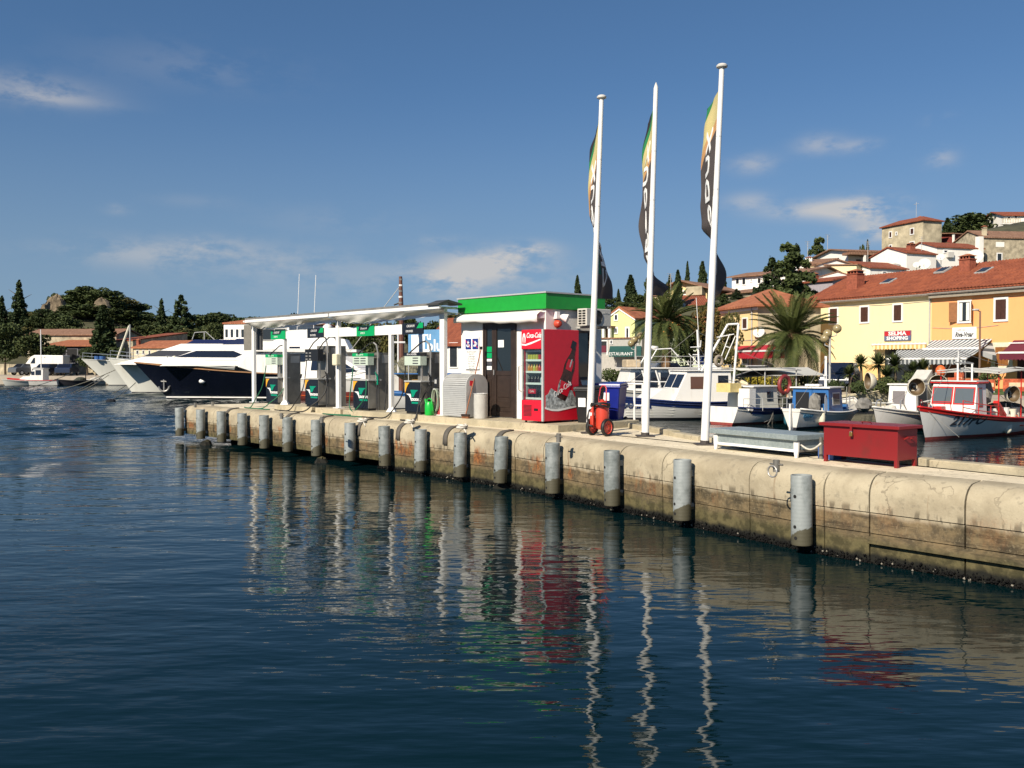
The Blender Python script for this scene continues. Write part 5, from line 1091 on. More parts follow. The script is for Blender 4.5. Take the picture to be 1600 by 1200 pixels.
    def ribs(s, pitch=.24):       # real tile rows down the front slope
        m = MB(); k = s.rise/(s.depth/2); n_ = int((s.L+2*s.over)/pitch)
        for i in range(n_):
            x = -s.over+pitch*(i+.5); a = Vector((x, -s.over-.06, s.z1-k*(s.over+.06)+.17)); b = Vector((x, s.depth/2, s.z1+s.rise+.19)); st = 7
            for q in range(st):
                p0, p1 = a.lerp(b, q/st), a.lerp(b, (q+1)/st+.01); lift = Vector((0,0,.02))
                vs = []
                for p, r_, l in ((p0, .10, lift), (p1, .085, Vector((0,0,0)))):
                    for an in (0, 50, 90, 130, 180): vs.append(p+l+Vector((r_*math.cos(R(an)), 0, r_*.75*math.sin(R(an)))))
                m.add(vs, [(j, j+1, j+6, j+5) for j in range(4)]+[(4,3,2,1,0)])
        o = m.build('tile_rows', M_tile, s.roof); tag(o, kind='stuff'); return o
# --- cream and orange waterfront houses
GB = 1.0
cd = Vector((.46,-.888)); A0 = Vector((22.5, 70.0))
def wf(t): q = A0+cd*t; return 800+FPX*q.x/q.y, q.y
x0, d0 = 1266, 70.0; x1, d1 = wf(10.57); x2, d2 = wf(24)
cre = House('cream_house', 'long cream two storey house with brown shutters and a terracotta roof', 'house', x0, d0, x1, d1, GB, 7.2, 8.2, M_cream, M_tile, 'side', 1.75, .35)
cre.ribs()
for w in ((1295.3,480,1310.4,507.8),(1343.4,477.5,1358.8,505.5),(1395,474,1411,503.5)): cre.win(*w, 'shutter', .11)
MB().box(0, cre.L, -.012, .01, GB, 2.45).build('plinth_band', M_cream2, cre.o)
m = MB(); m.box(-.3, cre.L, -.30, .0, 6.93, 7.03); m.build('cornice', M_whitew, cre.o)
cre.chimney(1323.5, 419, 1340, 462, 1.2); MB().cyl((cre.L-.08,-.08,GB), (cre.L-.08,-.08,7.0), .05, n=8).build('drain_pipe', M_greyp, cre.o)
def skylight(h, px, py, y):
    k = h.rise/(h.depth/2); n3 = Vector((h.n.x, h.n.y, 0)); q = onplane(px, py, h.A+n3*y, n3); u = (q.xy-h.A.xy).dot(h.dx); z = h.z1+k*y+.24
    sk = MB().cbox((u, y, z), (.8, .95, .10), (math.atan(k),0,0)).build('skylight', M_greyp, h.roof); 
    MB().cbox((u, y-.02, z+.06), (.6, .75, .03), (math.atan(k),0,0)).build('pane', M_winglass, h.roof)
skylight(cre, 1388, 440, 2.2)
ora = House('orange_house', 'orange two storey house with one pair of open shutters and a cafe sign', 'house', x1+.02, d1, x2, d2, GB, 7.25, 8.0, M_peach, M_tile, 'side', 1.75, .35)
ora.ribs(); m = MB(); m.box(.02, ora.L, -.34, .0, 6.75, 7.02); m.build('cornice', mat('grey_cornice', (.30,.26,.20), .9), ora.o)
ora.win(1496.5, 469, 1518.5, 505, 'open', .12); ora.win(1553, 464.5, 1575.8, 502.5, 'shutter', .13); ora.win(1612, 460, 1638, 500, 'shutter', .13)
ora.chimney(1499, 395, 1516, 424, 2.6); skylight(ora, 1537, 447, 2.3); skylight(ora, 1473, 433, 3.2)
ora.win(1549, 535, 1583, 579, 'wood', .28, mat('door_stone', (.74,.66,.50), .8), 'door'); ora.win(1466, 562, 1480, 575, 'glass', .1)
u0 = ora.f(1457, 570)[0]; u1 = ora.f(1530, 570)[0]; MB().box(u0, u1, -.014, .01, GB, 3.0).build('ground_floor_band', mat('brick_paint', (.28,.10,.06), .9), ora.o); ud = ora.f(1500, 570)[0]; MB().box(ud, u1, -.03, .01, GB, 2.9).build('doorway', M_black, ora.o)
ue = ora.f(1590, 560)[0]; MB().box(ue, ora.L, -.02, .01, GB, 3.1).build('doorway', mat('maroon_dark', (.06,.015,.015), .8), ora.o)
# shop signs
def sign(h, x0, y0, x1, y1, name, label, mm, cat='sign'):
    u0, zt = h.f(x0, y0, .08); u1, zb = h.f(x1, y1, .08); s_ = thing(name, label, cat, (h.A.x, h.A.y, 0), h.rz); MB().box(u0, u1, -.08, -.01, zb, zt).build('board', mm, s_); return s_, u0, u1, zb, zt
s_, u0, u1, zb, zt = sign(cre, 1381.5, 517.5, 1423, 532, 'shop_sign', 'red and blue SELMA SHOPING sign on the cream house', mat('sign_slate', (.10,.14,.24), .5))
MB().box(u0+.03, u1-.03, -.09, -.082, (zb+zt)/2, zt-.03).build('red_band', mat('sign_red', (.50,.02,.03), .5), s_)
text('lettering', 'SELMA', .36, M_paper, s_, ((u0+u1)/2, -.095, zt-.19), FR, sx=(u1-u0)/1.55, off=.012); text('lettering', 'SHOPING', .33, M_paper, s_, ((u0+u1)/2, -.088, zb+.17), FR, sx=(u1-u0)/1.75, off=.012)
s_, u0, u1, zb, zt = sign(ora, 1488, 512, 1525, 529, 'cafe_sign', 'white Riva-Vrsar cafe sign on the orange house', M_paper)
text('lettering', 'caffe bar', .22, mat('pink_ink', (.55,.25,.22), .6), s_, (u0+(u1-u0)*.38, -.084, zt-.16), FR, shear=.3, sx=(u1-u0)/2.1); text('lettering', 'Riva-Vrsar', .42, M_black, s_, ((u0+u1)/2, -.084, zb+.26), FR, shear=.25, sx=(u1-u0)/2.35, off=.014)
# awnings
def stripes(c0, c1, sc):
    def b_(t, b):
        tc = N(t, 'ShaderNodeTexCoord'); sp = N(t, 'ShaderNodeSeparateXYZ'); t.links.new(tc.outputs['Object'], sp.inputs[0])
        q = math_(t, 'LESS_THAN', math_(t, 'FRACT', math_(t, 'MULTIPLY', sp.outputs[0], sc)), .5); m = N(t, 'ShaderNodeMix', data_type='RGBA'); t.links.new(q, m.inputs[0]); m.inputs[6].default_value = (*c0, 1); m.inputs[7].default_value = (*c1, 1)
        t.links.new(m.outputs[2], b.inputs['Base Color']); b.inputs['Roughness'].default_value = .85
    return b_
def awning(h, name, label, xt0, xt1, yt, o0, xb0, xb1, yb, o1, mm, bar=M_white, val=.25, posts=()):
    a0, zt = h.f(xt0, yt, o0); a1, _ = h.f(xt1, yt, o0); b0, zb = h.f(xb0, yb, o1); b1, _ = h.f(xb1, yb, o1)
    w = thing(name, label, 'awning', (h.A.x, h.A.y, 0), h.rz)
    m = MB(); n_ = 8; m.grid([[((a0+(a1-a0)*i/n_)*(1-q)+(b0+(b1-b0)*i/n_)*q, -o0-(o1-o0)*q, zt+(zb-zt)*q-.06*math.sin(math.pi*q)) for i in range(n_+1)] for q in (0,.25,.5,.75,1)]); m.build('canvas', mm, w, solid=.02)
    if val:
        m = MB(); k = max(6, int((b1-b0)/.22)); vs = []
        for i in range(k):
            xa, xb_ = b0+(b1-b0)*i/k, b0+(b1-b0)*(i+1)/k; m.add([(xa,-o1-.02,zb),(xb_,-o1-.02,zb),(xb_,-o1-.02,zb-val*.8),((xa+xb_)/2,-o1-.02,zb-val),(xa,-o1-.02,zb-val*.8)], [(4,3,2,1,0)])
        m.build('valance', mm, w, solid=.015)
    if bar: MB().box(b0-.05, b1+.05, -o1-.06, -o1+.04, zb-.02, zb+.09).build('front_bar', bar, w)
    for xx in (a0+.2, a1-.2): MB().tube([(xx,-o0-.05,zt-.1), (xx,-(o0+o1)/2,(zt+zb)/2-.25), (xx,-o1,zb)], .03, 5).build('arm', M_white, w)
    for f_ in posts: MB().cyl((b0+(b1-b0)*f_,-o1+.1,GB), (b0+(b1-b0)*f_,-o1+.1,zb), .05, n=6).build('post', M_greyp, w)
    return w
M_str = mat('grey_white_stripes', build=stripes((.06,.075,.095),(.62,.64,.62), 3.3)); M_strn = mat('slate_stripes', build=stripes((.07,.08,.09),(.44,.46,.46), 3.3)); M_ystr = mat('yellow_stripes', build=stripes((.70,.42,.14),(.80,.66,.40), 3.0)); M_burg = mat('burgundy_canvas', (.12,.012,.03), .8, var=.06)
awning(cre, 'shop_awning', 'pale yellow scalloped awning under the SELMA sign', 1365, 1447, 536, .02, 1364, 1447, 539, .5, M_ystr, val=.35)
u0, zt = cre.f(1383, 544, .02); u1, _ = cre.f(1440, 544, .02); MB().box(u0, u1, -.04, .01, GB, zt).build('shop_window', M_winglass, cre.o); MB().box(u0, u0+2.2, -.08, -.04, zt, zt+.35).build('shutter_case', M_white, cre.o)
awning(ora, 'striped_awning', 'upper blue grey striped awning below the cafe sign', 1455, 1550, 532, .02, 1443, 1533, 546, 1.7, M_str, val=0)
awning(ora, 'striped_awning', 'lower slate striped awning with a scalloped white edge', 1402, 1532, 547.5, 1.75, 1386, 1509, 561.5, 3.6, M_strn, val=.34, posts=(.98,))
m = MB(); q0 = ora.f(1533, 548, 1.7); q1 = ora.f(1557, 557, .6); q2 = ora.f(1550, 535, .05)
m.add([(q0[0],-1.7,q0[1]),(q1[0],-.6,q1[1]),(q2[0],-.05,q2[1]),(q1[0],-.6,q1[1]-.3),(q0[0],-1.7,q0[1]-.3)], [(0,1,2),(0,4,3,1)]); o = m.build('side_flap', M_strn, solid=.02, loc=(ora.A.x, ora.A.y, 0)); o.rotation_euler = (0,0,ora.rz); tag(o, 'dark striped side flap hanging right of the striped awnings', 'awning flap')
w = awning(ora, 'burgundy_awning', 'burgundy awning with white edges at the right edge of the orange house', 1584, 1690, 532, .02, 1562, 1660, 552, 1.9, M_burg, val=.42)
u0, zt = ora.f(1577, 537, .5); u1, _ = ora.f(1690, 537, .5); MB().box(u0, u1, -.56, -.52, zt, zt+.07).build('white_piping', M_white, w)
# street lamp before the orange house
lq = D(1530.5, 576, 55.0); sl = thing('street_lamp', 'thin brown street lamp in front of the orange house', 'street lamp', (lq.x, lq.y, GB)); lh = D(1530, 486, 55.0).z-GB
M_lampm = mat('lamp_brown', (.16,.10,.07), .6); MB().tube([(0,0,0), (0,0,lh)], [.07,.05], 8).build('pole', M_lampm, sl); MB().tube([(0,0,lh-.04), (-.25,-.05,lh+.06)], .03, 6).build('arm', M_lampm, sl); m = MB(); m.ball((-.28,-.05,lh+.07), (.24,.12,.07), 10, 5); m.build('lamp_head', mat('lamp_grey', (.45,.45,.42), .5), sl, smooth=True)
# --- yellow house with pyramid roof
yel = House('yellow_house', 'yellow plaster house with an old pyramid tiled roof left of the big palm', 'house', 1126, 71, 1183, 65.5, GB, 6.5, 5.0, M_yellow, M_tileo, 'hip', 1.35, .45)
yel.win(1160, 496, 1168.4, 515, 'shutter', .10); yel.win(1136.5, 498, 1144.5, 516, 'shutter', .10); yel.win(1137, 541, 1145, 558, 'dark', .08); yel.win(1160, 544, 1170, 570, 'dark', .08)
MB().cyl((yel.L-.7,-.06,GB), (yel.L-.7,-.06,6.5), .05, n=6).build('drain_pipe', M_greyp, yel.o); MB().box(0, yel.L, -.03, .01, 4.15, 4.22).build('string_course', M_old, yel.o)
MB().box(yel.L, yel.L+.02, .02, yel.depth-.02, GB, 6.48).build('side_wall_shade', M_old, yel.o); MB().box(-.05, yel.L+.05, -.06, .01, 6.3, 6.5).build('cornice', M_whitew, yel.o)  # greyer side panel: the shade on this side is put into its colour
awning(yel, 'red_awning', 'bright red awning with white lettered edge below the yellow house', 1150, 1226, 541, .3, 1147, 1226, 550, 2.4, mat('red_canvas', (.45,.015,.03), .8), val=.5)
# --- green house
grn = House('green_house', 'lime green house with a steep front gable and white edges', 'house', 944.5, 82, 991.5, 80, 1.2, 6.35, 9.5, M_lime, M_tileo, 'front', .95, .12)
grn.win(959.5, 490.5, 966.2, 501.5, 'glass', .10); grn.win(960, 511, 966, 522, 'glass', .12); grn.win(977, 510.5, 984.2, 531, 'dark', .14)
m = MB(); k = .95/(grn.L/2); m.prism([(-.1,6.30),(grn.L/2,7.28),(grn.L+.1,6.30),(grn.L+.1,6.18),(grn.L/2,7.14),(-.1,6.18)], -.10, -.02, 'y'); m.build('gable_trim', M_white, grn.o)
MB().box(-1.0, .3, -.6, -.5, 1.2, 5.2).build('porch_pillar', M_white, grn.o) if False else None
for px in (943.5, 953): u = grn.f(px, 520, .5)[0]; MB().box(u-.12, u+.12, -.62, -.4, 1.2, grn.f(px,512,.5)[1]).build('porch_pillar', M_white, grn.o)
u0 = grn.f(942.5,512,.5)[0]; u1 = grn.f(954,512,.5)[0]; zz = grn.f(948,512,.5)[1]; MB().box(u0-.2, u1+.2, -.75, 0, zz, zz+.15).build('porch_roof', M_tileb, grn.o); u0 = grn.f(945.5,520)[0]; u1 = grn.f(950,520)[0]; MB().box(u0, u1, -.05, .01, 1.2, grn.f(947,514)[1]).build('door', M_shuto, grn.o)
ann = House('annex', 'low yellow annex left of the lime green house', 'house', 925, 83, 943, 82.5, 1.2, 5.7, 6, M_lime, M_tileb, 'flat', 0, .1); ann.win(927, 517, 931, 528, 'glass', .08)
# low shop front below with teal awning
shp = House('grey_shop', 'low grey shop front with a teal awning below the green house', 'shop', 931, 72, 1003, 70.5, .98, 4.4, 4.5, mat('grey_plaster', (.42,.40,.36), .9, var=.08), None, 'flat', 0)
shp.win(932, 532, 949.5, 552, 'dark', .06, M_paper, 'show_case'); shp.win(953, 531, 957.5, 538, 'dark', .05, M_paper, 'notice')
u0 = shp.f(939.5,545,.1)[0]; u1 = shp.f(947,545,.1)[0]; za = shp.f(943,551,.1)[1]; zb = shp.f(943,540,.1)[1]; MB().box(u0, u1, -.10, -.06, za, zb).build('poster', M_burg, shp.o)
MB().box(-.05, shp.L+.05, -.1, .02, 4.4, 4.5).build('coping', M_tileb, shp.o)
w = awning(shp, 'teal_awning', 'dark teal shop awning with pale lettering below the green house', 953, 1002, 541, .05, 951, 1002, 550, 1.2, mat('teal_canvas', (.012,.075,.065), .8), val=.4, bar=None); text('lettering', 'RESTAURANT', .34, M_paper, w, (shp.f(968,549,1.25)[0], -1.25, shp.f(968,551,1.25)[1]-.1), FR)
# pale green shop behind the palms
pgs = House('pale_shop', 'pale green shop with tiled terraces behind the palm', 'shop', 1046, 73, 1112, 70, .98, 5.0, 6, mat('mint_plaster', (.50,.56,.40), .9, var=.08), M_tileo, 'side', 1.1, .4)
pgs.win(1075, 542, 1085, 570, 'dark', .06, name='doorway'); pgs.win(1061, 545, 1067, 560, 'glass', .06); pgs.win(1092, 540, 1100, 566, 'dark', .06, name='doorway')
# --- hillside houses; depth chosen so that they stand on the slope
def hd(y): return 25.4/(.3-(566-y)/FPX)
def hz(x, y, d): return D(x, y, d).z
def up(name, label, xl, xr, yt, yb, wall, roof, rtype, rise_px, skew=0, depth=8., over=.3, wins=(), cat='house', dd=0):
    d = hd(yb)+dd; z1 = hz((xl+xr)/2, yt, d); z0 = min(hz((xl+xr)/2, yb, d), terrain(*D((xl+xr)/2, 566, d).xy))-2.5
    h = House(name, label, cat, xl, d+skew, xr, d-skew, z0, z1, depth, wall, roof, rtype, rise_px*d/FPX, over)
    for w in wins: h.win(*w[:4], w[4] if len(w) > 4 else 'glass', .13)
    return h
h = up('brown_roofed_villa', 'yellow villa with a wide brown roof among the cypresses', 1030, 1104, 452, 462, M_yellow, M_tileb, 'front', 12, 2, 9, .9, [(1037,453,1044,461,'dark'),(1067,453,1078,461,'shutter')])
u0, zt = h.f(1078, 452, .0); u1, zb = h.f(1103, 461, .0); MB().box(u0, u1, -1.0, -.02, zb, zb+1.0).build('balcony', M_old, h.o); MB().box(u0+.3, u1-.4, -.04, .01, zb+1.0, zt).build('balcony_recess', M_tileb, h.o)
up('cream_terrace_house', 'small cream house below the brown roofed villa', 1019, 1050, 463, 478, M_cream, M_tileb, 'flat', 0, 0, 6, .15, [(1026,466,1030,473),(1038,466,1043,473)])
up('white_gabled_house', 'white gabled house right of the fan palm crown', 1043, 1076, 478, 488, M_whitew, M_tileb, 'front', 11, 0, 7, .12, [(1064,468,1069,477)])
up('red_roofed_cottage', 'cream cottage with a steep dark red roof behind the third flagpole', 1075, 1106, 478, 488, M_cream, M_tile, 'side', 17, 0, 7, .3)
h = up('long_white_apartments', 'long white apartment block with recessed windows high on the hill', 1143, 1262, 429, 452, M_whitew, M_tileb, 'side', 9, 4, 8, .5, [(1149,434,1156,445,'dark'),(1159,433,1166,446,'dark'),(1172,434,1176,441),(1183,433,1190,444,'dark'),(1199,429,1205,436,'dark')])
h.win(1216, 418, 1246, 424, 'glass', .1)
up('dark_tiled_roofs', 'low house with brown tiled roof in front of the white apartments', 1128, 1190, 458, 468, M_old, M_tileb, 'side', 8, 3, 7, .4)
h = up('white_hill_house', 'white house with a brown roof and chimney below the cedar crown', 1248, 1296, 412, 430, M_whitew, M_tileb, 'side', 10, 1, 8, .3)
h.chimney(1258.5, 400, 1269, 412, 1.5, m=M_whitew)
up('old_white_gable', 'weathered white gable house with two grey windows', 1277, 1331, 414, 446, M_whitew, M_tileb, 'front', 8, 0, 9, .25, [(1290,421.5,1297.5,428),(1312,420,1319.5,430)])
up('plain_white_gable', 'plain white gable wall in front of the weathered gable house', 1285, 1330, 432, 452, M_whitew, M_tileb, 'front', 6, 0, 5, .05, dd=-8)
h = up('brown_chimney_house', 'brown roofed house with a brick chimney behind the dark cedar', 1250, 1300, 441, 456, mat('grey_violet_plaster', (.34,.31,.33), .9), M_tile, 'side', 9, 2, 7, .3, dd=-10); h.chimney(1266, 425, 1274, 442, 1.5)
h = up('terraced_house', 'broad house with brown roof and long white terrace', 1324, 1411, 394, 412, M_whitew, M_tileb, 'side', 7, -1, 8, .5, [(1336,404,1346,411,'dark'),(1386,402,1392,408,'dark')])
u0, zt = h.f(1326, 399, 1.6); u1, zb = h.f(1411, 399, 1.6); MB().box(u0, u1, -1.8, -.02, zb-.1, zb+.25).build('terrace_roof', M_tileb, h.o)
for px in (1351, 1366, 1374, 1405): u = h.f(px, 405, 1.6)[0]; MB().box(u-.15, u+.15, -1.75, -1.45, h.z0, zb-.1).build('terrace_pillar', M_whitew, h.o)
up('small_cream_house', 'small cream house with one grey window above the brick chimney', 1337, 1361, 417, 432, M_cream, M_tileb, 'shed', 4, -2, 6, .2, [(1345,419,1352,426)], dd=-6)
h = up('red_roof_cottage', 'low white cottage with bright red roof and a skylight', 1358, 1415, 420, 430, M_whitew, M_tile, 'side', 13, -1, 7, .25, [(1378,423,1385.5,428),(1407,421,1414,425)], dd=-8); skylight(h, 1404, 413, 2.0)
h = up('white_block_house', 'windowless white house with red roof, chimney and satellite dishes', 1415, 1461, 397, 428, M_whitew, M_tile, 'side', 12, -1, 6, .2, dd=-6); h.chimney(1422, 379, 1430, 395, 1.0)
h7 = up('square_stone_house', 'tall square weathered stone house on top of the hill', 1376, 1440, 351, 388, M_old, M_tile, 'hip', 9, 4, 3.6, .3, [(1389,361.5,1394,372,'shutter'),(1399,362,1402.5,368,'dark'),(1422,356,1428.5,367,'shutter'),(1389,382,1394,388,'dark'),(1421,377,1429,387,'shutter')]); h7.chimney(1434, 337, 1438, 348, 2.0)
MB().cyl((h7.L*.62, 1.8, h7.z1), (h7.L*.62, 1.8, h7.z1+3.4), .03, n=5).build('aerial', M_greyp, h7.o); MB().cyl((h7.L*.62-.5, 1.8, h7.z1+3.1), (h7.L*.62+.5, 1.8, h7.z1+3.1), .03, n=5).build('aerial_bar', M_greyp, h7.o)
h = up('white_dish_house', 'white house with red roof and cream upper wall, third below the stone house', 1462, 1534, 388, 425, M_whitew, M_tile, 'side', 11, -1, 6, .2, [(1474,390,1481,396)], dd=-4)
u0, zb = h.f(1481, 402, .3); MB().box(u0, u0+.9, -.4, -.02, zb, zb+.7).build('air_unit', mat('cream_metal'), h.o); u = h.f(1531, 400, .1)[0]; MB().box(u-.3, u+.35, -.35, .4, h.z0, h.f(1531,370)[1]).build('pipe_chimney', M_whitew, h.o)
h = up('red_loggia_house', 'dark red loggia with white pillars under a brown roof', 1487, 1532, 367, 392, mat('dark_red_plaster', (.22,.04,.03), .9), M_tileb, 'shed', 6, -1, 5, .5, [(1498,370,1506,376,'dark')], dd=2)
for px in (1490, 1514): u = h.f(px, 372, .3)[0]; MB().box(u-.12, u+.12, -.4, -.15, h.z0, h.z1).build('pillar', M_whitew, h.o)
h10 = up('rubble_stone_house', 'long rubble stone house with an old brown roof at the right edge', 1537, 1680, 373, 425, M_stone, M_tileb, 'side', 15, -1, 7, .2, [(1557,395,1566,409,'glass')]); h10.chimney(1536.5, 352, 1542, 372, .6, m=M_old)
u0, zt = h10.f(1556, 378); u1, zb = h10.f(1569, 386); MB().box(u0, u1, -.03, .01, zb, zt).build('pale_patch', M_whitew, h10.o)
h = up('balcony_house', 'white house with railed balcony at the top right edge', 1566, 1650, 337, 362, M_whitew, M_tile, 'side', 10, 0, 8, .4, [(1573,338,1579.5,343,'dark'),(1584,336,1590,342,'dark'),(1569,353,1590,356,'dark')], dd=10)
u0, zb = h.f(1566, 349, .8); u1, _ = h.f(1594, 349, .8); MB().box(u0, u1, -.9, 0, zb-.15, zb).build('balcony', M_whitew, h.o)
for i in range(12): u = u0+(u1-u0)*i/11; MB().box(u-.04, u+.04, -.88, -.8, zb, zb+.8).build('baluster', M_old, h.o)
MB().box(u0, u1, -.9, -.78, zb+.8, zb+.9).build('balcony_rail', M_old, h.o)
# satellite dishes
def dish(px, py, d, r, label, yaw=-30):
    q = D(px, py, d); s_ = thing('satellite_dish', label, 'satellite dish', q, R(yaw), 'satellite dishes on the hill houses')
    m = MB(); m.lathe([(0,.0),(r*.5,-.06*r-.02),(r,-.28*r)], (0,0,0), 18, axis='y', cap=False); o = m.build('dish', mat('dish_white', (.62,.62,.56), .6), s_, smooth=True, solid=.03); o.rotation_euler = (R(-25),0,0)
    MB().tube([(0,.1,0), (0,.35,-.1), (0,.35,-r-.6)], .04, 5).build('mast', M_greyp, s_); MB().tube([(0,-.0,-r*.9), (0,-r*1.0,-.15*r)], .025, 5).build('feed_arm', M_greyp, s_)
hq = hd(428)-7.5
dish(1444.5, 413.5, hq, .78, 'largest pale dish on the white windowless house'); dish(1432, 414.5, hq, .42, 'small dish left of the largest dish'); dish(1470, 402.5, hq-.5, .48, 'dish beside the air unit of the white dish house'); dish(1524, 402, hq-3, .95, 'big grey dish behind the right roof chimney')
q = yel.A+Vector((yel.dx.x, yel.dx.y, 0))*(yel.L+.35)+Vector((yel.n.x, yel.n.y, 0))*1.3; dish(1186, 520, q.y, .42, 'white dish on the shaded side of the yellow house')
# --- white building with red roof and billboard behind the right canopy post
rr = House('red_roof_restaurant', 'white house with a broad red roof behind the kiosk and pumps', 'house', 662, 70, 760, 67, 1.0, 3.9, 7, M_whitew, M_tile, 'side', 2.0, .25)
rr.win(702, 535, 716, 575, 'glass', .08)
bbq = House('blue_hoarding', 'blue hoarding with a white ship drawing behind the right canopy post', 'hoarding', 638, 58, 690, 56.5, 1.0, 4.6, .3, mat('hoarding_blue', (.12,.30,.52), .6, var=.15, sc=1), None, 'flat', 0)
text('lettering', 'plu', 1.0, M_paper, bbq.o, (bbq.L*.80, -.012, 3.6), FR, off=.02); text('lettering', 'iru', .7, M_paper, bbq.o, (bbq.L*.55, -.012, 4.2), FR, off=.02)
for (a, b_, c_, d_) in ((.1,.5,3.2,4.3),(.35,.6,2.2,3.4),(.7,.95,2.0,2.9)): MB().box(bbq.L*a, bbq.L*b_, -.012, .01, c_, d_).build('white_print', M_paper, bbq.o)

# roof aerials and overhead cables
for (x, y, d, hh, lab) in ((1262,398,128,3.0,'thin television aerial on the white hill house roof'),(1293,392,140,4.0,'thin aerial mast behind the white gables'),(1440,392,120,3.0,'thin television aerial on the white windowless house'),(1356,396,122,2.6,'thin aerial on the terraced house roof'),(1048,452,108,3.0,'thin aerial on the villa roof')):
    q = D(x, y, d); a_ = thing('roof_aerial', lab, 'aerial', q, .4, 'television aerials on the hill houses'); MB().cyl((0,0,-1.5),(0,0,hh*.6),.035,n=5).build('mast', M_greyp, a_)
    for i in range(4): MB().cyl((-.5+.06*i,0,hh*.6-.22*i),(.5-.06*i,0,hh*.6-.22*i),.02,n=4).build('element', M_greyp, a_)
for h_, x0, y0, x1, y1 in ((cre,1300,478,1455,470),(ora,1457,512,1560,508)):
    a, za = h_.f(x0, y0, .03); b, zb = h_.f(x1, y1, .03); MB().tube([(a+(b-a)*i/8, -.03, za+(zb-za)*i/8-.12*math.sin(math.pi*i/8)) for i in range(9)], .014, 4).build('wall_cable', M_greyp, h_.o)
MB().tube([(0,-.36,7.0),(cre.L,-.36,7.0)], .07, 6).build('gutter', mat('gutter_grey', (.24,.21,.18), .6), cre.roof); MB().tube([(0,-.40,7.02),(ora.L,-.40,7.02)], .07, 6).build('gutter', mat('gutter_grey'), ora.roof)
# ================================================================== BOATS
M_hullw = mat('hull_white', build=weathered((.77,.75,.70), (.36,.27,.16), .42, .38, (1.8,1.8,.3), 12., .04, .15))
M_hullg = mat('hull_grey_white', build=weathered((.60,.60,.54), (.36,.32,.24), .35, .38, (.8,.8,.25), 12., .05, .15))
M_navy = mat('hull_navy', (.004,.0055,.013), .25, var=.08, sc=1, coat=.25)
M_nstripe = mat('navy_stripe', (.012,.028,.12), .4, var=.1)
M_anti = mat('red_antifouling', (.26,.045,.035), .7, var=.15)
M_antid = mat('dark_antifouling', (.02,.02,.028), .7, var=.15)
M_redb = mat('boat_red', (.55,.02,.018), .35, var=.08)
M_blueb = mat('cabin_blue', (.025,.13,.36), .45, var=.08)
M_deckw = mat('boat_deck', (.50,.47,.40), .7, var=.15)
M_teak = mat('teak', (.30,.15,.06), .6, var=.2)
M_tint = mat('tinted_window', (.010,.012,.02), .06, var=0, spec=.9)
M_net = mat('net_heap', (.045,.05,.035), .95, var=.5, sc=14)
M_tarp = mat('grey_tarp', (.50,.49,.44), .8, var=.08)
M_tarpd = mat('dark_tarp', (.20,.19,.17), .8, var=.1)
M_ora = mat('buoy_orange', (.75,.14,.03), .5, var=.06)
M_buoyw = mat('fender_white', (.70,.66,.52), .5, var=.1)
M_chrome = mat('stainless_tube', (.55,.55,.54), .25, metal=.7, var=0)
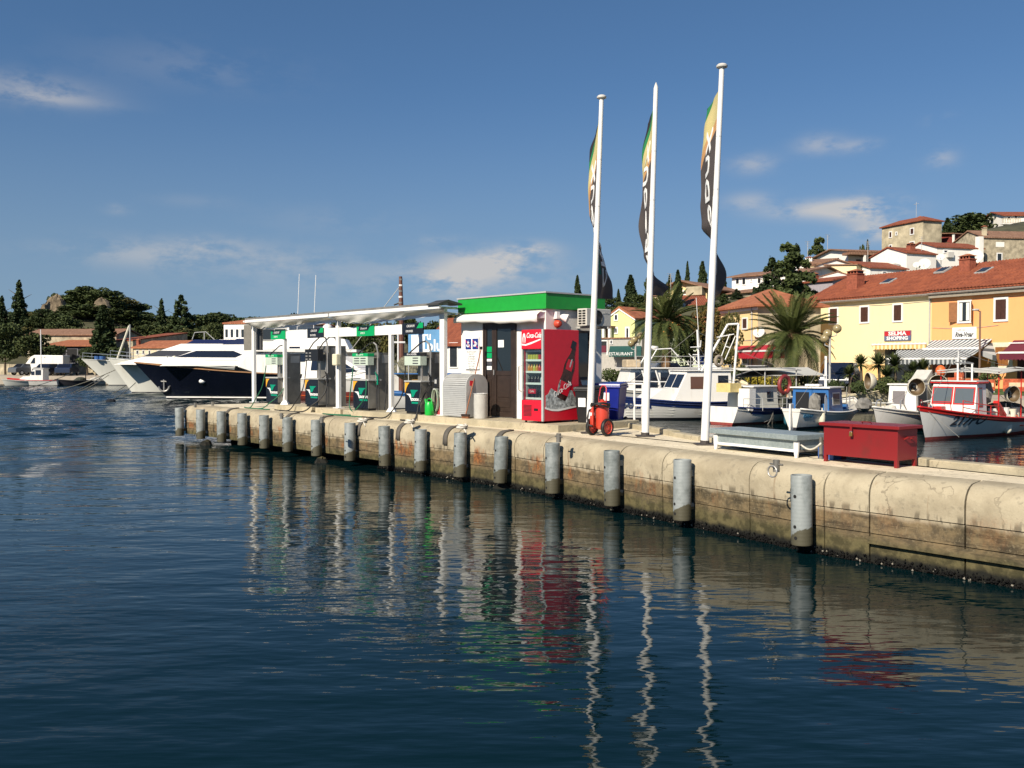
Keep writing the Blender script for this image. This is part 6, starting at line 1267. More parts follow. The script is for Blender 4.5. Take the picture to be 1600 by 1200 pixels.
def boat(name, label, cat, bow, head, L, B, fb, bow_up, stern_up=.1, rake=.5, stern=.8, mats=None, wl=.08, band=.0, group=None, keel=-.4, full=2.2, band_from=0., flare=1.0, deck_drop=.12, mid=.42):
    """bow: world xy of the stem at the waterline; head: heading vector; local x runs from stern (0) to bow (L)"""
    hv = Vector(head).normalized(); st = Vector((bow[0], bow[1]))-hv*L; o = thing(name, label, cat, (st.x, st.y, 0), math.atan2(hv.y, hv.x), group)
    mats = mats or (M_anti, M_hullw, M_hullw); n = 22
    def hb(t): 
        if t > mid: return B/2*max(.0, 1-((t-mid)/(1-mid))**full)+.012
        return B/2*(stern+(1-stern)*math.sin(math.pi/2*(t/mid)))
    def sh(t): return fb+bow_up*max(0,(t-.35)/.65)**2+stern_up*max(0,(.35-t)/.35)**2
    def pt(t, z, sgn):
        s_ = sh(t); v = max(0, min(1, (z-keel)/(s_-keel))); e = .42+.75*flare*max(0,(t-.4)/.6)**1.5
        if stern < .5 and t < .25: e += .5*(1-t/.25)
        y = hb(t)*v**e; x = L*t+rake*max(0, z)/max(.3, s_)*max(0,(t-.55)/.45)**2
        if stern < .5: x -= .25*v*max(0,(.3-t)/.3)**2
        return (x, sgn*y, z)
    ts = [1-(1-i/n)**1.35 for i in range(n+1)]
    def rowset(zf): return zf
    def skin(zfun, k):
        m = MB()
        for sg in (1, -1):
            rows = []
            for t in ts: a, b_ = zfun(t); rows.append([pt(t, a+(b_-a)*q/k, sg) for q in range(k+1)])
            if sg < 0: rows = [r[::-1] for r in rows]
            m.grid(rows)
        a, b_ = zfun(0); L_ = [pt(0, a+(b_-a)*q/k, 1) for q in range(k+1)]; R_ = [pt(0, a+(b_-a)*q/k, -1) for q in range(k+1)]; m.grid([R_, L_])
        return m
    skin(lambda t: (keel, wl), 3).build('bottom', mats[0], o, smooth=True)
    hu = skin(lambda t: (wl, sh(t)-band*(1 if t >= band_from else 0)), 5).build('hull', mats[1], o, smooth=True)
    if band:
        m = MB()
        for sg in (1, -1):
            rows = []
            for t in ts:
                if t < band_from: continue
                s_ = sh(t); p = [Vector(pt(t, s_-band+band*q/2, sg)) for q in range(3)]; rows.append([tuple(v+Vector((0, sg*.012, 0))) for v in p])
            if sg < 0: rows = [r[::-1] for r in rows]
            m.grid(rows)
        if band_from == 0: m.grid([[pt(0, sh(0)-band+band*q/2, -1) for q in range(3)], [pt(0, sh(0)-band+band*q/2, 1) for q in range(3)]])
        m.build('sheer_band', mats[2], o, smooth=True)
    m = MB(); m.grid([[(pt(t, sh(t), 1)[0], pt(t, sh(t), 1)[1]-.02, sh(t)-deck_drop), (pt(t, sh(t), 1)[0], -pt(t, sh(t), 1)[1]+.02, sh(t)-deck_drop)] for t in ts]); m.build('deck', M_deckw, o)
    m = MB()
    for sg in (1, -1): m.tube([Vector(pt(t, sh(t), sg)) for t in ts], .035, 5)
    m.build('gunwale', mats[2], o, smooth=True)
    return o, sh, hb, pt
def cabin(o, x0, x1, z0, z1, w, rf=.25, rb=0., m_=None, roof=None, roof_over=.12, taper=.06, name='cabin'):
    """side profile x0 (aft) to x1 (forward), raked front by rf"""
    m = MB(); vs = []
    for z, k in ((z0, 0), (z1, 1)):
        for x, y in ((x0+rb*k, -w+taper*k), (x1-rf*k, -w+taper*k), (x1-rf*k, w-taper*k), (x0+rb*k, w-taper*k)): vs.append((x, y, z))
    m.add(vs, [(3,2,1,0),(4,5,6,7),(0,1,5,4),(1,2,6,5),(2,3,7,6),(3,0,4,7)]); c = m.build(name, m_ or M_hullw, o, bevel=.02)
    if roof is not None: MB().box(x0+rb-roof_over, x1-rf+roof_over, -w-roof_over+taper, w+roof_over-taper, z1+.002, z1+.06).build('cabin_roof', roof, o, bevel=.015)
    def side(xa, xb, za, zb, sg, mm=M_tint, fm=None):
        def Y(z): return sg*(w-taper*(z-z0)/(z1-z0))
        def q(x, z, d): return (x, Y(z)+sg*d, z)
        if fm:
            m = MB(); e = .045; m.add([q(xa-e,za-e,.004),q(xb+e,za-e,.004),q(xb+e,zb+e,.004),q(xa-e,zb+e,.004),q(xa-e,za-e,.012),q(xb+e,za-e,.012),q(xb+e,zb+e,.012),q(xa-e,zb+e,.012)], [(3,2,1,0),(4,5,6,7),(0,1,5,4),(1,2,6,5),(2,3,7,6),(3,0,4,7)]); m.build('window_frame', fm, c)
        m = MB(); m.add([q(xa,za,.006),q(xb,za,.006),q(xb,zb,.006),q(xa,zb,.006),q(xa,za,.018),q(xb,za,.018),q(xb,zb,.018),q(xa,zb,.018)], [(3,2,1,0),(4,5,6,7),(0,1,5,4),(1,2,6,5),(2,3,7,6),(3,0,4,7)]); m.build('window', mm, c)
    def front(ya, yb, za, zb, mm=M_tint, fm=None, back=False):
        def X(z): return (x0+rb*(z-z0)/(z1-z0)) if back else (x1-rf*(z-z0)/(z1-z0))
        s = -1 if back else 1
        def bx(e, d0, d1): return [(X(z)+s*d, y, z) for d in (d0, d1) for y, z in ((ya-e,za-e),(yb+e,za-e),(yb+e,zb+e),(ya-e,zb+e))]
        F6 = [(3,2,1,0),(4,5,6,7),(0,1,5,4),(1,2,6,5),(2,3,7,6),(3,0,4,7)]
        if fm: MB().add(bx(.045, .004, .012), F6).build('window_frame', fm, c)
        MB().add(bx(0, .006, .018), F6).build('window', mm, c)
    return c, side, front
def tubes(o, name, paths, r, mm, n=5):
    for p in paths: MB().tube(p, r, n).build(name, mm, o)
def rail(o, pts, h, r=.016, mm=None, rows=(1., .5)):
    mm = mm or M_chrome; m = MB()
    for f_ in rows: m.tube([Vector(p)+Vector((0,0,h*f_)) for p in pts], r, 5)
    for p in pts: m.cyl(p, Vector(p)+Vector((0,0,h)), r, n=5)
    return m.build('railing', mm, o)
def fender_b(o, p, h, r, mm, tilt=0.):
    m = MB(); m.lathe([(0,0),(r*.7,.04),(r,.12),(r,h-.12),(r*.7,h-.04),(.02,h),(.02,h+.08),(0,h+.08)], n=10); f_ = m.build('side_fender', mm, o, smooth=True); f_.location = p; f_.rotation_euler = (0, tilt, 0); return f_
def lampara(o, p, r, yaw, pitch=0):
    m = MB(); m.lathe([(.04,0),(r*.5,r*.08),(r*.8,r*.30),(r*.95,r*.6),(r,r*.95)], (0,0,0), 16, axis='x', cap=False); q = m.build('lamp_reflector', mat('lampara_shell', (.52,.48,.38), .55, var=.12), o, smooth=True, solid=.02); q.location = p; q.rotation_euler = (0, pitch, yaw); mi_ = MB(); mi_.lathe([(.03,.015),(r*.47,r*.10),(r*.76,r*.32),(r*.91,r*.62),(r*.95,r*.94)], (0,0,0), 16, axis='x', cap=False); mi_.build('lamp_inner_shade', mat('lampara_shade_brown', (.12,.08,.04), .5, var=.2), q, smooth=True)  # brown inner shell, darkened to carry the shade inside the bowl
    m2 = MB(); m2.lathe([(.02,.0),(.05,.03),(.05,.14),(0,.18)], (0,0,0), 8, axis='x'); b_ = m2.build('lamp_bulb', M_winglass, q); return q
def heap(o, name, c, sx, sy, sz, mm, seed=1):
    rr = random.Random(seed); m = MB(); m.ball((0,0,0), (sx,sy,sz), 14, 8); m.v = [tuple(Vector(v)*rr.uniform(.78,1.12)) for v in m.v]; h_ = m.build(name, mm, o); h_.location = c; return h_
def xy(px, py, z=0.): q = P(px, py, z); return (q.x, q.y)
# ---- red fishing boat 217PO
hd_r = (-.74, -.67)
rbo, sh, hb, pt = boat('red_fishing_boat', 'white fishing boat 217PO with red gunwale and red trimmed wheelhouse', 'boat', xy(1446, 688), hd_r, 8.2, 2.9, .62, .52, .22, .55, .72, (M_anti, M_hullw, M_redb), .10, .15, flare=1.0, full=2.0)
L_ = 8.2; c, sd_, fr_ = cabin(rbo, 5.15, 6.25, .55, 1.86, .80, .32, 0, M_hullw, M_redb, .08)
for ya, yb in ((-.68,-.06), (.06,.68)): fr_(ya, yb, 1.18, 1.70, mat('sky_glass', (.10,.12,.13), .08, var=0, spec=.8), M_redb)
for sg in (1, -1): sd_(5.55, 5.80, 1.10, 1.68, sg, mat('sky_glass'), M_redb)
MB().box(5.0, 6.05, -.78, .78, 1.93, 1.96).build('roof_edge', M_hullw, rbo)
def alongside(body, size, t, z, sg, mm, o=rbo, sp=1.):
    def fn(co):
        tt = t+co.x*(-1 if sg > 0 else 1)/L_; q = Vector(pt(tt, z+co.y+.0, sg)); return q+Vector((0, sg*(.006+co.z), .10*0))
    return text('lettering', body, size, M_text, o, (0,0,0), (0,0,0), shear=.3, fn=fn, extrude=.006, off=.012, spacing=sp)
alongside('217PO', .46, .79, .62, 1, M_black)
for sg in (1, -1):
    pts = [(4.8, sg*1.05, .62), (5.6, sg*1.08, .66), (6.3, sg*.95, .74), (7.0, sg*.72, .86)]; rail(rbo, pts, .45, .016, M_redb)
tubes(rbo, 'rail_arch', [[(6.9,.3,.9),(7.0,.3,1.25),(7.0,-.3,1.25),(6.9,-.3,.9)]], .018, M_redb)
MB().box(7.0, 7.35, -.15, .15, .95, 1.10).build('bow_bitt', M_redb, rbo)
tubes(rbo, 'mast', [[(5.2,-.2,1.95),(5.2,-.2,3.0)], [(5.1,.25,1.95),(5.1,.25,2.55)]], .03, M_white)
tubes(rbo, 'boom', [[(5.2,-.2,2.75),(3.6,-.3,2.55),(6.2,.1,2.60)]], .025, M_greyp)
m = MB(); m.grid([[(x, y, 2.30+.10*math.cos(y*1.1)-.06*abs(x-2.6)) for y in (-1.1,-.6,0,.6,1.1)] for x in (.2,1.2,2.2,3.2,4.4,4.9)]); m.build('tarpaulin', M_tarp, rbo, smooth=True, solid=.02)
tubes(rbo, 'canopy_post', [[(x, y, .5), (x, y, 2.3)] for x in (.4, 2.6, 4.7) for y in (-1.0, 1.0)], .022, M_redb)
tubes(rbo, 'canopy_bow', [[(x,-1.1,2.28),(x,0,2.40),(x,1.1,2.28)] for x in (.3, 2.5, 4.8)], .025, M_greyp)
lampara(rbo, (3.2, .75, 1.45), .30, R(65)); lampara(rbo, (7.3, -.85, 1.75), .30, R(50)); heap(rbo, 'net_pile', (1.6, .1, .75), .9, .7, .35, M_net, 3); 
for i, (x, y, r_, h_) in enumerate(((3.5,.75,.17,.36),(3.05,.85,.15,.30),(3.3,.3,.16,.3),(2.6,.8,.16,.34))): m = MB(); m.lathe([(r_*.85,0),(r_,h_),(r_*1.05,h_),(r_*1.05,h_+.03),(0,h_+.03)], (x,y,.58), 12); m.build('bucket', M_buoyw if i % 2 else M_hullw, rbo)
MB().cbox((4.3,.9,.95), (.9,.18,.10), (0,R(-35),0)).build('folded_sunshade', M_redb, rbo); heap(rbo, 'dark_tarp_bundle', (3.9,.2,1.5), .35,.3,.45, M_tarpd, 5)
MB().tube([pt(.42, .35, 1), pt(.2, .30, 1), pt(.05,.30,1)], .035, 5).build('rubbing_strip', M_redb, rbo)
fb_ = fender_b(rbo, Vector(pt(.52, .1, 1))+Vector((0,.14,-.02)), .62, .14, M_buoyw, R(-18)); MB().tube([Vector(pt(.52,.75,1)), Vector(pt(.52,.7,1))+Vector((.1,.1,0))], .015).build('fender_rope', M_ora, rbo)
rq = P(1447, 690, 0); MB().tube([Vector(pt(.97,1.0,1)), Vector(pt(.97,1.0,1))*.99+Vector((-1.2,.5,-.9))], .008, 4).build('mooring_line', M_rope, rbo)
# ---- white boat with blue wheelhouse (stern towards us)
hd_d = (.62, .78); L_ = 6.6
sx, sy = xy(1240, 671); dan, sh, hb, pt = boat('blue_cabin_boat', 'small white boat with a bright blue wheelhouse, stern towards the quay', 'boat', (sx+.62*L_, sy+.78*L_), hd_d, L_, 2.5, .62, .42, .20, .35, .30, (M_antid, M_hullw, M_hullw), .09, .0, flare=.7)
m = MB(); m.box(-.38, -.06, -.035, .035, -.2, 1.0); m.build('rudder', M_hullw, dan, bevel=.01)
c, sd_, fr_ = cabin(dan, 1.75, 3.35, .45, 1.55, .78, .10, 0, M_blueb, M_hullw, .10)
fr_(-.62, -.10, .95, 1.38, M_tint, M_blueb, True); fr_(.05, .60, .50, 1.40, M_black, None, True); sd_(2.2, 2.95, .92, 1.34, -1, mat('sky_glass'), M_hullw); sd_(2.2, 2.95, .92, 1.34, 1, M_tint, M_hullw)
tubes(dan, 'mast', [[(2.9,-.2,1.6),(2.9,-.2,2.85)]], .06, M_white); tubes(dan, 'mast_arm', [[(2.7,-.2,2.05),(3.2,-.2,2.05)]], .03, M_white)
tubes(dan, 'pipe_rail', [[(.9,-.9,.6),(.9,-.9,1.25),(1.1,-.85,1.33),(1.35,-.8,1.25),(1.4,-.8,.6)], [(3.6,-.95,.65),(3.6,-.95,1.25)], [(1.7,.95,.6),(1.7,.95,1.15)]], .025, M_chrome)
MB().box(1.9,2.3,-.3,.3,1.62,1.72).build('life_raft', M_hullw, dan, bevel=.04); heap(dan, 'dark_sailcloth', (1.45,-.3,.95), .22,.25,.4, M_tarpd, 8); heap(dan, 'rope_coil', (.8,.2,.62), .3,.25,.15, M_rope, 2)
fender_b(dan, Vector(pt(.16,.20,-1))+Vector((-.02,-.14,-.08)), .62, .13, M_buoyw); fender_b(dan, Vector(pt(.10,.1,1))+Vector((0,.13,0)), .45, .11, mat('fender_teal', (.02,.11,.15), .5))
def quarter(body, size, t, z, sg, mm, sp=1.):
    def fn(co): q = Vector(pt(max(0,t+co.x*(-1 if sg > 0 else 1)/L_), z+co.y, sg)); return q+Vector((-.01-co.z, sg*(.012+co.z), 0))
    return text('lettering', body, size, mm, dan, (0,0,0), (0,0,0), fn=fn, extrude=.006, off=.006)
quarter('DANI', .17, .06, .52, -1, mat('name_blue', (.08,.28,.48), .5))
# ---- white sterned boat with navy stripe and A-frame
hd_b = (.80, .60); L_ = 6.4
sx, sy = xy(1127, 663.5); nvb, sh, hb, pt = boat('navy_striped_boat', 'rounded white sterned fishing boat with navy stripe and white A-frame', 'boat', (sx+.80*L_, sy+.60*L_), hd_b, L_, 2.5, .66, .36, .10, .4, .70, (M_anti, M_hullw, M_nstripe), .10, .26, band_from=.12, flare=.7)
c, sd_, fr_ = cabin(nvb, 1.2, 2.9, .45, 1.55, .72, .1, 0, M_hullg, M_hullw, .12)
fr_(-.5, -.1, .5, 1.4, M_black, None, True); sd_(2.1, 2.5, .95, 1.35, -1); MB().box(.75, 1.15, -.85, -.25, .5, 1.5).build('white_locker', M_hullw, nvb)
MB().box(.2, .9, -.3, .45, 1.35, 1.72).build('yellow_crate', mat('crate_cream', (.70,.55,.22), .6), nvb)
def w2l(o, p): return o.matrix_basis.inverted() @ Vector(p)
nvb_m = nvb.matrix_basis
dA = nvb.location.y+.6
A1, A2, A3, A4 = [w2l(nvb, D(x, y, dA)) for x, y in ((1146,600),(1154,506),(1137,507),(1096,580))]
tubes(nvb, 'a_frame_leg', [[A1, A2], [A3, A4]], .05, M_white, 7); tubes(nvb, 'a_frame_top', [[A2, A3]], .045, M_white, 7)
q = [w2l(nvb, D(x, y, dA-.1)) for x, y in ((1126,560),(1140,522),(1133,562),(1149,525),(1150,545),(1122,540),(1147,522),(1120,527))]
tubes(nvb, 'a_frame_brace', [[q[0], q[1]], [q[2], q[3]], [q[6], q[7]], [(q[0]+q[1])/2, (q[2]+q[3])/2]], .022, M_white)
ty = MB(); ty.torus(w2l(nvb, D(1123, 564, dA-.2)), .20, .07, 'y', 18, 8); ty.build('tyre', mat('old_tyre', (.30,.25,.19), .9), nvb, smooth=True)
rail(nvb, [(.3,-.9,.6),(1.1,-1.25,.6),(2.2,-1.4,.6),(3.4,-1.4,.62)], .5, .014, M_greyp)
heap(nvb, 'net_pile', (3.6,-.2,.75), .8,.8,.35, M_net, 11); MB().box(3.0,3.9,-1.0,-.4,.5,.95).build('fish_box', mat('fish_box_dark', (.10,.10,.085), .8), nvb); MB().box(4.3,4.9,-.9,-.3,.5,.8).build('fish_box', M_blueb, nvb)
for k_ in range(7): MB().tube([Vector(pt(.30,.5,-1))+Vector((0,-.03,.05)), Vector(pt(.30,.3,-1))+Vector((.05*(k_-3)*.6,-.06,-.1)), Vector(pt(.30,.15,-1))+Vector((.13*(k_-3),-.08,-.05-.2*abs(math.sin(k_*2))))], .013, 4).build('hanging_rope', M_tarpd, nvb)
lr = MB(); lr.torus((4.35,-1.2,1.25), .26, .07, 'y', 20, 8); lr.build('life_ring', M_ora, nvb, smooth=True)
hoop = MB(); hoop.torus(w2l(nvb, D(1226, 601, dA)), .36, .085, 'y', 24, 8); hoop.build('winch_hoop', mat('hoop_red', (.22,.03,.03), .5), nvb, smooth=True); MB().cyl(w2l(nvb, D(1226,612,dA)), w2l(nvb, D(1224,640,dA)), .09, n=8).build('winch_post', M_net, nvb)
def clutter(o, x0, x1, w, z, seed, n=8):
    rg = random.Random(seed); cols = [M_net, M_tarpd, M_blueb, M_ora, M_hullw, M_buoyw, M_greyp, mat('fish_box_dark')]
    for i in range(n):
        x, y = rg.uniform(x0, x1), rg.uniform(-w, w); k = rg.randrange(4); mm = cols[rg.randrange(len(cols))]
        if k == 0: MB().cbox((x,y,z+.14), (rg.uniform(.25,.5),rg.uniform(.2,.35),.26), (0,0,rg.uniform(0,3))).build('crate', mm, o, bevel=.01)
        elif k == 1: m = MB(); m.lathe([(.11,0),(.14,.28),(.145,.30),(.12,.30),(.11,.04),(0,.04)], (x,y,z), 10); m.build('bucket', mm, o)
        elif k == 2: m = MB(); [m.torus((x,y,z+.04+.035*q), .20-.012*q, .022, 'z', 12, 4) for q in range(3)]; m.build('rope_coil', M_rope, o)
        else: MB().tube([(x,y,z),(x+rg.uniform(-.1,.1),y,z+rg.uniform(.5,1.1))], .022, 5).build('post', M_greyp if i % 2 else M_tarpd, o)
def rigging(o, lines):
    for p in lines: MB().tube([Vector(p[0]).lerp(Vector(p[1]), q/6)+Vector((0,0,-.06*math.sin(math.pi*q/6))) for q in range(7)], .009, 4).build('rigging_line', M_tarpd, o)
clutter(nvb, 3.0, 5.4, .8, .55, 1, 9); clutter(dan, 3.6, 5.6, .6, .55, 2, 6); clutter(rbo, .4, 4.6, .9, .58, 3, 10)
rigging(nvb, [((.2,0,1.9),(5.8,0,1.0)), ((2.0,.3,2.4),(6.2,0,1.0))]); rigging(rbo, [((5.2,-.2,3.0),(8.1,0,1.2)), ((5.2,-.2,3.0),(.3,0,2.4)), ((5.2,-.2,2.7),(2.0,.9,.7)), ((5.2,-.2,2.7),(2.0,-.9,.7))]); rigging(dan, [((2.9,-.2,2.8),(6.3,0,1.1)), ((2.9,-.2,2.8),(.2,0,.9)), ((1.4,-.8,1.2),(4.0,-.95,1.1))])
# ---- small white bow with yellow fender and red bottom
sb_, sh, hb, pt = boat('small_white_boat', 'small white boat with red bottom and long pale fender beside the third flagpole', 'boat', xy(1080, 654), (-.80,-.60), 5.2, 2.1, .65, .35, .1, .3, .8, (M_anti, M_hullw, M_hullw), .14)
fender_b(sb_, Vector(pt(.97,.3,-1))+Vector((.05,-.15,.0)), .75, .14, M_buoyw); heap(sb_, 'blue_cover', (3.6,0,.85), .5,.5,.3, mat('cover_blue', (.04,.12,.26), .8), 4); tubes(sb_, 'strut', [[(3.0,-.4,.6),(2.2,-.3,1.9)],[(3.0,.4,.6),(2.2,.3,1.9)],[(2.2,-.3,1.9),(2.2,.3,1.9)]], .05, M_greyp)
# ---- INA boat
L_ = 6.8; hd_i = (-.97, -.24)
ina, sh, hb, pt = boat('white_cabin_boat', 'white clinker cabin boat with navy sheer stripe behind the two left flagpoles', 'boat', xy(950, 656), hd_i, L_, 2.7, .80, .38, .05, .5, .85, (M_antid, M_hullw, M_nstripe), .10, .27, flare=.8)
ina_band = [c_ for c_ in kids(ina) if c_.name.startswith('sheer_band')][0]
c, sd_, fr_ = cabin(ina, 1.1, 4.1, .70, 2.20, .95, .75, .1, M_hullw, M_hullw, .10)
fr_(-.8, -.05, 1.45, 2.05); fr_(.05, .8, 1.45, 2.05); sd_(2.35, 3.2, 1.40, 1.95, 1, mat('brown_glass', (.12,.06,.04), .1, var=0)); sd_(1.35, 1.85, 1.35, 2.0, 1, M_tint); sd_(2.35, 3.2, 1.40, 1.95, -1)
cabin(ina, 3.6, 5.3, .85, 1.42, .80, .8, 0, M_hullw, None, name='foredeck_house')
tubes(ina, 'mast', [[(2.4,.1,2.25),(2.5,.1,4.1)]], .05, M_white); tubes(ina, 'crosstree', [[(2.55,-.5,3.3),(2.55,.55,3.3)],[(2.5,-.35,2.95),(2.5,.1,2.95)],[(2.45,-.4,2.5),(2.45,.1,2.5)],[(2.55,.55,3.3),(2.55,.6,3.6)]], .025, M_white)
tubes(ina, 'aerial', [[(2.2,-.3,3.3),(2.35,-.35,5.6)], [(1.9,-.2,2.2),(2.6,-.6,3.0)]], .015, M_white)
rail(ina, [(1.2,.9,2.26),(2.4,.9,2.26),(3.2,.85,2.26)], .22, .014); MB().box(1.3,1.6,-.3,.2,2.27,2.55).build('radar', M_hullw, ina, bevel=.05)
m = MB(); m.grid([[(x, y, 2.32-.06*y*y) for y in (-1.2,-.6,0,.6,1.2)] for x in (-2.2,-1.2,-.2,.9)]); m.build('aft_canopy', M_tarp, ina, smooth=True, solid=.03)
tubes(ina, 'canopy_post', [[(x,y,.75),(x,y,2.3)] for x in (-2.0,-.4) for y in (-1.1,1.1)], .03, M_greyp); heap(ina, 'cream_cover', (.4,.2,1.3), .6,.7,.5, mat('cover_cream', (.60,.52,.36), .8), 6); rail(ina, [(-.0,1.2,.85),(.9,1.25,.85)], .7, .015)
def bowtext(o, body, size, t, z, mm):
    def fn(co): q = Vector(pt(t-co.x/L_, z+co.y, 1)); return q+Vector((0, .012+co.z, 0))
    return text('lettering', body, size, mm, o, (0,0,0), (0,0,0), shear=.3, fn=fn, extrude=.006, off=.012)
bowtext(ina, 'MARINA', .34, .83, .63, M_nstripe)
for k_ in range(4): MB().tube([Vector(pt(t, .22+.13*k_, 1))+Vector((0,.006,0)) for t in (.02,.2,.4,.6,.75,.88)], .012, 4).build('plank_seam', M_hullg, ina)
clutter(ina, -2.0, .8, .8, .72, 4, 7); rigging(ina, [((2.5,.1,4.1),(6.5,0,1.2)), ((2.5,.1,4.0),(-2,0,2.3)), ((2.4,.1,3.3),(1.2,1.1,.9))])
# ---- larger white boat behind
L_ = 10.
big, sh, hb, pt = boat('white_motor_cruiser', 'larger white cruiser with slanted cabin pillars behind the blue bin', 'boat', xy(880, 640), (-1,-.1), L_, 3.4, 1.0, .5, .0, .8, .9, (M_antid, M_hullw, M_hullw), .1)
c, sd_, fr_ = cabin(big, 1.8, 6.9, 1.0, 2.25, 1.35, .4, 0, M_hullw, M_hullw, .25)
sd_(2.5, 3.0, 1.35, 2.0, 1, M_black); sd_(3.6, 4.1, 1.2, 2.05, 1); sd_(4.3, 4.9, 1.2, 2.05, 1); sd_(5.05, 5.6, 1.2, 2.05, 1); sd_(5.75, 6.3, 1.2, 2.05, 1)
tubes(big, 'slanted_pillar', [[(x, 1.42, 1.1), (x+.35, 1.40, 2.2)] for x in (4.1, 4.85, 5.6)], .05, M_white); rail(big, [(1.0,1.5,1.0),(3.0,1.6,1.0),(5,1.6,1.0),(7,1.4,1.05)], .55, .03, M_white, (1.,))
rail(big, [(2.0,1.2,2.32),(3.2,1.2,2.32),(4.6,1.2,2.32),(6.2,1.2,2.32)], .6, .016, M_greyp); tubes(big, 'gantry', [[(5.6,.9,2.3),(5.0,.9,3.3),(4.2,.9,3.35),(3.8,.9,2.9)],[(5.6,-.9,2.3),(5.0,-.9,3.3),(4.2,-.9,3.35)],[(5.0,.9,3.3),(5.0,-.9,3.3)]], .035, M_white)
m = MB(); m.lathe([(.28,0),(.32,.06),(.30,.16),(0,.2)], (5.0,0,3.32), 14); m.build('radar_dome', M_hullw, big, smooth=True); MB().box(5.8,6.6,-.6,.6,2.32,2.75).build('helm_seat', mat('beige_vinyl', (.45,.36,.24), .7), big, bevel=.06)
# ---- canopy boat
L_ = 7.
cnb, sh, hb, pt = boat('canopy_boat', 'boat under a long pale grey sheet canopy in front of the big palm', 'boat', xy(1285, 652), (.97,-.2), L_, 2.6, .7, .3, .1, .4, .8, (M_antid, M_hullg, M_hullw), .1)
d_ = 43.5; a, b_, c_, e_ = [w2l(cnb, D(*p)) for p in ((1184,575,46),(1262,574,46),(1290,586,43),(1207,587,42.5))]
m = MB(); m.grid([[a.lerp(b_, i/5)*(1-q)+e_.lerp(c_, i/5)*q+Vector((0,0,-.03*math.sin(math.pi*q))) for i in range(6)] for q in (0,.33,.66,1)]); m.grid([[tuple(a), tuple(e_)], [tuple(w2l(cnb, D(1150,586,46))), tuple(w2l(cnb, D(1152,590,43)))]], 1); m.build('sheet_canopy', [M_tarp, M_tarpd], cnb, solid=.02)  # left part uses the dark tarp to paint the shaded underside
tubes(cnb, 'canopy_post', [[v, Vector((v.x, v.y, .6))] for v in (a, b_, c_, e_, w2l(cnb, D(1172,588,43)))], .03, mat('dark_iron'))
MB().box(2.4,3.2,-.5,.5,.6,1.4).build('grey_locker', mat('locker_grey', (.22,.23,.23), .7), cnb); heap(cnb, 'gear_pile', (1.4,0,.85), .8,.8,.35, M_net, 21); rail(cnb, [(.5,-1.1,.75),(2,-1.25,.72),(3.5,-1.25,.75),(5,-1.0,.8)], .6, .016, M_greyp)
for i, x in enumerate((.7, 4.4, 5.2)): MB().tube([(x,-1.0,.75),(x+.05,-.9,1.2),(x+.1,-.7,1.5)], .07, 6).build('orange_jacket', M_ora, cnb)
MB().box(4.2,5.0,-.4,.3,.7,1.2).build('white_box', M_hullw, cnb)
# ---- small white wheelhouse boat
L_ = 6.
wwb, sh, hb, pt = boat('white_wheelhouse_boat', 'white boat with a narrow upright wheelhouse left of the red boat', 'boat', xy(1372, 676), (-.75,-.66), L_, 2.3, .62, .35, .1, .4, .7, (M_antid, M_hullw, M_hullw), .1, flare=.9)
c, sd_, fr_ = cabin(wwb, 3.2, 4.2, .5, 1.72, .58, .06, 0, M_hullw, M_hullw, .06); fr_(-.36, .12, 1.0, 1.5, mat('grey_pane', (.20,.18,.18), .2, var=0), M_hullw); sd_(3.3, 4.0, .55, 1.6, 1, M_black)
tubes(wwb, 'bow_arch', [[(5.3,.5,.8),(5.2,.45,1.15),(5.0,.4,1.2),(4.8,.55,.7)],[(5.3,-.5,.8),(5.2,-.45,1.15),(5.0,-.4,1.2),(4.8,-.55,.7)]], .025, M_chrome); lampara(wwb, (2.2,.4,1.75), .36, R(40)); lampara(wwb, (3.7,-1.3,1.85), .34, R(-40))
heap(wwb, 'black_jacket', (5.0,-1.1,.95), .45,.28,.28, M_tarpd, 13); heap(wwb, 'gear_pile', (5.2,0,.85), .35,.3,.15, M_rope, 14); MB().tube([(4.6,-1.6,1.0),(3.9,.5,1.05),(3.4,1.2,1.25)], .03).build('oar', M_greyp, wwb); tubes(wwb, 'lamp_mast', [[(2.2,.4,.6),(2.2,.4,2.2)]], .03, M_greyp)
m = MB(); m.prism([(2.0,1.0),(3.1,1.85),(2.8,1.95),(2.3,2.3)], -.3, .3, 'y'); m.build('sail_bundle', M_tarp, wwb); m = MB(); m.ball((2.0,.5,2.25), (.2,.2,.24), 10, 6); m.build('net_float', M_ora, wwb, smooth=True)
clutter(wwb, .6, 3.0, .7, .55, 6, 9); clutter(cnb, .5, 6., .9, .6, 7, 16); rigging(wwb, [((2.2,.4,2.2),(5.8,0,1.0)), ((2.2,.4,2.2),(.1,0,.8))])
# ---- pale wooden hull behind
L_ = 5.
pwb, sh, hb, pt = boat('pale_wooden_boat', 'pale beige wooden boat with raised bow behind the black jacket', 'boat', xy(1383, 645), (.93,-.3), L_, 2.0, .75, .6, .0, .5, .8, (M_antid, mat('beige_hull', (.48,.43,.30), .7, var=.1), mat('beige_hull')), .1)
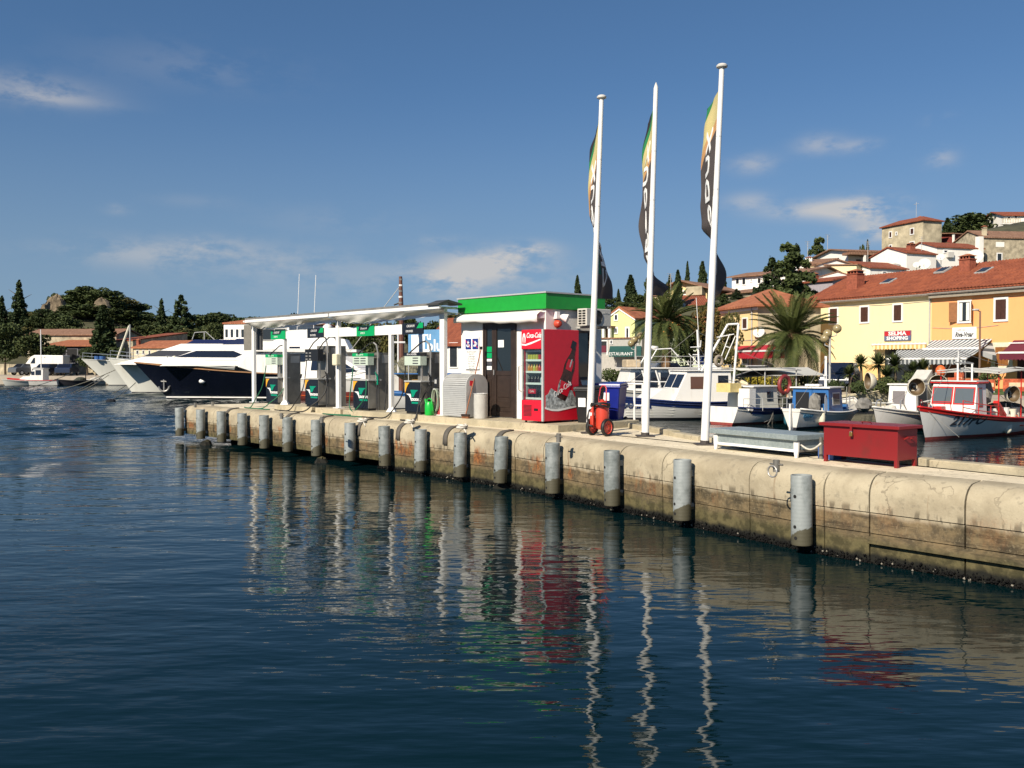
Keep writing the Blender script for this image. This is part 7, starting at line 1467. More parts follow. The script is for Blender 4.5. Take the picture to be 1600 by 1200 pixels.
# ================================================================== YACHTS AT THE LEFT
hy = (-1, -.06)
def yacht(name, label, bow, L, B, fb, bup, rake, mats, wl, band, z_deck):
    return boat(name, label, 'yacht', bow, hy, L, B, fb, bup, 0, rake, .92, mats, wl, band, flare=1.5, keel=-.9, full=2.4, mid=.5, deck_drop=.05)
def sideplate(o, name, pts, y0, y1, mm, par=None): return MB().prism(pts, y0, y1, 'y').build(name, mm, par or o)
def super_(o, name, prof, w, mm, top=.75):
    """deck house lofted from a side profile, narrower at the top"""
    zs = [p[1] for p in prof]; z0, z1 = min(zs), max(zs); m = MB(); n = len(prof); vs = []
    for sg in (-1, 1):
        for x, z in prof: vs.append((x, sg*w*(1-(1-top)*(z-z0)/(z1-z0)), z))
    m.add(vs, [tuple(range(n)), tuple(range(n, 2*n))[::-1]]+[(i, i+n, (i+1) % n+n, (i+1) % n) for i in range(n)]); h = m.build(name, mm, o, bevel=.05)
    def win(nm, pts, mat_=M_tint):
        for sg in (1, -1):
            m = MB(); vs = []
            for d in (.004, .03):
                for x, z in pts: vs.append((x, sg*(w*(1-(1-top)*(z-z0)/(z1-z0))+d), z))
            k = len(pts); m.add(vs, [tuple(range(k)), tuple(range(k, 2*k))]+[(i, (i+1) % k, (i+1) % k+k, i+k) for i in range(k)]); m.build(nm, mat_, h)
    return h, win
# navy yacht: local x = metres from the stern, bow at L
by = P(263, 623.5, 0); L1 = 15.5
nv, sh, hb, pt = yacht('navy_yacht', 'navy blue motor yacht with white upper decks moored behind the pumps', (by.x, by.y), L1, 4.6, 1.75, .82, 2.3, (M_navy, M_navy, M_navy), .12, 0, 1.9)
k1 = by.y/FPX
def X1(px): return L1-(px-263)*k1*1.0     # along the hull from photographed column (hull lies square to the view)
def Z1(py, d=None): return H-(py-566)*(d or by.y)/FPX
m = MB()
for sg in (1, -1): m.tube([Vector(pt(t, .14, sg))+Vector((0,sg*.02,0)) for t in [i/14 for i in range(15)]], .06, 5)
m.build('boot_stripe', M_hullw, nv)
m = MB()
for sg in (1, -1): m.tube([Vector(pt(t, sh(t)+.02, sg)) for t in [.45+.55*i/14 for i in range(15)]], .05, 5)
m.build('teak_cap_rail', M_teak, nv)
h, wn1 = super_(nv, 'foredeck_house', [(X1(262),Z1(572)),(X1(285),Z1(558.5)),(X1(316),Z1(546.5)),(X1(338),Z1(539)),(X1(395),Z1(538.5)),(X1(440),Z1(544)),(X1(452),Z1(572))], 1.85, M_hullw, .78)
wn1('window', [(X1(287),Z1(558)),(X1(316),Z1(548.5)),(X1(372),Z1(548.5)),(X1(385),Z1(554)),(X1(375),Z1(558.5))])
h2, wn2 = super_(nv, 'main_deck_house', [(X1(380),Z1(573)),(X1(392),Z1(556)),(X1(430),Z1(549)),(X1(545),Z1(549)),(X1(552),Z1(590)),(X1(430),Z1(590))], 2.1, M_hullw, .92)
for a, b_ in ((455,461),(470,482),(487,496),(505,512)): wn2('window', [(X1(a),Z1(553)),(X1(b_),Z1(553)),(X1(b_),Z1(565)),(X1(a),Z1(565))])
MB().prism([(X1(402),Z1(549.5)),(X1(470),Z1(550.5)),(X1(560),Z1(550.5)),(X1(560),Z1(546.5)),(X1(430),Z1(545.5))], -2.2, 2.2, 'y').build('upper_deck', M_hullw, nv)
h3, wn3 = super_(nv, 'fly_bridge', [(X1(408),Z1(546)),(X1(436),Z1(530)),(X1(500),Z1(526)),(X1(540),Z1(530)),(X1(548),Z1(546))], 1.5, M_hullw, .8)
wn3('window', [(X1(456),Z1(542)),(X1(472),Z1(542)),(X1(472),Z1(544.5)),(X1(456),Z1(544.5))])
MB().prism([(X1(352),Z1(538.5)),(X1(375),Z1(530)),(X1(388),Z1(529.5)),(X1(388),Z1(538.5))], -1.1, 1.1, 'y').build('wind_screen', mat('blue_screen', (.015,.02,.07), .1, var=0, spec=.8), nv)
MB().box(X1(525), X1(495), -.6, .6, Z1(527), Z1(515)).build('radar_arch', M_hullw, nv, bevel=.1); m = MB(); m.ball((X1(510),0,Z1(512)), (.35,.35,.3), 12, 8); m.build('radome', M_hullw, nv, smooth=True)
tubes(nv, 'whip_aerial', [[(X1(463.5),.4,Z1(530)),(X1(468),.4,Z1(428))], [(X1(486),-.4,Z1(530)),(X1(491),-.4,Z1(428))]], .022, M_white)
for i, px in enumerate((283,293,312,319)): m = MB(); m.lathe([(0,0),(.16,.04),(.18,.3),(.15,.62),(.08,.68),(0,.7)], n=10); f_ = m.build('deck_fender', M_buoyw, nv, smooth=True); f_.location = (X1(px), 1.55, Z1(571.5)); f_.rotation_euler = (0, R(25) if i == 1 else 0, 0)
rail(nv, [(X1(x), 1.75, Z1(571.5)) for x in (330,350,370,390,410,428)], .35, .015)
m = MB(); m.lathe([(0,0),(.22,.02),(.22,.05),(0,.06)], (0,0,0), 12, axis='y'); hl = m.build('hull_light', M_paper, nv, smooth=True); q = Vector(pt(.80, 1.28, 1)); hl.location = q+Vector((0,.0,0)); hl.scale = (1,1,.7)
m = MB(); m.cyl((0,0,-.45),(0,0,.5),.05,n=6); m.torus((0,0,-.05),.35,.06,'y',10,6,a0=math.pi,a1=2*math.pi); m.cyl((-.2,0,.3),(.2,0,.3),.05,n=6); an = m.build('anchor', M_steel, nv); an.location = Vector(pt(.965, .95, 1))+Vector((0,.12,0))
fl_ = MB().cbox((X1(492),0,Z1(532)), (1.4,.05,.7)).build('red_ensign', M_redb, nv)
# grey-white yacht
by2 = P(207, 614.5, 0); L2 = 18
gy, sh, hb, pt = yacht('grey_yacht', 'pale grey white motor yacht with sharp flared bow behind the navy yacht', (by2.x, by2.y), L2, 4.8, 2.1, .85, 2.0, (M_antid, M_hullg, M_hullg), .12, 0, 2)
k2 = by2.y/FPX; X2 = lambda px: L2-(px-207)*k2; Z2 = lambda py: H-(py-566)*by2.y/FPX
h, w_ = super_(gy, 'deck_house', [(X2(190),Z2(570)),(X2(236),Z2(557.5)),(X2(262),Z2(547)),(X2(290),Z2(537.5)),(X2(380),Z2(537.5)),(X2(400),Z2(570))], 2.0, M_hullw, .72)
w_('window', [(X2(234),Z2(557)),(X2(258),Z2(548)),(X2(310),Z2(548.5)),(X2(322),Z2(553)),(X2(318),Z2(557))], mat('grey_tint', (.05,.05,.055), .1, var=0))
h, w_ = super_(gy, 'fly_bridge', [(X2(296),Z2(538)),(X2(308),Z2(531)),(X2(380),Z2(531)),(X2(388),Z2(538))], 1.4, mat('blue_screen'), .8)
rail(gy, [tuple(Vector(pt(t, sh(t), 1))) for t in (.62,.7,.78,.86,.93,.99)], .65, .018); tubes(gy, 'radar_frame', [[(X2(304),.9,Z2(531)),(X2(308),.9,Z2(520)),(X2(325),.9,Z2(519)),(X2(338),.9,Z2(531))],[(X2(318),0,Z2(531)),(X2(318),0,Z2(518))]], .04, M_greyp)
MB().tube([Vector(pt(.55,sh(.55)-.35,1))+Vector((0,.02,0)), Vector(pt(.75,sh(.75)-.35,1))+Vector((0,.02,0)), Vector(pt(.93,sh(.93)-.35,1))+Vector((0,.02,0))], .06, 5).build('rubbing_strake', M_hullw, gy)
MB().prism([(X2(200),Z2(585)),(X2(232),Z2(586)),(X2(232),Z2(588.5)),(X2(205),Z2(588))], hb(.8)*.6, hb(.8)*.95, 'y').build('dark_hull_port', M_black, gy) if False else None
# far pale yacht with mast stay
by3 = P(171, 602.5, 0); L3 = 20
fy, sh, hb, pt = yacht('pale_yacht', 'farthest pale yacht with blue drums on its foredeck, its bow left of the others', (by3.x, by3.y), L3, 5.0, 2.3, .65, 3.0, (M_antid, M_hullg, M_hullg), .1, 0, 2)
k3 = by3.y/FPX; X3 = lambda px: L3-(px-171)*k3; Z3 = lambda py: H-(py-566)*by3.y/FPX
rail(fy, [tuple(Vector(pt(t, sh(t), 1))) for t in (.7,.77,.84,.9,.96,.995)], .7, .025)
for px in (158.5, 166): m = MB(); m.cyl((X3(px),1.0,Z3(562)),(X3(px),1.0,Z3(556.5)),.33,n=12); m.build('blue_drum', mat('drum_blue', (.03,.10,.28), .5), fy)
h, w_ = super_(fy, 'deck_house', [(X3(185),Z3(566)),(X3(230),Z3(560)),(X3(300),Z3(552)),(X3(310),Z3(566))], 2.0, M_hullw, .8)
MB().box(X3(183), X3(179), hb(.93)*.9, hb(.93)*.9+.3, Z3(568), Z3(565)).build('anchor_plate', M_paper, fy)
# tall stay mast between the yachts
sm = D(183, 566, 92); mst = thing('sailing_boat_mast', 'slim mast with a slanting stay between the two pale yacht bows', 'mast', (sm.x, sm.y, 0)); 
p0, p1, p2, p3 = [D(x, y, 92)-Vector((sm.x, sm.y, 0)) for x, y in ((181.5,566),(202,509),(203,560),(203,507))]; MB().tube([p0, p1], .10, 6).build('stay', M_buoyw, mst); MB().tube([p2, p3], .06, 6).build('mast', M_greyp, mst)
# mooring lines of the yachts
for i, ((xa, ya), (xb, yb), d_) in enumerate((((166,584),(108,616),84), ((170,586),(121,613),86), ((212,598),(172,627),68), ((180,578),(40,618),84), ((196,603),(140,618),80), ((110,584),(31,610),100))):
    q1 = P(xb, yb, 0); q0 = D(xa, ya, d_); lab = ['upper of the two parallel mooring lines of the grey yacht', 'lower of the two parallel mooring lines of the grey yacht', 'mooring line nearest the navy yacht bow', 'longest mooring line reaching far left over the water', 'slack mooring line below the grey yacht stem', 'short mooring line beside the red and white pilot boat'][i]
    pts = [q0.lerp(q1, k/8)+Vector((0,0,-.35*math.sin(math.pi*k/8)*(1 if i in (3,4) else .3))) for k in range(9)]; o = MB().tube([p-q0 for p in pts], .035, 4).build('mooring_line', mat('old_rope', (.40,.36,.26), .9), loc=q0); tag(o, lab, 'rope', 'mooring lines of the yachts')
bq = P(173, 626.5, .05); o = MB(); o.ball((0,0,0), (.35,.2,.15), 8, 5); tag(o.build('mooring_buoy', M_black, loc=bq), 'small black buoy at the foot of the nearest mooring line', 'buoy')
# ---- white boats behind the pumps
bw = P(641, 628, 0); L4 = 9.5
wr, sh, hb, pt = boat('red_bottomed_boat', 'white motor boat with dark red bottom behind the rightmost pumps', 'boat', (bw.x, bw.y), (.86,-.5), L4, 3.2, 1.45, .55, 0, .5, .9, (M_anti, M_hullw, M_hullw), .62, flare=1.1)
h, w_ = super_(wr, 'cabin', [(1.2,1.4),(1.4,2.9),(4.4,3.0),(6.2,2.2),(7.6,1.75),(7.8,1.4)], 1.35, M_hullw, .75); w_('window', [(4.2,2.75),(5.0,2.5),(6.1,2.0),(5.2,1.9),(4.2,1.95)]); w_('window', [(2.0,2.7),(3.7,2.75),(3.7,2.05),(2.0,2.05)])
rail(wr, [tuple(Vector(pt(t, sh(t), -1))) for t in (.5,.62,.74,.85,.94,.99)], .65, .018); heap(wr, 'white_cover', (3.0,0,3.3), .9,.7,.45, M_hullw, 31); MB().tube([pt(t, .30, -1) for t in (.1,.3,.5,.7,.85,.95)], .03, 4).build('bottom_seam', M_ora, wr)
bx = P(575, 624, 0); L5 = 11
w2, sh, hb, pt = boat('white_cruiser', 'white cruiser with slatted cockpit screens behind the second and third pumps', 'boat', (bx.x, bx.y), (.95,-.3), L5, 3.6, 1.5, .6, 0, .8, .9, (M_antid, M_hullw, M_hullw), .12, flare=1.1)
h, w_ = super_(w2, 'cabin', [(1.0,1.5),(1.2,3.0),(6.0,3.1),(8.3,2.1),(9.4,1.5)], 1.5, M_hullw, .75); w_('window', [(5.9,2.9),(8.0,2.1),(6.0,2.0)]); 
for a in (1.6,2.4,3.2,4.0,4.8): w_('window', [(a,2.8),(a+.5,2.8),(a+.5,2.1),(a,2.1)])
rail(w2, [(1.5,-1.2,3.1),(3.5,-1.2,3.1),(5.8,-1.1,3.1)], .6, .02); MB().prism([(2.0,3.1),(3.6,4.1),(4.0,4.1),(3.2,3.1)], -1.0, 1.0, 'y').build('screen', M_hullg, w2); MB().prism([(4.2,3.1),(5.4,4.1),(5.8,4.1),(5.2,3.1)], -1.0, 1.0, 'y').build('screen', M_hullg, w2)
# brown mast of an old schooner
mq = D(627.5, 566, 56); sch = thing('schooner_mast', 'tall brown wooden mast with white banded top behind the rightmost pumps', 'mast', (mq.x, mq.y, .0))
tz = D(626, 432, 56).z; MB().tube([(0,0,0),(0,0,tz*.62),(-.05,0,tz)], [.19,.17,.10], 10).build('mast', mat('mast_brown', (.13,.05,.03), .6, var=.15), sch); 
for i in range(7): MB().tube([(-.04,0,tz*(.70+.045*i)),(-.04,0,tz*(.70+.045*i)+.10)], .17-.01*i, 8).build('mast_band', M_hullw if i % 2 else M_tarpd, sch)
MB().tube([(-.05,0,tz*.93),(-1.6,.3,tz*.68),(-3.2,.5,tz*.42)], .02, 4).build('stay', M_rope, sch); MB().tube([(.0,0,tz*.80),(-.45,0,tz*.78)], .05).build('block', M_black, sch)
# blue trimmed working boat behind the shutter cabinet
bz_ = P(770, 640, 0)
wk, sh, hb, pt = boat('blue_trimmed_workboat', 'work boat with blue rail and a yellow box behind the shutter cabinet', 'boat', (bz_.x+1, bz_.y), (1,-.1), 7.5, 2.8, .9, .4, .1, .4, .85, (M_antid, M_hullw, M_blueb), .1, .14)
c, sd_, fr_ = cabin(wk, 3.2, 5.2, .8, 1.9, 1.0, .1, 0, mat('dark_iron'), M_blueb, .15); sd_(3.5,4.2,1.1,1.7,-1,M_tint,M_blueb); MB().box(2.2,2.9,-1.1,-.4,.8,1.65).build('yellow_box', mat('ochre_box', (.52,.29,.07), .7), wk); heap(wk, 'net_pile', (2.3,.3,2.3), 1.5,.8,.8, mat('net_olive', (.16,.15,.10), .95, var=.5, sc=10), 41); MB().box(.4,5.4,-1.0,1.0,1.95,2.0).build('upper_rack', M_blueb, wk); tubes(wk, 'rack_post', [[(x,y,.8),(x,y,2.7)] for x in (.5,2.0,3.6,5.2) for y in (-1.0,1.0)], .03, M_greyp)
tubes(wk, 'white_mast', [[(1.2,0,2.0),(1.2,0,4.4)],[(.8,0,3.7),(1.6,0,3.7)]], .05, M_white)
# ================================================================== FAR LEFT QUAY: small boats, van, cars
pb = P(18, 603, 0); L6 = 5.2
pil, sh, hb, pt = boat('pilot_boat', 'small white and red cabin boat moored at the far left quay', 'boat', (pb.x, pb.y), (-1,-.05), L6, 1.9, .62, .25, 0, .5, .9, (M_antid, M_hullw, M_redb), .08, .22, band_from=.62)
c, sd_, fr_ = cabin(pil, 1.5, 3.2, .55, 1.9, .75, .7, 0, M_hullw, M_hullw, .1); fr_(-.6,.6,1.2,1.75); sd_(1.7,2.3,1.2,1.75,1); sd_(2.4,2.75,1.2,1.6,1); cabin(pil, 3.0, 4.3, .6, 1.05, .6, .6, 0, M_hullw, None, name='foredeck_house'); tubes(pil, 'mast', [[(2.0,0,1.9),(2.0,0,6.2)]], .05, M_white)
fl2 = [(90, 603, M_antid, 'dark inflatable boat right of the pilot boat', 3.6), (8, 603.5, M_hullg, 'grey boat cut off by the left edge', 4.2), (128, 602, M_hullw, 'tiny white boat near the pale yacht bow', 2.4), (60, 598.5, M_hullg, 'pale dinghy behind the pilot boat', 3.8), (28, 597, M_hullw, 'white dinghy against the far quay', 3.4), (112, 600, M_nstripe, 'navy launch beside the dark inflatable', 3.4)]
for x, y, mm, lab, ll in fl2:
    q = P(x, y, 0); b_, sh, hb, pt = boat('small_boat', lab, 'boat', (q.x, q.y), (-.8,-.6), ll, 1.6, .55, .2, 0, .3, .85, (M_antid, mm, mm), .06, group='small boats at the far left quay'); heap(b_, 'gear', (ll*.35,0,.6), .7,.5,.35, M_net if mm is M_antid else M_tarp, int(x)); MB().tube([(ll*.2,0,.5),(ll*.2,0,1.3)], .05).build('post', M_black, b_)
def car(name, label, cat, loc, rz, mm, L=4.2, Wd=1.75, Hc=1.45, van=False):
    o = thing(name, label, cat, loc, rz)
    if van: prof = [(0,.35),(0,2.5),(3.7,2.55),(4.15,2.35),(4.85,1.45),(5.55,1.2),(5.7,.85),(5.7,.35)]
    else: prof = [(0,.35),(0,.85),(.15,.98),(.7,1.05),(1.15,Hc),(2.5,Hc),(3.1,1.0),(3.95,.85),(4.15,.7),(4.2,.35)]
    w = Wd/2; n = len(prof); vs = [(x, sg*w*(1-(.14 if z > 1.1 and not van else .03 if z > 1.2 else 0)), z) for sg in (-1, 1) for x, z in prof]
    MB().add(vs, [tuple(range(n)), tuple(range(n, 2*n))[::-1]]+[(i, i+n, (i+1) % n+n, (i+1) % n) for i in range(n)]).build('body', mm, o, bevel=.05)
    wz = [(4.2,1.5),(3.75,2.2),(3.6,2.2),(3.6,1.5)] if van else [(.85,1.06),(1.2,1.38),(2.45,1.38),(2.95,1.06)]
    for sg in (1, -1):
        yy = sg*w*(.97 if van else .89); m = MB(); m.prism(wz, yy-.03, yy+.03, 'y'); m.build('side_window', M_tint, o)
        for x in ((.9, 4.7) if van else (.8, 3.35)): wh = MB(); wh.lathe([(.12,-.1),(.31,-.1),(.33,-.08),(.33,.08),(.31,.1),(.12,.1)], (x, sg*(w-.08), .33), 16, axis='y'); wh = wh.build('wheel', M_rubber, o, smooth='auto'); MB().lathe([(0,-.105),(.18,-.105),(.18,.105),(0,.105)], (x, sg*(w-.08), .33), 10, axis='y').build('rim', M_alu, wh)
    if van: MB().add([(4.18,-.7,2.3),(4.18,.7,2.3),(4.84,.72,1.52),(4.84,-.72,1.52),(4.22,-.7,2.33),(4.22,.7,2.33),(4.89,.72,1.53),(4.89,-.72,1.53)], [(4,5,6,7)]).build('wind_screen', M_tint, o)
    else:
        MB().add([(2.52,-.62,1.42),(2.52,.62,1.42),(3.1,.75,1.02),(3.1,-.75,1.02)], [(0,1,2,3)]).build('wind_screen', M_tint, o, solid=.02); MB().add([(1.12,-.62,1.42),(1.12,.62,1.42),(.68,.75,1.06),(.68,-.75,1.06)], [(3,2,1,0)]).build('rear_window', M_tint, o, solid=.02)
    for sg in (1,-1): MB().cbox(((5.66 if van else 4.1), sg*.65, .75), (.1,.25,.14)).build('headlight', M_paper, o)
    return o
LZ = .96
vq = D(104, 575, 118); car('white_van', 'white delivery van parked on the far left quay', 'van', (vq.x, vq.y, LZ), R(178), M_hullw, van=True)
cq = D(18, 575, 116); car('parked_car', 'dark grey car parked at the far left edge of the quay', 'car', (cq.x, cq.y, LZ), R(60), mat('car_grey', (.09,.10,.11), .3, coat=.5))
cq = D(97, 576, 112); car('parked_car', 'dark blue car parked in front of the white van', 'car', (cq.x, cq.y, LZ), R(100), mat('car_blue', (.02,.03,.06), .3, coat=.5))
cq = D(60, 576, 113); car('parked_car', 'black car parked left of the white van', 'car', (cq.x, cq.y, LZ), R(80), mat('car_black', (.015,.015,.02), .3, coat=.5))
cq = D(113, 576, 124); car('parked_car', 'grey car parked in the shade right of the van', 'car', (cq.x, cq.y, LZ), R(90), mat('car_grey'))
# dark minivan and cars on the right promenade
q = D(1322, 590, 55); car('dark_minivan', 'dark navy minivan parked before the cream house', 'car', (q.x, q.y, LZ), R(-118), mat('car_navy', (.010,.014,.03), .25, coat=.6), Hc=1.62)
q = D(1074, 588, 62); car('parked_car', 'grey hatchback parked beside the palm trunk', 'car', (q.x, q.y, LZ), R(200), mat('car_silver', (.16,.17,.18), .3, coat=.5), Hc=1.6)
q = D(1101, 588, 64); car('parked_car', 'dark blue car parked near the parking sign', 'car', (q.x, q.y, LZ), R(185), mat('car_blue'), Hc=1.3)
q = D(1225, 590, 61); car('parked_car', 'pale silver car under the big palm', 'car', (q.x, q.y, LZ), R(175), mat('car_pale', (.35,.36,.37), .3, coat=.5))
# ================================================================== TREES AND PLANTS
def leafmat(name, c0, c1):
    def b_(t, b):
        L = t.links.new; b.inputs['Roughness'].default_value = .7; b.inputs['Specular IOR Level'].default_value = .25
        g = N(t, 'ShaderNodeNewGeometry'); tc = N(t, 'ShaderNodeTexCoord'); oi = N(t, 'ShaderNodeObjectInfo')
        n = N(t, 'ShaderNodeTexNoise', i_Scale=.9, i_Detail=3.); L(tc.outputs['Object'], n.inputs[0])
        v = math_(t, 'ADD', math_(t, 'MULTIPLY', n.outputs[0], .7), math_(t, 'ADD', math_(t, 'MULTIPLY', g.outputs['Random Per Island'], .45), math_(t, 'MULTIPLY', oi.outputs['Random'], .3)))
        r = N(t, 'ShaderNodeValToRGB'); r.color_ramp.elements[0].position = .3; r.color_ramp.elements[1].position = 1.0; r.color_ramp.elements[0].color = (*c0, 1); r.color_ramp.elements[1].color = (*c1, 1); L(v, r.inputs[0]); L(r.outputs[0], b.inputs['Base Color'])
    return mat(name, build=b_)
LF_dark = leafmat('dark_foliage', (.018,.033,.011), (.075,.098,.030)); LF_mid = leafmat('green_foliage', (.018,.035,.010), (.080,.095,.028)); LF_oliv = leafmat('olive_foliage', (.035,.045,.014), (.13,.115,.035))
LF_cyp = leafmat('cypress_foliage', (.013,.027,.010), (.052,.074,.025)); LF_palm = leafmat('palm_frond', (.020,.038,.010), (.095,.110,.030)); LF_yel = leafmat('yellow_bush', (.16,.14,.02), (.36,.28,.03)); LF_aut = leafmat('autumn_foliage', (.05,.045,.012), (.20,.13,.035))
M_bark = mat('bark', (.10,.075,.05), .9, var=.3); M_barkp = mat('palm_trunk', (.20,.12,.06), .95, var=.4, sc=5, bump=.03)
def quads(cs, sz, rng, up=.0, elong=1.):
    n = len(cs); a = rng.normal(size=(n,3)); a /= np.linalg.norm(a, axis=1)[:,None]; b = rng.normal(size=(n,3)); b[:,2] += up
    u = np.cross(a, b); u /= np.linalg.norm(u, axis=1)[:,None]; w = np.cross(u, a); s = (sz*rng.uniform(.6,1.25,size=n))[:,None]
    u *= s; w *= s*elong; v = np.empty((n,4,3)); v[:,0] = cs-u-w*.4; v[:,1] = cs+u*.2-w; v[:,2] = cs+u+w*.3; v[:,3] = cs-u*.1+w
    return v.reshape(-1,3)
def meshq(name, verts, m):
    n = len(verts)//4; me = bpy.data.meshes.new(name); me.vertices.add(n*4); me.vertices.foreach_set('co', verts.astype(np.float32).ravel()); me.loops.add(n*4); me.loops.foreach_set('vertex_index', np.arange(n*4, dtype=np.int32)); me.polygons.add(n); me.polygons.foreach_set('loop_start', np.arange(0, n*4, 4, dtype=np.int32)); me.update(calc_edges=True); me.materials.append(m); return me
def inell(rng, n, c, r, shell=.55):
    d = rng.normal(size=(n,3)); d /= np.linalg.norm(d, axis=1)[:,None]; q = rng.uniform(shell,1,size=n)**.6; return np.array(c)+d*q[:,None]*np.array(r)
def crown_round(seed, h=8., wd=6., n=4200, leaf=.17, base=.28):
    rng = np.random.default_rng(seed); cs = []; k = 26
    for i in range(k):
        z = base+(1-base)*rng.uniform(.12,.92); ring = math.sin(math.pi*min(1,(z-base*.6)/(1.12-base*.6)))**.6; a = rng.uniform(0,6.28); rr = ring*wd*.36*rng.uniform(.3,1.)
        r_ = rng.uniform(.13,.23)*wd; cs.append(inell(rng, n//k, (rr*math.cos(a), rr*math.sin(a), z*h-r_*.3), (r_, r_, r_*.75)))
    return quads(np.concatenate(cs), leaf, rng)
def crown_cyp(seed, h=8., wd=1.6, n=3600):
    rng = np.random.default_rng(seed); z = rng.uniform(.03,1,size=n); prof = np.interp(z, [0,.12,.35,.7,.9,1], [.55,.95,1,.7,.32,.03]); a = rng.uniform(0,6.28,size=n); lump = 1+.22*np.sin(a*3+z*17+seed)+.15*np.sin(a*5-z*31)
    r = wd/2*prof*lump*rng.uniform(.55,1,size=n)**.5; return quads(np.stack([r*np.cos(a), r*np.sin(a), z*h], 1), .13, rng, 1.2, 1.8)
def crown_cedar(seed, h=8., wd=6., n=9500, tiers=9, flat=.045, top=.14, bare=.28, ragged=.5):
    rng = np.random.default_rng(seed); cs = []
    for i in range(tiers):
        f = i/(tiers-1); z = .22+.76*f; R_ = wd/2*(1-f**1.15*(1-top))*(1-ragged*rng.uniform(0,1)*.5); nb = rng.integers(4,7); a0 = rng.uniform(0,6.28)
        for b in range(nb):
            a = a0+b*6.28/nb+rng.uniform(-.35,.35); L_ = R_*rng.uniform(1-ragged,1.12); m = max(30, int(n*(L_/(wd*2.6))/tiers*1.5)); bz = z*h+rng.uniform(-.34,.34)
            t = bare+(1-bare)*rng.uniform(0,1,size=m)**.8; w = .46*L_*(1.05-.7*t)*rng.uniform(-1,1,size=m)
            zz = bz+.05*L_*np.sin(t*3)-.13*L_*t*t+rng.normal(size=m)*flat*h*.42
            cs.append(np.stack([L_*t*math.cos(a)-w*math.sin(a), L_*t*math.sin(a)+w*math.cos(a), zz], 1))
    cs.append(inell(rng, 160, (0,0,.95*h), (.35,.35,.5), .2))
    return quads(np.concatenate(cs), .15, rng, 1.5)
def tree(name, label, cat, cr, m, loc, h0, trunk_r=.16, group=None, limbs=5, sc=1., wsc=1., crown_name='crown', trunk_h=None):
    o = thing(name, label, cat, loc, random.uniform(0,6.28), group); me = meshq(crown_name, cr, m); c = bpy.data.objects.new(crown_name, me); COL.objects.link(c); c.parent = o
    th = trunk_h or h0*.75; tr = MB(); tr.tube([(0,0,-.6), (.05,0,th*.3), (-.04,.03,th*.65), (0,0,th)], [trunk_r*1.3, trunk_r, trunk_r*.7, trunk_r*.25], 8)
    for i in range(limbs): a = i*2.4; z = th*(.35+.09*i); tr.tube([(0,0,z), (h0*.09*math.cos(a), h0*.09*math.sin(a), z+h0*.09), (h0*.2*math.cos(a), h0*.2*math.sin(a), z+h0*.17)], [trunk_r*.5, trunk_r*.35, trunk_r*.12], 5)
    tr.build('trunk', M_bark, o); o.scale = (sc*wsc, sc*wsc, sc); return o
PROT = {}
def plant_tree(kind, px, ytop, d, wpx, name, label, cat='tree', group=None, zb=None, sink=0.):
    q = D(px, 566, d); zb = terrain(q.x, q.y) if zb is None else zb; zb -= sink; zt = D(px, ytop, d).z; h = max(1.2, zt-zb); w = wpx*d/FPX
    P0, hw = PROT[kind]; sc = h/8.; ws = (w/hw)/sc
    o = dup(P0, (q.x, q.y, zb), random.uniform(0,6.28), label, group, (sc*ws, sc*ws, sc)) if P0.get('used') else P0
    if not P0.get('used'): P0['used'] = 1; o.location = (q.x, q.y, zb); o.scale = (sc*ws, sc*ws, sc); o['label'] = label; 
    if group: o['group'] = group
    elif 'group' in o: del o['group']
    o['category'] = cat; o.name = name; return o
NW = (0,0,-500)
for s_ in range(4): PROT['oak%d' % s_] = (tree('broad_tree', '', 'tree', crown_round(50+s_), [LF_dark, LF_mid, LF_dark, LF_oliv][s_], NW, 8), 4.9)
for s_ in range(2): PROT['cyp%d' % s_] = (tree('cypress', '', 'cypress', crown_cyp(70+s_), LF_cyp, NW, 8, limbs=0), 1.7)
PROT['cedar0'] = (tree('cedar', '', 'cedar', crown_cedar(80), LF_cyp, NW, 8, trunk_h=7.6), 4.3); PROT['cedar1'] = (tree('cedar', '', 'cedar', crown_cedar(83, tiers=9, top=.30, ragged=.55, n=12000), LF_dark, NW, 8, trunk_h=7.2), 4.4)
PROT['spire'] = (tree('spruce', '', 'spruce', crown_cedar(84, wd=3.6, tiers=15, top=.05, n=7000, bare=.08, ragged=.35), LF_cyp, NW, 8, trunk_h=7.8), 2.7)
PROT['pine'] = (tree('stone_pine', '', 'pine', crown_round(90, base=.62, wd=6.5, n=3200), LF_mid, NW, 8, limbs=4), 5.4)
PROT['aut'] = (tree('plane_tree', '', 'tree', crown_round(95, n=3600, leaf=.12), LF_aut, NW, 8), 6.4)
ORD = ['first','second','third','fourth','fifth','sixth','seventh','eighth','ninth','tenth','eleventh','twelfth','thirteenth','fourteenth','fifteenth','sixteenth','seventeenth','eighteenth','nineteenth','twentieth']
rr = random.Random(3)
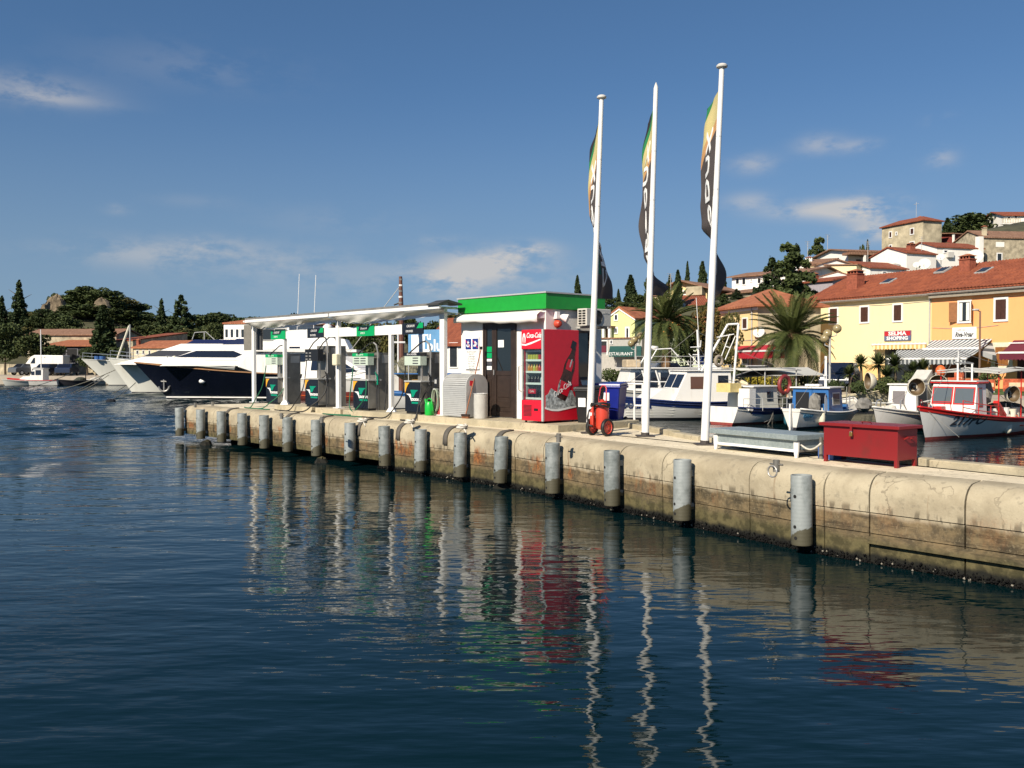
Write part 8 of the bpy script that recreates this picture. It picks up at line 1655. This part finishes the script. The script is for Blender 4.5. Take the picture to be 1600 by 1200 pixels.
# the wood on the far left: skyline of the photograph, four rows deep
def skyl(x): return float(np.interp(x, [-60,0,22,50,66,84,104,122,145,170,196,216,234,262,300,318,340,366,392,420], [492,490,486,484,482,478,462,452,447,452,462,474,490,494,492,487,486,488,490,498]))
xs = [-30,-8,14,40,56,106,124,146,168,190,208,226,246,268,292,316,338,362,388,412]
for i, x in enumerate(xs): plant_tree(['oak0','oak2','oak1','oak0','oak3'][i % 5], x, skyl(x)+rr.uniform(-2,4), 205+rr.uniform(-8,8), rr.uniform(46,64), 'broad_tree', 'dark tree on the skyline of the far wood, %s from the left' % ORD[i], group='trees on the skyline of the far wood', sink=1)
xs = [-20,4,30,56,80,112,136,160,188,212,236,262,288,312,336]
for i, x in enumerate(xs): plant_tree(['oak2','oak0','oak1'][i % 3], x, skyl(x)+rr.uniform(18,30), 172+rr.uniform(-6,6), rr.uniform(52,72), 'broad_tree', 'dark tree halfway up the far wood, %s from the left' % ORD[i], group='trees halfway up the far wood', sink=1)
xs = [-14,12,34,96,122,190,214,240,262,284,304,326]
for i, x in enumerate(xs): plant_tree(['oak0','oak2','oak3','oak1'][i % 4], x, rr.uniform(500,516) if x < 200 else rr.uniform(505,522), 146+rr.uniform(-4,4), rr.uniform(46,66), 'broad_tree', 'dark tree at the foot of the far wood, %s from the left' % ORD[i], group='trees at the foot of the far wood')
plant_tree('spire', 31, 441, 190, 30, 'spruce', 'tall pointed spruce standing up at the left end of the far wood', 'spruce'); plant_tree('spire', 4, 465, 195, 26, 'spruce', 'spruce cut by the left edge of the picture', 'spruce')
plant_tree('spire', 253, 469, 185, 22, 'spruce', 'small pointed spruce left of the layered cedar on the far wood', 'spruce'); plant_tree('cedar0', 284, 464, 180, 52, 'cedar', 'layered cedar rising above the far wood behind the yachts', 'cedar')
plant_tree('oak1', 83, 456, 212, 16, 'broad_tree', 'small round tree beside the rocky ruin on the hill', 'tree')
plant_tree('cyp0', 163, 478, 121, 36, 'dark_conifer', 'broad dark conifer before the right end of the long barn', 'conifer'); plant_tree('oak1', 51, 517, 119, 52, 'round_tree', 'round olive green tree before the left end of the long barn', 'tree')
plant_tree('oak0', 8, 500, 122, 44, 'broad_tree', 'dark tree at the left edge of the quay', 'tree'); plant_tree('oak2', 84, 538, 119, 34, 'broad_tree', 'low dark tree under the barn roof behind the van', 'tree'); plant_tree('oak0', 136, 540, 119, 30, 'broad_tree', 'low dark tree under the barn, left of the broad conifer', 'tree'); plant_tree('oak2', 183, 541, 118, 26, 'broad_tree', 'low dark tree at the foot of the broad conifer', 'tree')
plant_tree('oak3', 236, 521, 128, 34, 'broad_tree', 'light green tree behind the small cream house', 'tree'); plant_tree('oak1', 270, 522, 130, 34, 'broad_tree', 'green tree behind the right end of the small cream house', 'tree')
for i, (x, y, w) in enumerate(((74,482,40),(92,488,36),(64,494,36),(108,492,36),(84,500,34))): plant_tree(['oak2','oak0','oak1'][i % 3], x, y, 166-i*4, w, 'broad_tree', 'tree below the rocky ruin, %s of five' % ORD[i], group='trees below the rocky ruin', sink=.5)
for i, (x, y) in enumerate(((430,505),(458,486),(500,506),(535,500),(566,494),(600,498),(640,494),(672,498),(712,486),(340,505))): plant_tree(['pine','oak1','oak3'][i % 3], x, y, 120+rr.uniform(-6,6), 44, 'broad_tree', ['tree above the white restaurant roofs','round light green tree above the first half of the canopy','tree hidden low behind the canopy, left of its middle post','tree behind the middle canopy post','tree right of the middle canopy post','tree left of the brown schooner mast','tree right of the brown schooner mast','tree left of the kiosk above the red roof','tree between canopy and kiosk roof','tree left of the white restaurant'][i], group='trees behind the fuel station')
# hillside cypresses and trees on the right
for i, (x, y, d, w, lab) in enumerate(((902,431,104,13,'lone cypress just left of the first flagpole above the kiosk'),(985,430,106,20,'bushy cypress between the first two flagpoles'),(966,452,108,9,'thin low cypress beside the bulging first banner'),(1058.5,422,102,14,'cypress in front of the brown roofed villa'),(1073.5,409,122,9,'tallest thin cypress behind the brown roofed villa'),(1097,409,124,17,'thick cypress left of the third flagpole'),(1046,430,126,12,'short cypress behind the villa roof ridge'),(1131,430,124,10,'cypress right of the third flagpole'),(1478,341,168,18,'cypress between the stone house and the big dark tree'),(1249,396,150,5,'tiny cypress beside the tall cedar'),(1354,375,160,7,'small cypress left of the square stone house'))): plant_tree('cyp%d' % (i % 2), x, y, d, w, 'cypress', lab, 'cypress', 'cypresses on the town hillside', sink=.5)
for i, (x, y, d, w, k, lab) in enumerate(((955,462,100,30,'oak0','dark tree behind the green house roof'),(975,470,98,30,'oak1','green tree above the green house ridge'),(1000,458,104,34,'oak0','dark tree left of the second flagpole'),(1022,462,100,32,'oak3','pale green tree behind the second banner tip'),(1012,436,122,22,'cedar1','dark pine crown right of the second flagpole top banner'),(1088,492,84,26,'oak0','dark bush tree under the red roofed cottage'),(1108,470,96,26,'oak2','tree between villa and third flagpole'),(1130,462,98,34,'cedar1','dark spreading pine right of the third flagpole'),(1150,452,106,26,'cedar0','small cedar before the white apartments'),(1112,486,84,30,'oak1','green tree low behind the third flagpole'),
   (1205,407,96,72,'cedar0','left one of the two big dark cedars behind the yellow house'),(1238,389,94,92,'cedar1','right and taller of the two big dark cedars'),(1276,377,150,50,'cedar1','flat topped cedar on the skyline left of the terraced house'),(1528,331,176,72,'oak0','big round dark tree on top of the hill at the right'),(1500,342,178,44,'oak2','dark tree left part of the big hilltop clump'),(1345,379,162,9,'oak1','tiny round tree left of the stone house'),(1300,404,140,14,'oak3','small bush tree on the white gable roof line'),(1170,478,80,30,'oak2','dark tree behind the yellow house roof'),(1222,470,80,44,'oak0','dark tree under the cedars behind the big palm'))): plant_tree(k, x, y, d, w, 'hill_tree', lab, 'tree', 'trees on the town hillside', sink=.5)
plant_tree('aut', 1105, 470, 63, 62, 'plane_tree', 'loose brownish green tree in front of the yellow house', 'tree', zb=1.0); plant_tree('oak1', 1078, 490, 64, 54, 'broad_tree', 'green tree between fan palm and third flagpole', 'tree', zb=1.0); plant_tree('oak3', 1140, 480, 62.5, 34, 'broad_tree', 'thin olive tree right of the third flagpole', 'tree', zb=1.0)
for P0, _ in PROT.values():
    if not P0.get('used'):
        for c in kids(P0): bpy.data.objects.remove(c)
        bpy.data.objects.remove(P0)
# palms
def frond_mesh(L_, droop, seed):
    rng = random.Random(seed); m = MB(); pts = []
    for i in range(11): t = i/10; pts.append(Vector((L_*(t-.12*t*t*droop), 0, L_*(.30*t-.62*droop*t*t))))
    m.tube(pts, [.035*(1-.85*i/10) for i in range(11)], 4)
    for k in range(34):
        t = .10+.90*k/34; j = min(9, int(t*10)); p = pts[j].lerp(pts[j+1], t*10-j); tg = (pts[j+1]-pts[j]).normalized(); ll = L_*.20*math.sin(math.pi*min(1,.18+t*.80))**.7
        for sg in (1, -1):
            d = (tg*.75+Vector((0, sg*.80, .28))).normalized()*ll*rng.uniform(.85,1.1); e = p+d; e.z -= ll*.22; md = p+d*.5+Vector((0,0,.02)); w = tg*.032
            m.add([p-w*.6, p+w*.6, md+w, md-w, e], [(0,1,2,3),(3,2,4)])
    return m
def palm(px, ytop, ybase_c, d, Lf, label, trunk_r=.28, n=58, fruit=False):
    q = D(px, 566, d); zc = D(px, ybase_c, d).z; o = thing('date_palm', label, 'palm', (q.x, q.y, .98)); zc -= .98
    tr = MB(); k = 14; tr.tube([(0.04*math.sin(i), .03*math.cos(i*2), zc*i/k) for i in range(k+1)], [trunk_r*(1.15-.25*i/k+.10*(i % 2)) for i in range(k+1)], 10); tr.build('trunk', M_barkp, o)
    bs = MB(); bs.ball((0,0,zc), (trunk_r*1.5, trunk_r*1.5, trunk_r*1.6), 12, 8); bs.build('crown_boss', M_barkp, o)
    pro = [frond_mesh(Lf, dr, 7+i).build('frond', LF_palm, o) for i, dr in enumerate((.25,.6,1.0,1.35))]
    for i in range(n):
        f_ = i/n; el = R(78-105*f_+random.uniform(-7,7)); az = i*2.39996+random.uniform(-.2,.2); kd = 0 if f_ < .25 else 1 if f_ < .5 else 2 if f_ < .8 else 3
        c = pro[kd] if pro[kd].get('u') is None else share(pro[kd], 'frond', o); pro[kd]['u'] = 1
        c.rotation_euler = (random.uniform(-.25,.25), -el+R(14), az); s_ = random.uniform(.85,1.08); c.scale = (s_,s_,s_); c.location = (.10*math.cos(az), .10*math.sin(az), zc+.15*(1-f_))
    for p in pro:
        if 'u' in p: del p['u']
    if fruit:
        for a, dz in ((-.2,.0),(-1.5,-.2),(.6,-.15)):
            m = MB(); rg = random.Random(int(a*10))
            for i in range(60): m.ball((rg.gauss(0,.16), rg.gauss(0,.16), rg.gauss(0,.22)), .06, 5, 3)
            f_ = m.build('fruit_cluster', mat('date_fruit', (.42,.17,.03), .6, var=.2), o); f_.location = (.75*math.cos(a), .75*math.sin(a), zc-.35+dz); tag(f_, kind='stuff')
    return o
palm(1237, 468, 528, 55, 2.95, 'big date palm with a wide drooping crown before the cream house', .34, 74)
palm(1041, 455, 506, 58, 2.6, 'date palm with orange fruit clusters behind the cabin boat', .26, 60, True)
# cordylines and bushes on the promenade
def blades(n, r, seed, w=.03):
    rng = random.Random(seed); m = MB()
    for i in range(n):
        a = rng.uniform(0,6.28); el = rng.uniform(-.5,1.45); ll = r*rng.uniform(.75,1.1); d = Vector((math.cos(a)*math.cos(el), math.sin(a)*math.cos(el), math.sin(el))); s = Vector((-math.sin(a), math.cos(a), 0))*w; p1 = d*ll*.55; p2 = d*ll+Vector((0,0,-.12*ll*math.cos(el)))
        m.add([s*.6, -s*.6, p1-s, p1+s, p2], [(0,1,2,3),(3,2,4)])
    return m
cpro = blades(170, .80, 5, .045).build('leaf_head', LF_mid); cproto_used = False
for i, (x, y, d, s_, lab) in enumerate(((1345,569,50,.85,'spiky leaved cordyline right of the dark minivan'),(1373,570,50,1.05,'spiky cordyline with a round head before the cream house wall'),(1398,571,49,1.05,'dense spiky cordyline before the shop window'),(1442,577,48,.9,'spiky cordyline under the striped awning'),(1427,579,48,.8,'small cordyline beside the shop window palm'),(1327,585,49,.8,'low cordyline before the dark minivan'),(1386,588,48,.9,'low spiky bush between two cordylines'),(1160,585,54,.9,'spiky plant under the red awning'))):
    q = D(x, y, d); o = thing('cordyline', lab, 'cordyline', (q.x, q.y, .96), 0, 'spiky cordylines on the promenade'); hz_ = q.z-.96
    if not cproto_used: c = cpro; c.parent = o; cproto_used = True
    else: c = share(cpro, 'leaf_head', o)
    c.location = (0,0,hz_); c.scale = (s_,s_,s_*.95); c.rotation_euler = (0,0,i); MB().tube([(0,0,0),(.05,0,hz_*.5),(0,0,hz_)], .07, 6).build('stem', M_bark, o)
def bush(x, y, d, w, h, m, label, seed):
    q = D(x, y, d); rng = np.random.default_rng(seed); cs = np.concatenate([inell(rng, 160, (rng.uniform(-.5,.5)*w, rng.uniform(-.4,.4)*w, h*rng.uniform(.3,.7)), (w*.3,w*.3,h*.35), .3) for _ in range(8)]); me = meshq('bush', quads(cs, .06, rng), m); o = bpy.data.objects.new('bush', me); COL.objects.link(o); o.location = (q.x, q.y, .95); tag(o, label, 'bush', 'bushes on the promenade')
for i, a in enumerate(((1189,598,53,1.5,1.1,LF_yel,'round yellow flowering bush under the grey sheet canopy'),(1160,592,55,1.8,1.0,LF_oliv,'olive bush left of the yellow bush'),(1215,600,53,1.6,.8,LF_dark,'dark bush right of the yellow bush'),(1320,607,50,1.4,.7,LF_dark,'low clipped bush below the dark minivan'),(1440,580,46.5,2.0,1.2,LF_mid,'bush with pink flowers under the striped awning'),(1410,590,47,2.0,.9,LF_mid,'low bush before the cream shop front'),(1362,590,47.5,1.8,.9,LF_mid,'green bush below the round headed cordyline'),(1545,575,52,.9,1.1,LF_dark,'clipped bush beside the orange house door'),(982,556,66,2.4,1.6,LF_mid,'green bush before the teal awning'),(962,562,66,2.0,1.2,LF_dark,'dark bush beside the first flagpole'),(1140,580,56,2.0,1.5,LF_dark,'dark bush below the tyre of the A-frame boat'),(1260,590,56,2.0,1.2,LF_dark,'dark bush right of the big palm trunk'))): bush(*a, 200+i)
# ================================================================== FAR LEFT BUILDINGS, RUIN
bn_ = House('long_barn', 'long old stone barn with a lower orange lean-to roof at the edge of the wood', 'barn', 43, 131, 182, 129, LZ, D(100,523.5,130).z, 6, M_stone, M_tileb, 'side', .80, .3)
lt = House('barn_lean_to', 'orange tiled lean-to along the front of the long barn', 'lean-to', 68, 124, 150, 123, LZ, D(100,541,123.5).z, 6.0, mat('painted_shade_wall', (.05,.05,.055), .9), M_tileo, 'shed', .85, .4)  # near-black wall colour holds the deep shade under the roof
lt.win(104, 544, 122, 568, 'dark', .1, mat('grey_timber', (.16,.16,.18), .8), 'barn_door')
ge = House('barn_gable', 'weathered stone gable end of the barn right of the broad conifer', 'barn', 176, 124, 208, 122, LZ, D(190,533,123).z, 9, M_stone, M_tile, 'shed', -.0+1.2, .1)
ch_ = House('small_cream_house', 'small cream house with red roof and brick chimney behind the pale yacht', 'house', 209, 118, 288, 115, LZ, D(248,543.5,116).z, 7, mat('pale_cream', (.62,.54,.38), .9, var=.1), M_tileo, 'side', .85, .3)
for a in ((213,547,217,554),(222.5,547,226,554),(232,547,235.5,554),(246,547,250,554)): ch_.win(*a, 'dark', .06)
ch_.chimney(213.5, 529, 217, 541, 1.2)
rs = House('white_restaurant', 'white flat roofed restaurant with a glazed upper floor left of the canopy', 'restaurant', 350, 88, 452, 86, LZ, D(400,506,87).z, 9, M_whitew, M_tileo, 'hip', .75, .1)
for i in range(6): rs.win(351+i*8.3, 513, 358+i*8.3, 529, 'glass', .1)
rs.win(410, 513, 448, 532, 'glass', .08, M_greyp)
u0 = rs.f(350, 530)[0]; u1 = rs.f(400, 530)[0]; zb = rs.f(375, 530.5)[1]; MB().box(u0, u1, -.8, -.06, zb-.2, zb).build('balcony_slab', M_whitew, rs.o)
ru = thing('rocky_ruin', 'pale ruined stone wall among the trees on top of the far hill', 'ruin', D(82, 566, 196).xy.to_3d()); rz_ = D(82,456,196).z; rg = random.Random(9)
for (x, y0, y1, w, mm) in ((75,470,494,1.5,1),(83,463,494,1.4,1),(90,460,492,1.5,1),(97,466,492,1.1,1),(70,479,496,1.0,1),(160,468,484,2.0,0)):
    q = D(x, y1, 196 if mm else 192); z0, z1 = q.z-3, D(x, y0, 196).z; m = MB(); m.ball((0,0,0), (w,1.6,(z1-z0)/2), 10, 8); m.v = [tuple(Vector(v)*rg.uniform(.82,1.1)) for v in m.v]; r_ = m.build('rock', mat('ruin_stone', (.20,.155,.10), .95, var=.4, sc=.6, bump=.08, bsc=1.5), ru); r_.location = (q.x-ru.location.x, q.y-ru.location.y, (z0+z1)/2)
# low stone wall along the far quay
fw = thing('far_quay_wall', 'low beige stone wall behind the cars on the far left quay', 'wall', (0,0,0)); a, b_ = D(-60, 566, 127), D(170, 566, 121); n_ = 26
for i in range(n_):
    p, q = a.lerp(b_, i/n_), a.lerp(b_, (i+1)/n_); c_ = (p+q)/2; h_ = random.uniform(1.2,1.5); o = MB().cbox((0,0,0), ((q-p).length-.04, .5, h_)).build('wall_stone', M_stone, fw); o.location = (c_.x, c_.y, LZ+h_/2-.02); o.rotation_euler = (0,0,math.atan2(q.y-p.y, q.x-p.x))
# ================================================================== PROMENADE FURNITURE
def globes(px, d, pts, label, foot=590):
    q = D(px, 566, d); o = thing('globe_lamp', label, 'street lamp', (q.x, q.y, .95)); gl_ = mat('smoked_globe', (.30,.24,.12), .15, var=.1, spec=.8)
    zs = [D(x, y, d) for x, y in pts]; MB().cyl((0,0,0), (0,0,max(z.z for z in zs)-1.1), .06, n=8).build('pole', M_greyp, o)
    for z in zs: p = Vector((z.x-q.x, z.y-q.y, z.z-.95)); m = MB(); m.ball(p, .24, 14, 9); g_ = m.build('globe', gl_, o, smooth=True); MB().tube([(0,0,p.z-.45), (p.x*.9, p.y, p.z-.36), (p.x, p.y, p.z-.2)], .03, 5).build('arm', M_greyp, g_)
    return o
globes(1296.5, 50, ((1308,513.5),(1293,521.5),(1288.5,529)), 'street lamp with three amber globes before the cream house'); globes(993, 60, ((1000.5,525),(991.5,531),(986.5,536.5)), 'street lamp with three amber globes left of the second flagpole')
ps = thing('parking_sign', 'blue square parking sign near the third flagpole', 'sign', D(1093.5, 566, 60).xy.to_3d()+Vector((0,0,.95))); z_ = D(1093.5, 562, 60).z-.95; MB().cyl((0,0.03,0),(0,.03,z_+.5),.03,n=6).build('pole', M_greyp, ps); MB().box(-.26,.26,-.02,.01,z_-.3,z_+.3).build('plate', M_bluep, ps); text('lettering','P',.5,M_paper,ps,(0,-.024,z_),FR,off=.01)
ns = thing('no_stopping_sign', 'round red and blue road sign behind the third flagpole', 'sign', D(1094, 566, 63).xy.to_3d()+Vector((0,0,.95))); z_ = D(1094, 553, 63).z-.95; MB().cyl((0,.03,0),(0,.03,z_+.8),.03,n=6).build('pole', M_greyp, ns); MB().cyl((0,-.01,z_),(0,.012,z_),.26,n=18).build('plate', M_redb, ns); MB().cyl((0,-.02,z_),(0,-.011,z_),.19,n=18).build('plate_center', M_paper, ns)
rg = random.Random(5)
labs = ['red ice cream board left of the orange house door posts','low red cafe board under the striped awning','round red cafe board in front of the orange house','wide red cafe counter at the right edge','tall orange menu board beside the red boat mast']
for i, (x, y0, y1, w, d) in enumerate(((1491,590,606,.7,50),(1515,592,604,1.0,50),(1548,593,607,.45,50),(1588,592,607,1.4,49),(1498,582,600,.5,51))):
    q = D(x, y1, d); z1 = D(x, y0, d).z-.95; o = thing('cafe_board', labs[i], 'board', (q.x, q.y, .95)); MB().box(-w/2,w/2,-.04,.04,.1,z1).build('board', mat('board_red', (.55,.12,.05), .6, var=.35, sc=6), o, bevel=.03); MB().box(-w*.3,w*.3,-.05,-.041,z1*.45,z1*.75).build('pale_print', mat('board_print', (.75,.55,.35), .6, var=.2), o)
    for s_ in (-1,1): MB().box(s_*w*.4-.03,s_*w*.4+.03,-.03,.03,0,.1).build('foot', M_greyp, o)
for i, (x, d) in enumerate(((1510,53.5),(1535,52.5),(1462,55),(1575,51),(1480,54))):
    q = D(x, 566, d); o = thing('cafe_table', ['cafe table under the striped awnings, beside the lamp foot','cafe table before the orange house door','cafe table before the dark shop doorway','cafe table under the burgundy awning','cafe table between shop doorway and lamp'][i], 'table', (q.x, q.y, .95), 0, 'cafe tables before the orange house'); MB().cyl((0,0,.70),(0,0,.74),.4,n=14).build('table_top', M_teak, o); MB().cyl((0,0,0),(0,0,.7),.04,n=6).build('leg', M_greyp, o); MB().cyl((0,0,0),(0,0,.03),.22,n=10).build('base', M_greyp, o)
# small birds high over the kiosk
